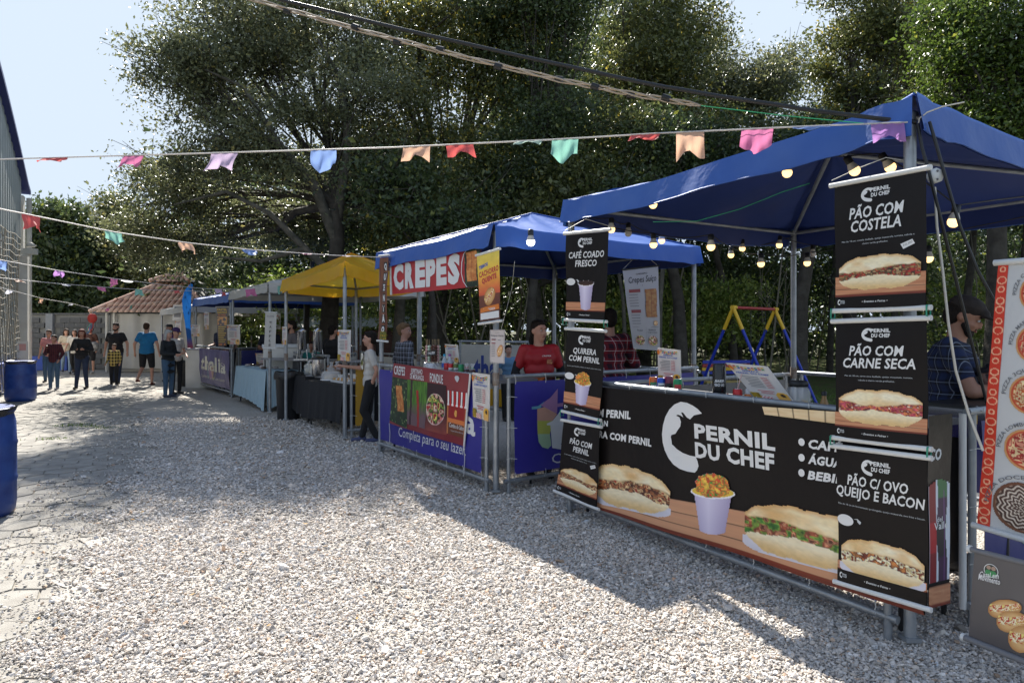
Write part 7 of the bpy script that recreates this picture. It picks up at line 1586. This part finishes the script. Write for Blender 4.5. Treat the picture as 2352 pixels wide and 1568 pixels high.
person('bearded man in a muted check shirt at the back of the off-white stall', behind(670, 15.0), 1.76, -.9, plaid('muted_check', (0.10, 0.09, 0.10), (0.16, 0.14, 0.15), (0.3, 0.28, 0.28), 14), BLK, None, ('dark_hair', 'short'), sleeve='long', beard=True, turn=-.4)
person('dark-haired person in black with back turned beside the steel dispensers', behind(764, 13.2), 1.64, T-.5, BLK, BLK, None, ('dark_hair', 'bun'), sleeve='long', build=1.1)
person('child in a teal top peering between the two steel dispensers', behind(716, 13.4), 1.32, .1, cm('teal_cotton', (0.02, 0.22, 0.20)), BLK, None, ('dark_hair', 'short'), skin=SKIN2)
person('fair-haired woman with a bun in a black and white check shirt inside the CREPES stall', behind(929, 9.9), 1.66, 2.2, KPL, BLK, None, ('fair_hair', 'bun'), sleeve='long', build=1.05, turn=-.9)
person('person in a blue shirt sitting low behind the CREPES pole', behind(1168, 11.5), 1.30, .3, cm('sky_cotton', (0.12, 0.25, 0.40)), BLK, None, ('dark_hair', 'short'))
# 3 the near ones
g = put(850, 1015)
gr, _ = person('girl in a white printed tee and black trousers leaning at the ochre barrier, looking left', Vector((g.x+.0, g.y, 0)), 1.54, -1.35, WHT_, BLK, dict(wr_l=(.14, .02, .90), el_l=(.25, .10, 1.12), wr_r=(-.26, -.40, 1.17), el_r=(-.22, -.14, 1.14), an_l=(.06, .10, .09), an_r=(-.08, -.12, .09), kn_l=(.07, -.10, .50)), ('dark_hair', 'pony'), near=True, build=.92, shoe=(.05, .06, .14), turn=-.15)
Sg = None
red = mat('red_jersey', (0.42, 0.012, 0.018), rough=.6, c2=(0.34, 0.01, 0.015), vscale=3, bump=.25, bscale=10)
w1 = behind(1238, 7.15)
wr_, _ = person('woman in a red printed tee with dark arm sleeves standing in the CREPES stall', w1, 1.67, .25, red, BLK, dict(wr_l=(.22, -.22, 1.05), el_l=(.27, .02, 1.13), wr_r=(-.12, -.20, 1.0), el_r=(-.27, .02, 1.13)), ('dark_hair', 'pony'), near=True, build=1.15, turn=.35)
# printed pastry picture on her shirt, dark arm sleeves and a name badge
c = Blob(); J_ = lambda x, y, z: Vector((x, y, z))*(1.67/1.75)
for sgn, w_ in ((1, (.22, -.22, 1.05)), (-1, (-.12, -.20, 1.0))):
    e_ = (sgn*.27, .02, 1.13); c.limb(J_(sgn*.235, .01, 1.25), J_(*e_), .050, .045); c.limb(J_(*e_), J_(*w_), .045, .032)
blob_part(c, 'arm_sleeves', BLK, wr_, .011, 2)
def shirt_print(root, x0, x1, z0, z1, y, fn, nx=26, ny=20, name='shirt_print', curve=.0):
    X, Z = np.meshgrid(np.linspace(0, 1, nx+1), np.linspace(0, 1, ny+1)); x = X.ravel(); z = Z.ravel(); C, m = fn(x, z); C = np.clip(C, 0, 1)**2.2
    P = np.stack([x0+(x1-x0)*x, y+curve*((x-.5)*2)**2, z1+(z0-z1)*z], 1); idx = np.arange((nx+1)*(ny+1)).reshape(ny+1, nx+1); Fq = np.stack([idx[:-1, :-1], idx[1:, :-1], idx[1:, 1:], idx[:-1, 1:]], -1).reshape(-1, 4); Fq = Fq[m[Fq].sum(1) >= 3]
    me = np_mesh(name, P, Fq, 4, True); point_color(me, C); return link(name, me, root, M_PRINT)
def flames(x, y):
    C = mixc(rgb(230, 150, 70), rgb(180, 60, 20), fbm(x*5, y*6, 3)); st = np.abs(((x*5+y*3) % 1)-.5) < .12; C[st] = rgb(60, 20, 12); r = x > .55; C[r] = mixc(rgb(20, 14, 14), rgb(120, 30, 20), noise2(x*12, y*10, 4))[r]; return C, (y > .1+.1*np.sin(x*7))
shirt_print(wr_, -.15, .15, .88, 1.09, -.155, flames, curve=.07)
shirt_print(wr_, .045, .105, 1.19, 1.235, -.142, lambda x, y: (mixc(rgb(120, 40, 24), rgb(220, 160, 110), noise2(x*5, y*4, 3)), np.ones(len(x), bool)), 6, 5, 'badge', .01)
V, Fs = text_mesh('CREPES', .02, .2); W = V[:, 0].max(); b = MB(); b.add([(-.01+x/W*.10, -.146+.012*x/W, 1.265+yy*.02) for x, yy in V], Fs); b.build('lettering', M_INKW, wr_, world=False)
MB().tube([(.085*math.cos(a*.314)*.96, -.01+.098*math.sin(a*.314), 1.625*1.67/1.75+.075-.02*math.sin(a*.314)) for a in range(-10, 11)], .005, 5, caps=False).build('headband', M_INKK, wr_, world=False)
shirt_print(gr, -.09, .09, 1.0, 1.22, -.125, lambda x, y: (mixc(rgb(226, 220, 204), rgb(130, 130, 70), (noise2(x*5, y*6, 3)-.45)*4), noise2(x*4, y*5, 8) > .3), 14, 16, curve=.03)
pm_, _ = person('man in a red, white and navy check shirt seen from behind between the stalls', behind(1400, 7.7), 1.80, T+.1, RPL, BLK, dict(wr_l=(.15, -.30, 1.10), wr_r=(-.15, -.32, 1.10), el_r=(-.30, -.04, 1.12), el_l=(.30, -.02, 1.12)), ('dark_hair', 'short'), sleeve='long', near=True, build=1.2)
ck, _ = person('bearded cook in a flat cap, blue check shirt and black gloves, looking down', behind(2185, 4.45), 1.80, .95, BPL, BLK, dict(wr_l=(.14, -.42, 1.18), el_l=(.27, -.12, 1.16), wr_r=(-.04, -.46, 1.20), el_r=(-.27, -.12, 1.13), head=(0, -.07, 1.58), neck=(0, -.02, 1.45)), ('dark_hair', 'short'), skin=SKIN2, near=True, build=1.18, beard=True, cap=((.025, .018, .015), 'flat'), nod=.42, glove=(mat('black_glove', (0.012, 0.012, 0.014), rough=.35), 'lr'))
bpy.context.view_layer.update(); finish_blobs()
# things carried
def carry(name, label, cat, p, mb, m): o = mb.build(name, m); ROOT[o.name] = Matrix.Identity(4); tag(o, label, cat); return o
p = Vector((put(188, 893).x+.04, put(188, 893).y-.33, 1.10)); carry('mobile_phone', 'black phone held by the woman with the auburn bob', 'phone', p, MB().box(p, (.075, .012, .15), rz=.3), M_INKK)
p = Vector((put(124, 895).x+.0, put(124, 895).y-.27, .97)); b = MB().tube([p, p+Vector((0, 0, .1))], .005, 5); b.ball(p+Vector((0, 0, .13)), .035, 8, 6); carry('chocolate_treat', 'chocolate treat on a stick held by the boy in maroon', 'sweet', p, b, mat('chocolate', (0.12, 0.045, 0.025)))
p = Vector((put(208, 858).x+.25, put(208, 858).y-.2, .95)); b = MB(); b.ball(p, .16, 10, 8, (1, .6, 1.1)); carry('cloth_bag', 'black and white bag hanging from the man in the brown tee', 'bag', p, b, mat('bag_white', (0.35, 0.34, 0.33), rough=.8, c2=(0.03, 0.03, 0.03), vscale=9))
# ================================================================ bunting, cables, bulbs
FCOL = {'red': (0.70, 0.13, 0.12), 'pink': (0.66, 0.20, 0.38), 'lilac': (0.58, 0.45, 0.62), 'blue': (0.24, 0.36, 0.68), 'peach': (0.76, 0.48, 0.33), 'green': (0.28, 0.58, 0.48), 'violet': (0.52, 0.27, 0.62), 'white': (0.70, 0.70, 0.78), 'paleg': (0.50, 0.66, 0.55)}
M_STR = mat('white_tape', (0.66, 0.63, 0.60), rough=.55, transl=.3)
def bunting(label, pts, flags, r=.0045, size=.18, seed=0):
    """pts: (px,py,Y) along the line; flags: (px, colour, swallow-tail?, width factor, height factor, blow)"""
    P = [D(*p) for p in pts]; t = thing('bunting_line', label, 'bunting', P[0], 0, 'lines of festa bunting')
    # densify
    Q = []
    for i in range(len(P)-1):
        for k in range(6): Q.append(P[i].lerp(P[i+1], k/6))
    Q.append(P[-1]); MB().tube(Q, r, 5).build('line', M_STR, t); rr = random.Random(seed)
    for (fx, colr, tail, wf, hf, blow) in flags:
        for i in range(len(Q)-1):
            xa = CX+F*Q[i].x/Q[i].y; xb = CX+F*Q[i+1].x/Q[i+1].y
            if min(xa, xb) <= fx <= max(xa, xb) and abs(xb-xa) > 1e-6:
                c = Q[i].lerp(Q[i+1], (fx-xa)/(xb-xa)); d = (Q[i+1]-Q[i]).normalized(); d = d if d.x > 0 else -d; break
        else: continue
        w = size*wf*.88; h = size*hf*.62; nn = Vector((d.y, -d.x, 0)).normalized(); nu, nv = 12, 12; vs = []; a1, a2 = rr.uniform(0, 6), rr.uniform(0, 6)
        sk = rr.uniform(-.25, .25)
        for j in range(nv+1):
            v = j/nv
            for i in range(nu+1):
                u = i/nu; e = abs(2*u-1)
                lim = (1-.38*(1-e)) if tail else (1-.38*e)     # notch or point
                vv = v*lim; x = (u-.5)*w+sk*vv*h; out = blow*h*vv**1.3*(1+.3*math.sin(u*5+a1))+.018*math.sin(u*9+a1+v*4)*vv+.010*math.sin(u*17+a2)*(.3+vv)
                vs.append(c+d*x+Vector((0, 0, -vv*h*math.cos(min(1.2, abs(blow)*1.1))*(1+.06*math.sin(u*7+a2))))+nn*out)
        b = MB(); b.add(vs, [(j*(nu+1)+i, (j+1)*(nu+1)+i, (j+1)*(nu+1)+i+1, j*(nu+1)+i+1) for j in range(nv) for i in range(nu)], True)
        b.build('flag', mat('tissue_'+colr, FCOL[colr], rough=.6, transl=.45, var=.12, vscale=12), t)
Yp = S1.FR.y
bunting('nearest bunting line, running right across the picture to the big blue canopy pole', [(-160, 372, 4.3), (0, 366, 4.15), (450, 353, 3.9), (900, 339, 3.75), (1270, 321, 3.7), (1520, 306, 3.6), (1800, 293, 3.5), (1960, 286, 3.4), (2085, 281, 3.3)],
        [(127, 'red', 1, 1.1, .62, .9), (308, 'pink', 1, .85, .9, .5), (516, 'lilac', 1, 1.05, 1.1, .3), (743, 'blue', 0, .95, 1.2, .1), (957, 'peach', 1, .95, .9, .4), (1055, 'red', 1, .95, .85, .5), (1216, 'paleg', 1, .9, .6, 1.0), (1298, 'green', 0, .9, 1.25, .2), (1483, 'red', 1, .95, .7, .8), (1585, 'peach', 1, .9, 1.4, .1), (1740, 'pink', 0, 1.0, 1.25, .1), (1865, 'blue', 0, 1.1, .6, 1.0), (2038, 'violet', 1, .9, 1.0, .3)], seed=1)
bunting('second bunting line, sloping from the hall down to the left pole of the CREPES stall', [(-200, 445, 3.9), (0, 480, 4.3), (110, 502, 4.7), (262, 533, 5.2), (425, 557, 5.8), (570, 573, 6.5), (760, 586, 7.6), (875, 591, 8.35)],
        [(72, 'red', 1, 1.0, 1.1, .4), (260, 'green', 0, .95, .95, .3), (425, 'peach', 1, .95, .9, .4), (572, 'blue', 0, 1.0, .7, .7), (700, 'pink', 0, 1.0, .25, 1.2), (795, 'lilac', 0, .9, .25, 1.2)], seed=2)
bunting('third bunting line, ending at the off-white canopy corner', [(-200, 560, 5.5), (0, 597, 6.3), (138, 622, 7.2), (262, 640, 8.2), (385, 655, 9.4), (470, 663, 10.3), (560, 665, 11.2), (650, 655, 11.7)],
        [(4, 'blue', 1, 1.0, .9, .3), (137, 'violet', 1, .9, .7, .3), (262, 'pink', 0, .95, .9, .3), (390, 'peach', 1, .9, .5, .9), (500, 'lilac', 1, 1.0, .9, .4), (574, 'pink', 1, 1.05, 1.3, .1), (646, 'green', 1, .9, 1.5, .1)], seed=3)
bunting('fourth bunting line, lower and fainter below the third', [(-150, 632, 7.6), (0, 638, 8.4), (130, 651, 9.3), (300, 664, 10.6), (440, 668, 12), (532, 671, 13.5)],
        [(42, 'peach', 1, .9, .5, .8), (150, 'white', 0, .9, .5, .9), (232, 'pink', 0, .95, .7, .5), (318, 'green', 1, 1.0, 1.0, .2), (405, 'red', 1, 1.0, .6, .6), (512, 'red', 1, 1.1, .9, .3)], seed=4)
bunting('lowest bunting line, dipping to the red paper ball and up to the tiled kiosk', [(-150, 625, 8.5), (0, 660, 9.5), (95, 685, 10.8), (165, 697, 12.2), (212, 709, 13.6), (260, 706, 15), (330, 697, 17.5), (420, 686, 21)],
        [(24, 'white', 0, .9, .6, .6), (96, 'peach', 1, .9, .85, .3), (166, 'white', 0, 1.1, .5, .8), (248, 'pink', 1, 1.0, .8, .3), (302, 'green', 0, 1.1, .9, .2), (352, 'peach', 0, 1, .4, .8)], seed=5)
p = D(212, 709, 13.6); t = thing('paper_ball', 'red paper balloon with trailing ribbons hanging from the lowest bunting line', 'decoration', p)
MB().tube([p, p+Vector((0, 0, -.10))], .004, 4).build('cord', M_STR, t); MB().ball(p+Vector((0, 0, -.19)), .085, 14, 10, (1, 1, 1.15)).build('ball', mat('red_paper', (0.65, 0.06, 0.04), rough=.6, transl=.2), t)
rr = random.Random(6)
for k in range(6):
    q = p+Vector((rr.uniform(-.03, .03), 0, -.28)); MB().tube([q, q+Vector((-.05+rr.uniform(-.05, .05), .02, -.10)), q+Vector((-.12+rr.uniform(-.06, .12), 0, -.22))], [.012, .010, .004], 4).build('ribbon', (M_REDI, MATS['tissue_green'], MATS['tissue_blue'])[k % 3], t)

def cable(name, label, pts, r, m, seg=8, wob=0.0, cat='cable'):
    P = [D(*p) for p in pts]; Q = []
    for i in range(len(P)-1):
        for k in range(5):
            q = P[i].lerp(P[i+1], k/5); q.z += wob*math.sin(len(Q)*1.3); Q.append(q)
    Q.append(P[-1]); b = MB().tube(Q, r, seg); o = b.build(name, m); ROOT[o.name] = Matrix.Identity(4); tag(o, label, cat); return o, Q
M_CAB = mat('black_cable', (0.014, 0.014, 0.014), rough=.45); M_BEI = mat('beige_cable', (0.42, 0.34, 0.26), rough=.6); M_GSTR = mat('green_string', (0.02, 0.35, 0.14), rough=.6); M_WCAB = mat('white_cord', (0.60, 0.57, 0.50), rough=.5)
cable('power_cable', 'thick black power cable swooping from the upper left to the big canopy pole', [(480, -60, 4.6), (644, 0, 4.5), (1010, 88, 4.2), (1296, 151, 4.0), (1524, 200, 3.8), (1752, 237, 3.6), (1950, 265, 3.45), (2105, 281, 3.32)], .0115, M_CAB, wob=.0015)
t = thing('cable_bundle', 'bundle of beige wires taped at intervals, just below the black cable', 'cable', D(584, 0, 4.5)); bpts = [(430, -50, 4.6), (584, 0, 4.5), (817, 67, 4.35), (1011, 118, 4.2), (1284, 184, 4.0), (1450, 216, 3.9), (1609, 243, 3.8)]
for k in range(3):
    P = [D(*p) for p in bpts]; Q = []
    for i in range(len(P)-1):
        for j in range(6): q = P[i].lerp(P[i+1], j/6); q.z += .012*math.sin(len(Q)*.9+k*2.1); q.y += .012*math.cos(len(Q)*.9+k*2.1); Q.append(q)
    Q.append(P[-1]); MB().tube(Q, .0052, 5).build('wire', M_BEI, t)
for j in (3, 8, 12, 15, 18, 21, 24, 27, 30, 33):
    if j < len(Q)-1: c = Q[j]; d = (Q[j+1]-Q[j]).normalized(); MB().tube([c-d*.022, c+d*.022], .019, 8).build('black_tape', M_CAB, t)
cable('green_string', 'thin green string continuing from the beige wires to the big canopy', [(1609, 243, 3.8), (1800, 266, 3.6), (1985, 284, 3.42), (2085, 290, 3.33)], .0025, M_GSTR, 4, cat='string')
cable('green_line', 'green cord looped under the large blue canopy', [(1500, 510, 4.9), (1600, 508, 4.7), (1700, 480, 4.5), (1800, 440, 4.3), (1860, 421, 4.2)], .0022, M_GSTR, 4, cat='string')
cable('hanging_cable', 'black cable dropping beside the COSTELA banner down to the griddle', [(2108, 284, 3.30), (2118, 340, 3.28), (2135, 400, 3.25), (2165, 520, 3.25), (2195, 640, 3.3), (2225, 760, 3.35), (2250, 860, 3.4), (2275, 960, 3.5)], .0075, M_CAB)
cable('hanging_cable', 'second black cable curving right towards the pizza banner', [(2135, 280, 3.28), (2150, 330, 3.26), (2175, 420, 3.24), (2205, 520, 3.22), (2245, 620, 3.2), (2300, 720, 3.2)], .0075, M_CAB)
cable('slack_line', 'slack off-white cord hanging from the junction box to the pizza banner foot', [(2147, 430, 3.26), (2152, 520, 3.25), (2165, 620, 3.24), (2178, 740, 3.22), (2195, 850, 3.2), (2225, 950, 3.15), (2258, 1035, 3.1)], .0062, M_WCAB, cat='cord')
p = D(2148, 404, 3.27); t = thing('junction_box', 'white rounded electrical box hanging at the top right corner of the COSTELA banner', 'electrical box', p); MB().lathe(p+Vector((0, .02, 0)), [(.0, 0), (.030, 0), (.037, .006), (.037, .03), (.032, .037), (0, .037)], 8, axis=(0, -1, 0)).build('box_shell', M_BATT, t); MB().ball(p+Vector((0, -.018, .02)), .006, 6, 4).build('screw', M_GREYI, t); MB().ball(p+Vector((0, -.018, -.02)), .006, 6, 4).build('screw', M_GREYI, t)
cable('cable_tie_end', 'long white zip tie sticking up from the canopy pole top', [(2108, 292, 3.3), (2112, 272, 3.29), (2130, 258, 3.26), (2165, 245, 3.22), (2215, 235, 3.2)], .0035, M_WCAB, 5, cat='zip tie')
# cords that hold the banner columns
for lab, pts in (('white cord holding up the COSTELA banner', [(1910, 415, 3.45), (1975, 385, 3.42), (2035, 362, 3.4), (2085, 370, 3.36), (2140, 381, 3.3)]), ('white cord holding up the CAFÉ COADO banner', [(1297, 530, 5.55), (1345, 503, 5.5), (1402, 520, 5.4)]), ('white cord hanging beside the CACHORRO QUENTE banner', [(1182, 600, 6.3), (1176, 660, 6.3), (1162, 715, 6.25), (1150, 760, 6.25)])):
    cable('slack_line', lab, pts, .0022, M_WCAB, 4, cat='cord')
# festoon bulbs
M_BULB = mat('lit_bulb', (0.8, 0.75, 0.6), rough=.4, emit=(1.0, 0.60, 0.22), estr=1.05); M_BULBW = mat('lit_white_bulb', (0.8, 0.8, 0.8), rough=.4, emit=(0.95, 0.97, 1.0), estr=5.0); M_NECK = mat('bulb_neck', (0.50, 0.47, 0.42), rough=.4); M_OFF = mat('unlit_bulb', (0.50, 0.47, 0.44), rough=.3)
def bulb(label, px, py, Y, r=.031, m=None, tilt=(0, 0), lit=True):
    p = D(px, py, Y); t = thing('light_bulb', label, 'light bulb', p, 0, 'festoon bulbs under the blue canopies'); ax = Vector((tilt[0], tilt[1], 1)).normalized()
    MB().lathe(p, [(0, -r), (r*.5, -r*.87), (r*.87, -r*.5), (r, 0), (r*.93, r*.4)], 18, axis=ax).build('globe', m or (M_BULB if lit else M_OFF), t)
    MB().lathe(p, [(r*.94, r*.38), (r*.90, r*.8), (r*.62, r*1.5), (r*.6, r*1.7)], 18, axis=ax).build('neck', M_NECK, t)
    MB().lathe(p, [(r*.72, r*1.6), (r*.72, r*2.9), (r*.4, r*3.1)], 12, axis=ax).build('socket', M_CAB, t); return p+ax*r*3.0
bl = [('bulb hanging from the front edge of the large canopy, above the long banner', 1808, 397, 4.25, (.0, 0), True), ('bulb high at the left front edge of the large canopy', 1500, 470, 5.1, (0, 0), True), ('tilted bulb just above the left of the COSTELA banner', 1963, 392, 3.9, (-.6, 0), True), ('tilted bulb half hidden behind the top of the COSTELA banner', 2045, 384, 3.9, (-.7, 0), True),
      ('bulb right of the COSTELA banner, under the right side of the canopy', 2190, 510, 3.75, (.2, 0), True), ('small lit bulb just right of the CAFÉ COADO banner top', 1404, 527, 5.5, (0, 0), True), ('unlit bulb right of the CAFÉ COADO banner top', 1443, 536, 6.0, (0, 0), False), ('bulb on a dark socket in front of the second canopy valance, lower of two', 1501, 562, 5.6, (0, 0), True),
      ('smaller bulb in front of the second canopy valance, upper right of two', 1520, 553, 6.6, (0, 0), True), ('large bulb hanging alone left of the woodland view', 1633, 567, 5.1, (0, 0), True), ('lower of the two small bulbs above the swing', 1679, 586, 7.0, (0, 0), True), ('upper of the two small bulbs above the swing', 1705, 571, 7.0, (0, 0), True),
      ('bulb hanging lowest, left of the back pole of the large canopy', 1748, 606, 6.0, (0, 0), True), ('bulb in front of the back pole of the large canopy', 1790, 563, 6.8, (.1, 0), True), ('bulb between the back pole and the COSTELA banner', 1854, 604, 6.2, (0, 0), True), ('unlit bulb between the back pole and the COSTELA banner', 1867, 584, 6.9, (0, 0), False), ('sliver of a bulb at the right edge of the COSTELA banner', 2133, 594, 5.0, (0, 0), True)]
tops = []
for lab, x, y, Y, tl, lit in bl: tops.append(bulb(lab, x, y, Y, tilt=tl, lit=lit))
bulb('bright white bulb under the front of the CREPES canopy', 1219, 556, 6.3, r=.038, m=M_BULBW)
def wire(idx, label, extra=None, sag=.05):
    P = [tops[i] for i in idx]; P = ([Vector(extra[0])] if extra and extra[0] else [])+P+([Vector(extra[1])] if extra and extra[1] else []); Q = []
    for a, c in zip(P[:-1], P[1:]):
        for k in range(6): q = a.lerp(c, k/6); q.z -= sag*4*(k/6)*(1-k/6)*min(1, (c-a).length); Q.append(q)
    Q.append(P[-1]); o = MB().tube(Q, .0045, 5).build('festoon_cable', M_CAB); ROOT[o.name] = Matrix.Identity(4); tag(o, label, 'cable')
Tp = lambda p, dz=-.06: Vector((p.x, p.y, 2.6+dz))
wire([5, 6, 8, 11, 10], 'black festoon cable carrying the far row of bulbs', (Tp(S1.FL), Tp(S1.BL)))
wire([7, 9, 12, 14], 'black festoon cable carrying the middle row of bulbs', (Tp(S1.FL), Tp(S1.BR)))
wire([1, 0, 2, 3, 4], 'black festoon cable along the front edge of the large canopy', (Tp(S1.FL), Tp(S1.BR)), sag=-.02)
wire([13, 15, 16], 'black festoon cable at the back pole of the large canopy', (Tp(S1.BL), None), sag=.04)
# bare branch and loose leaves overhead are part of the trees
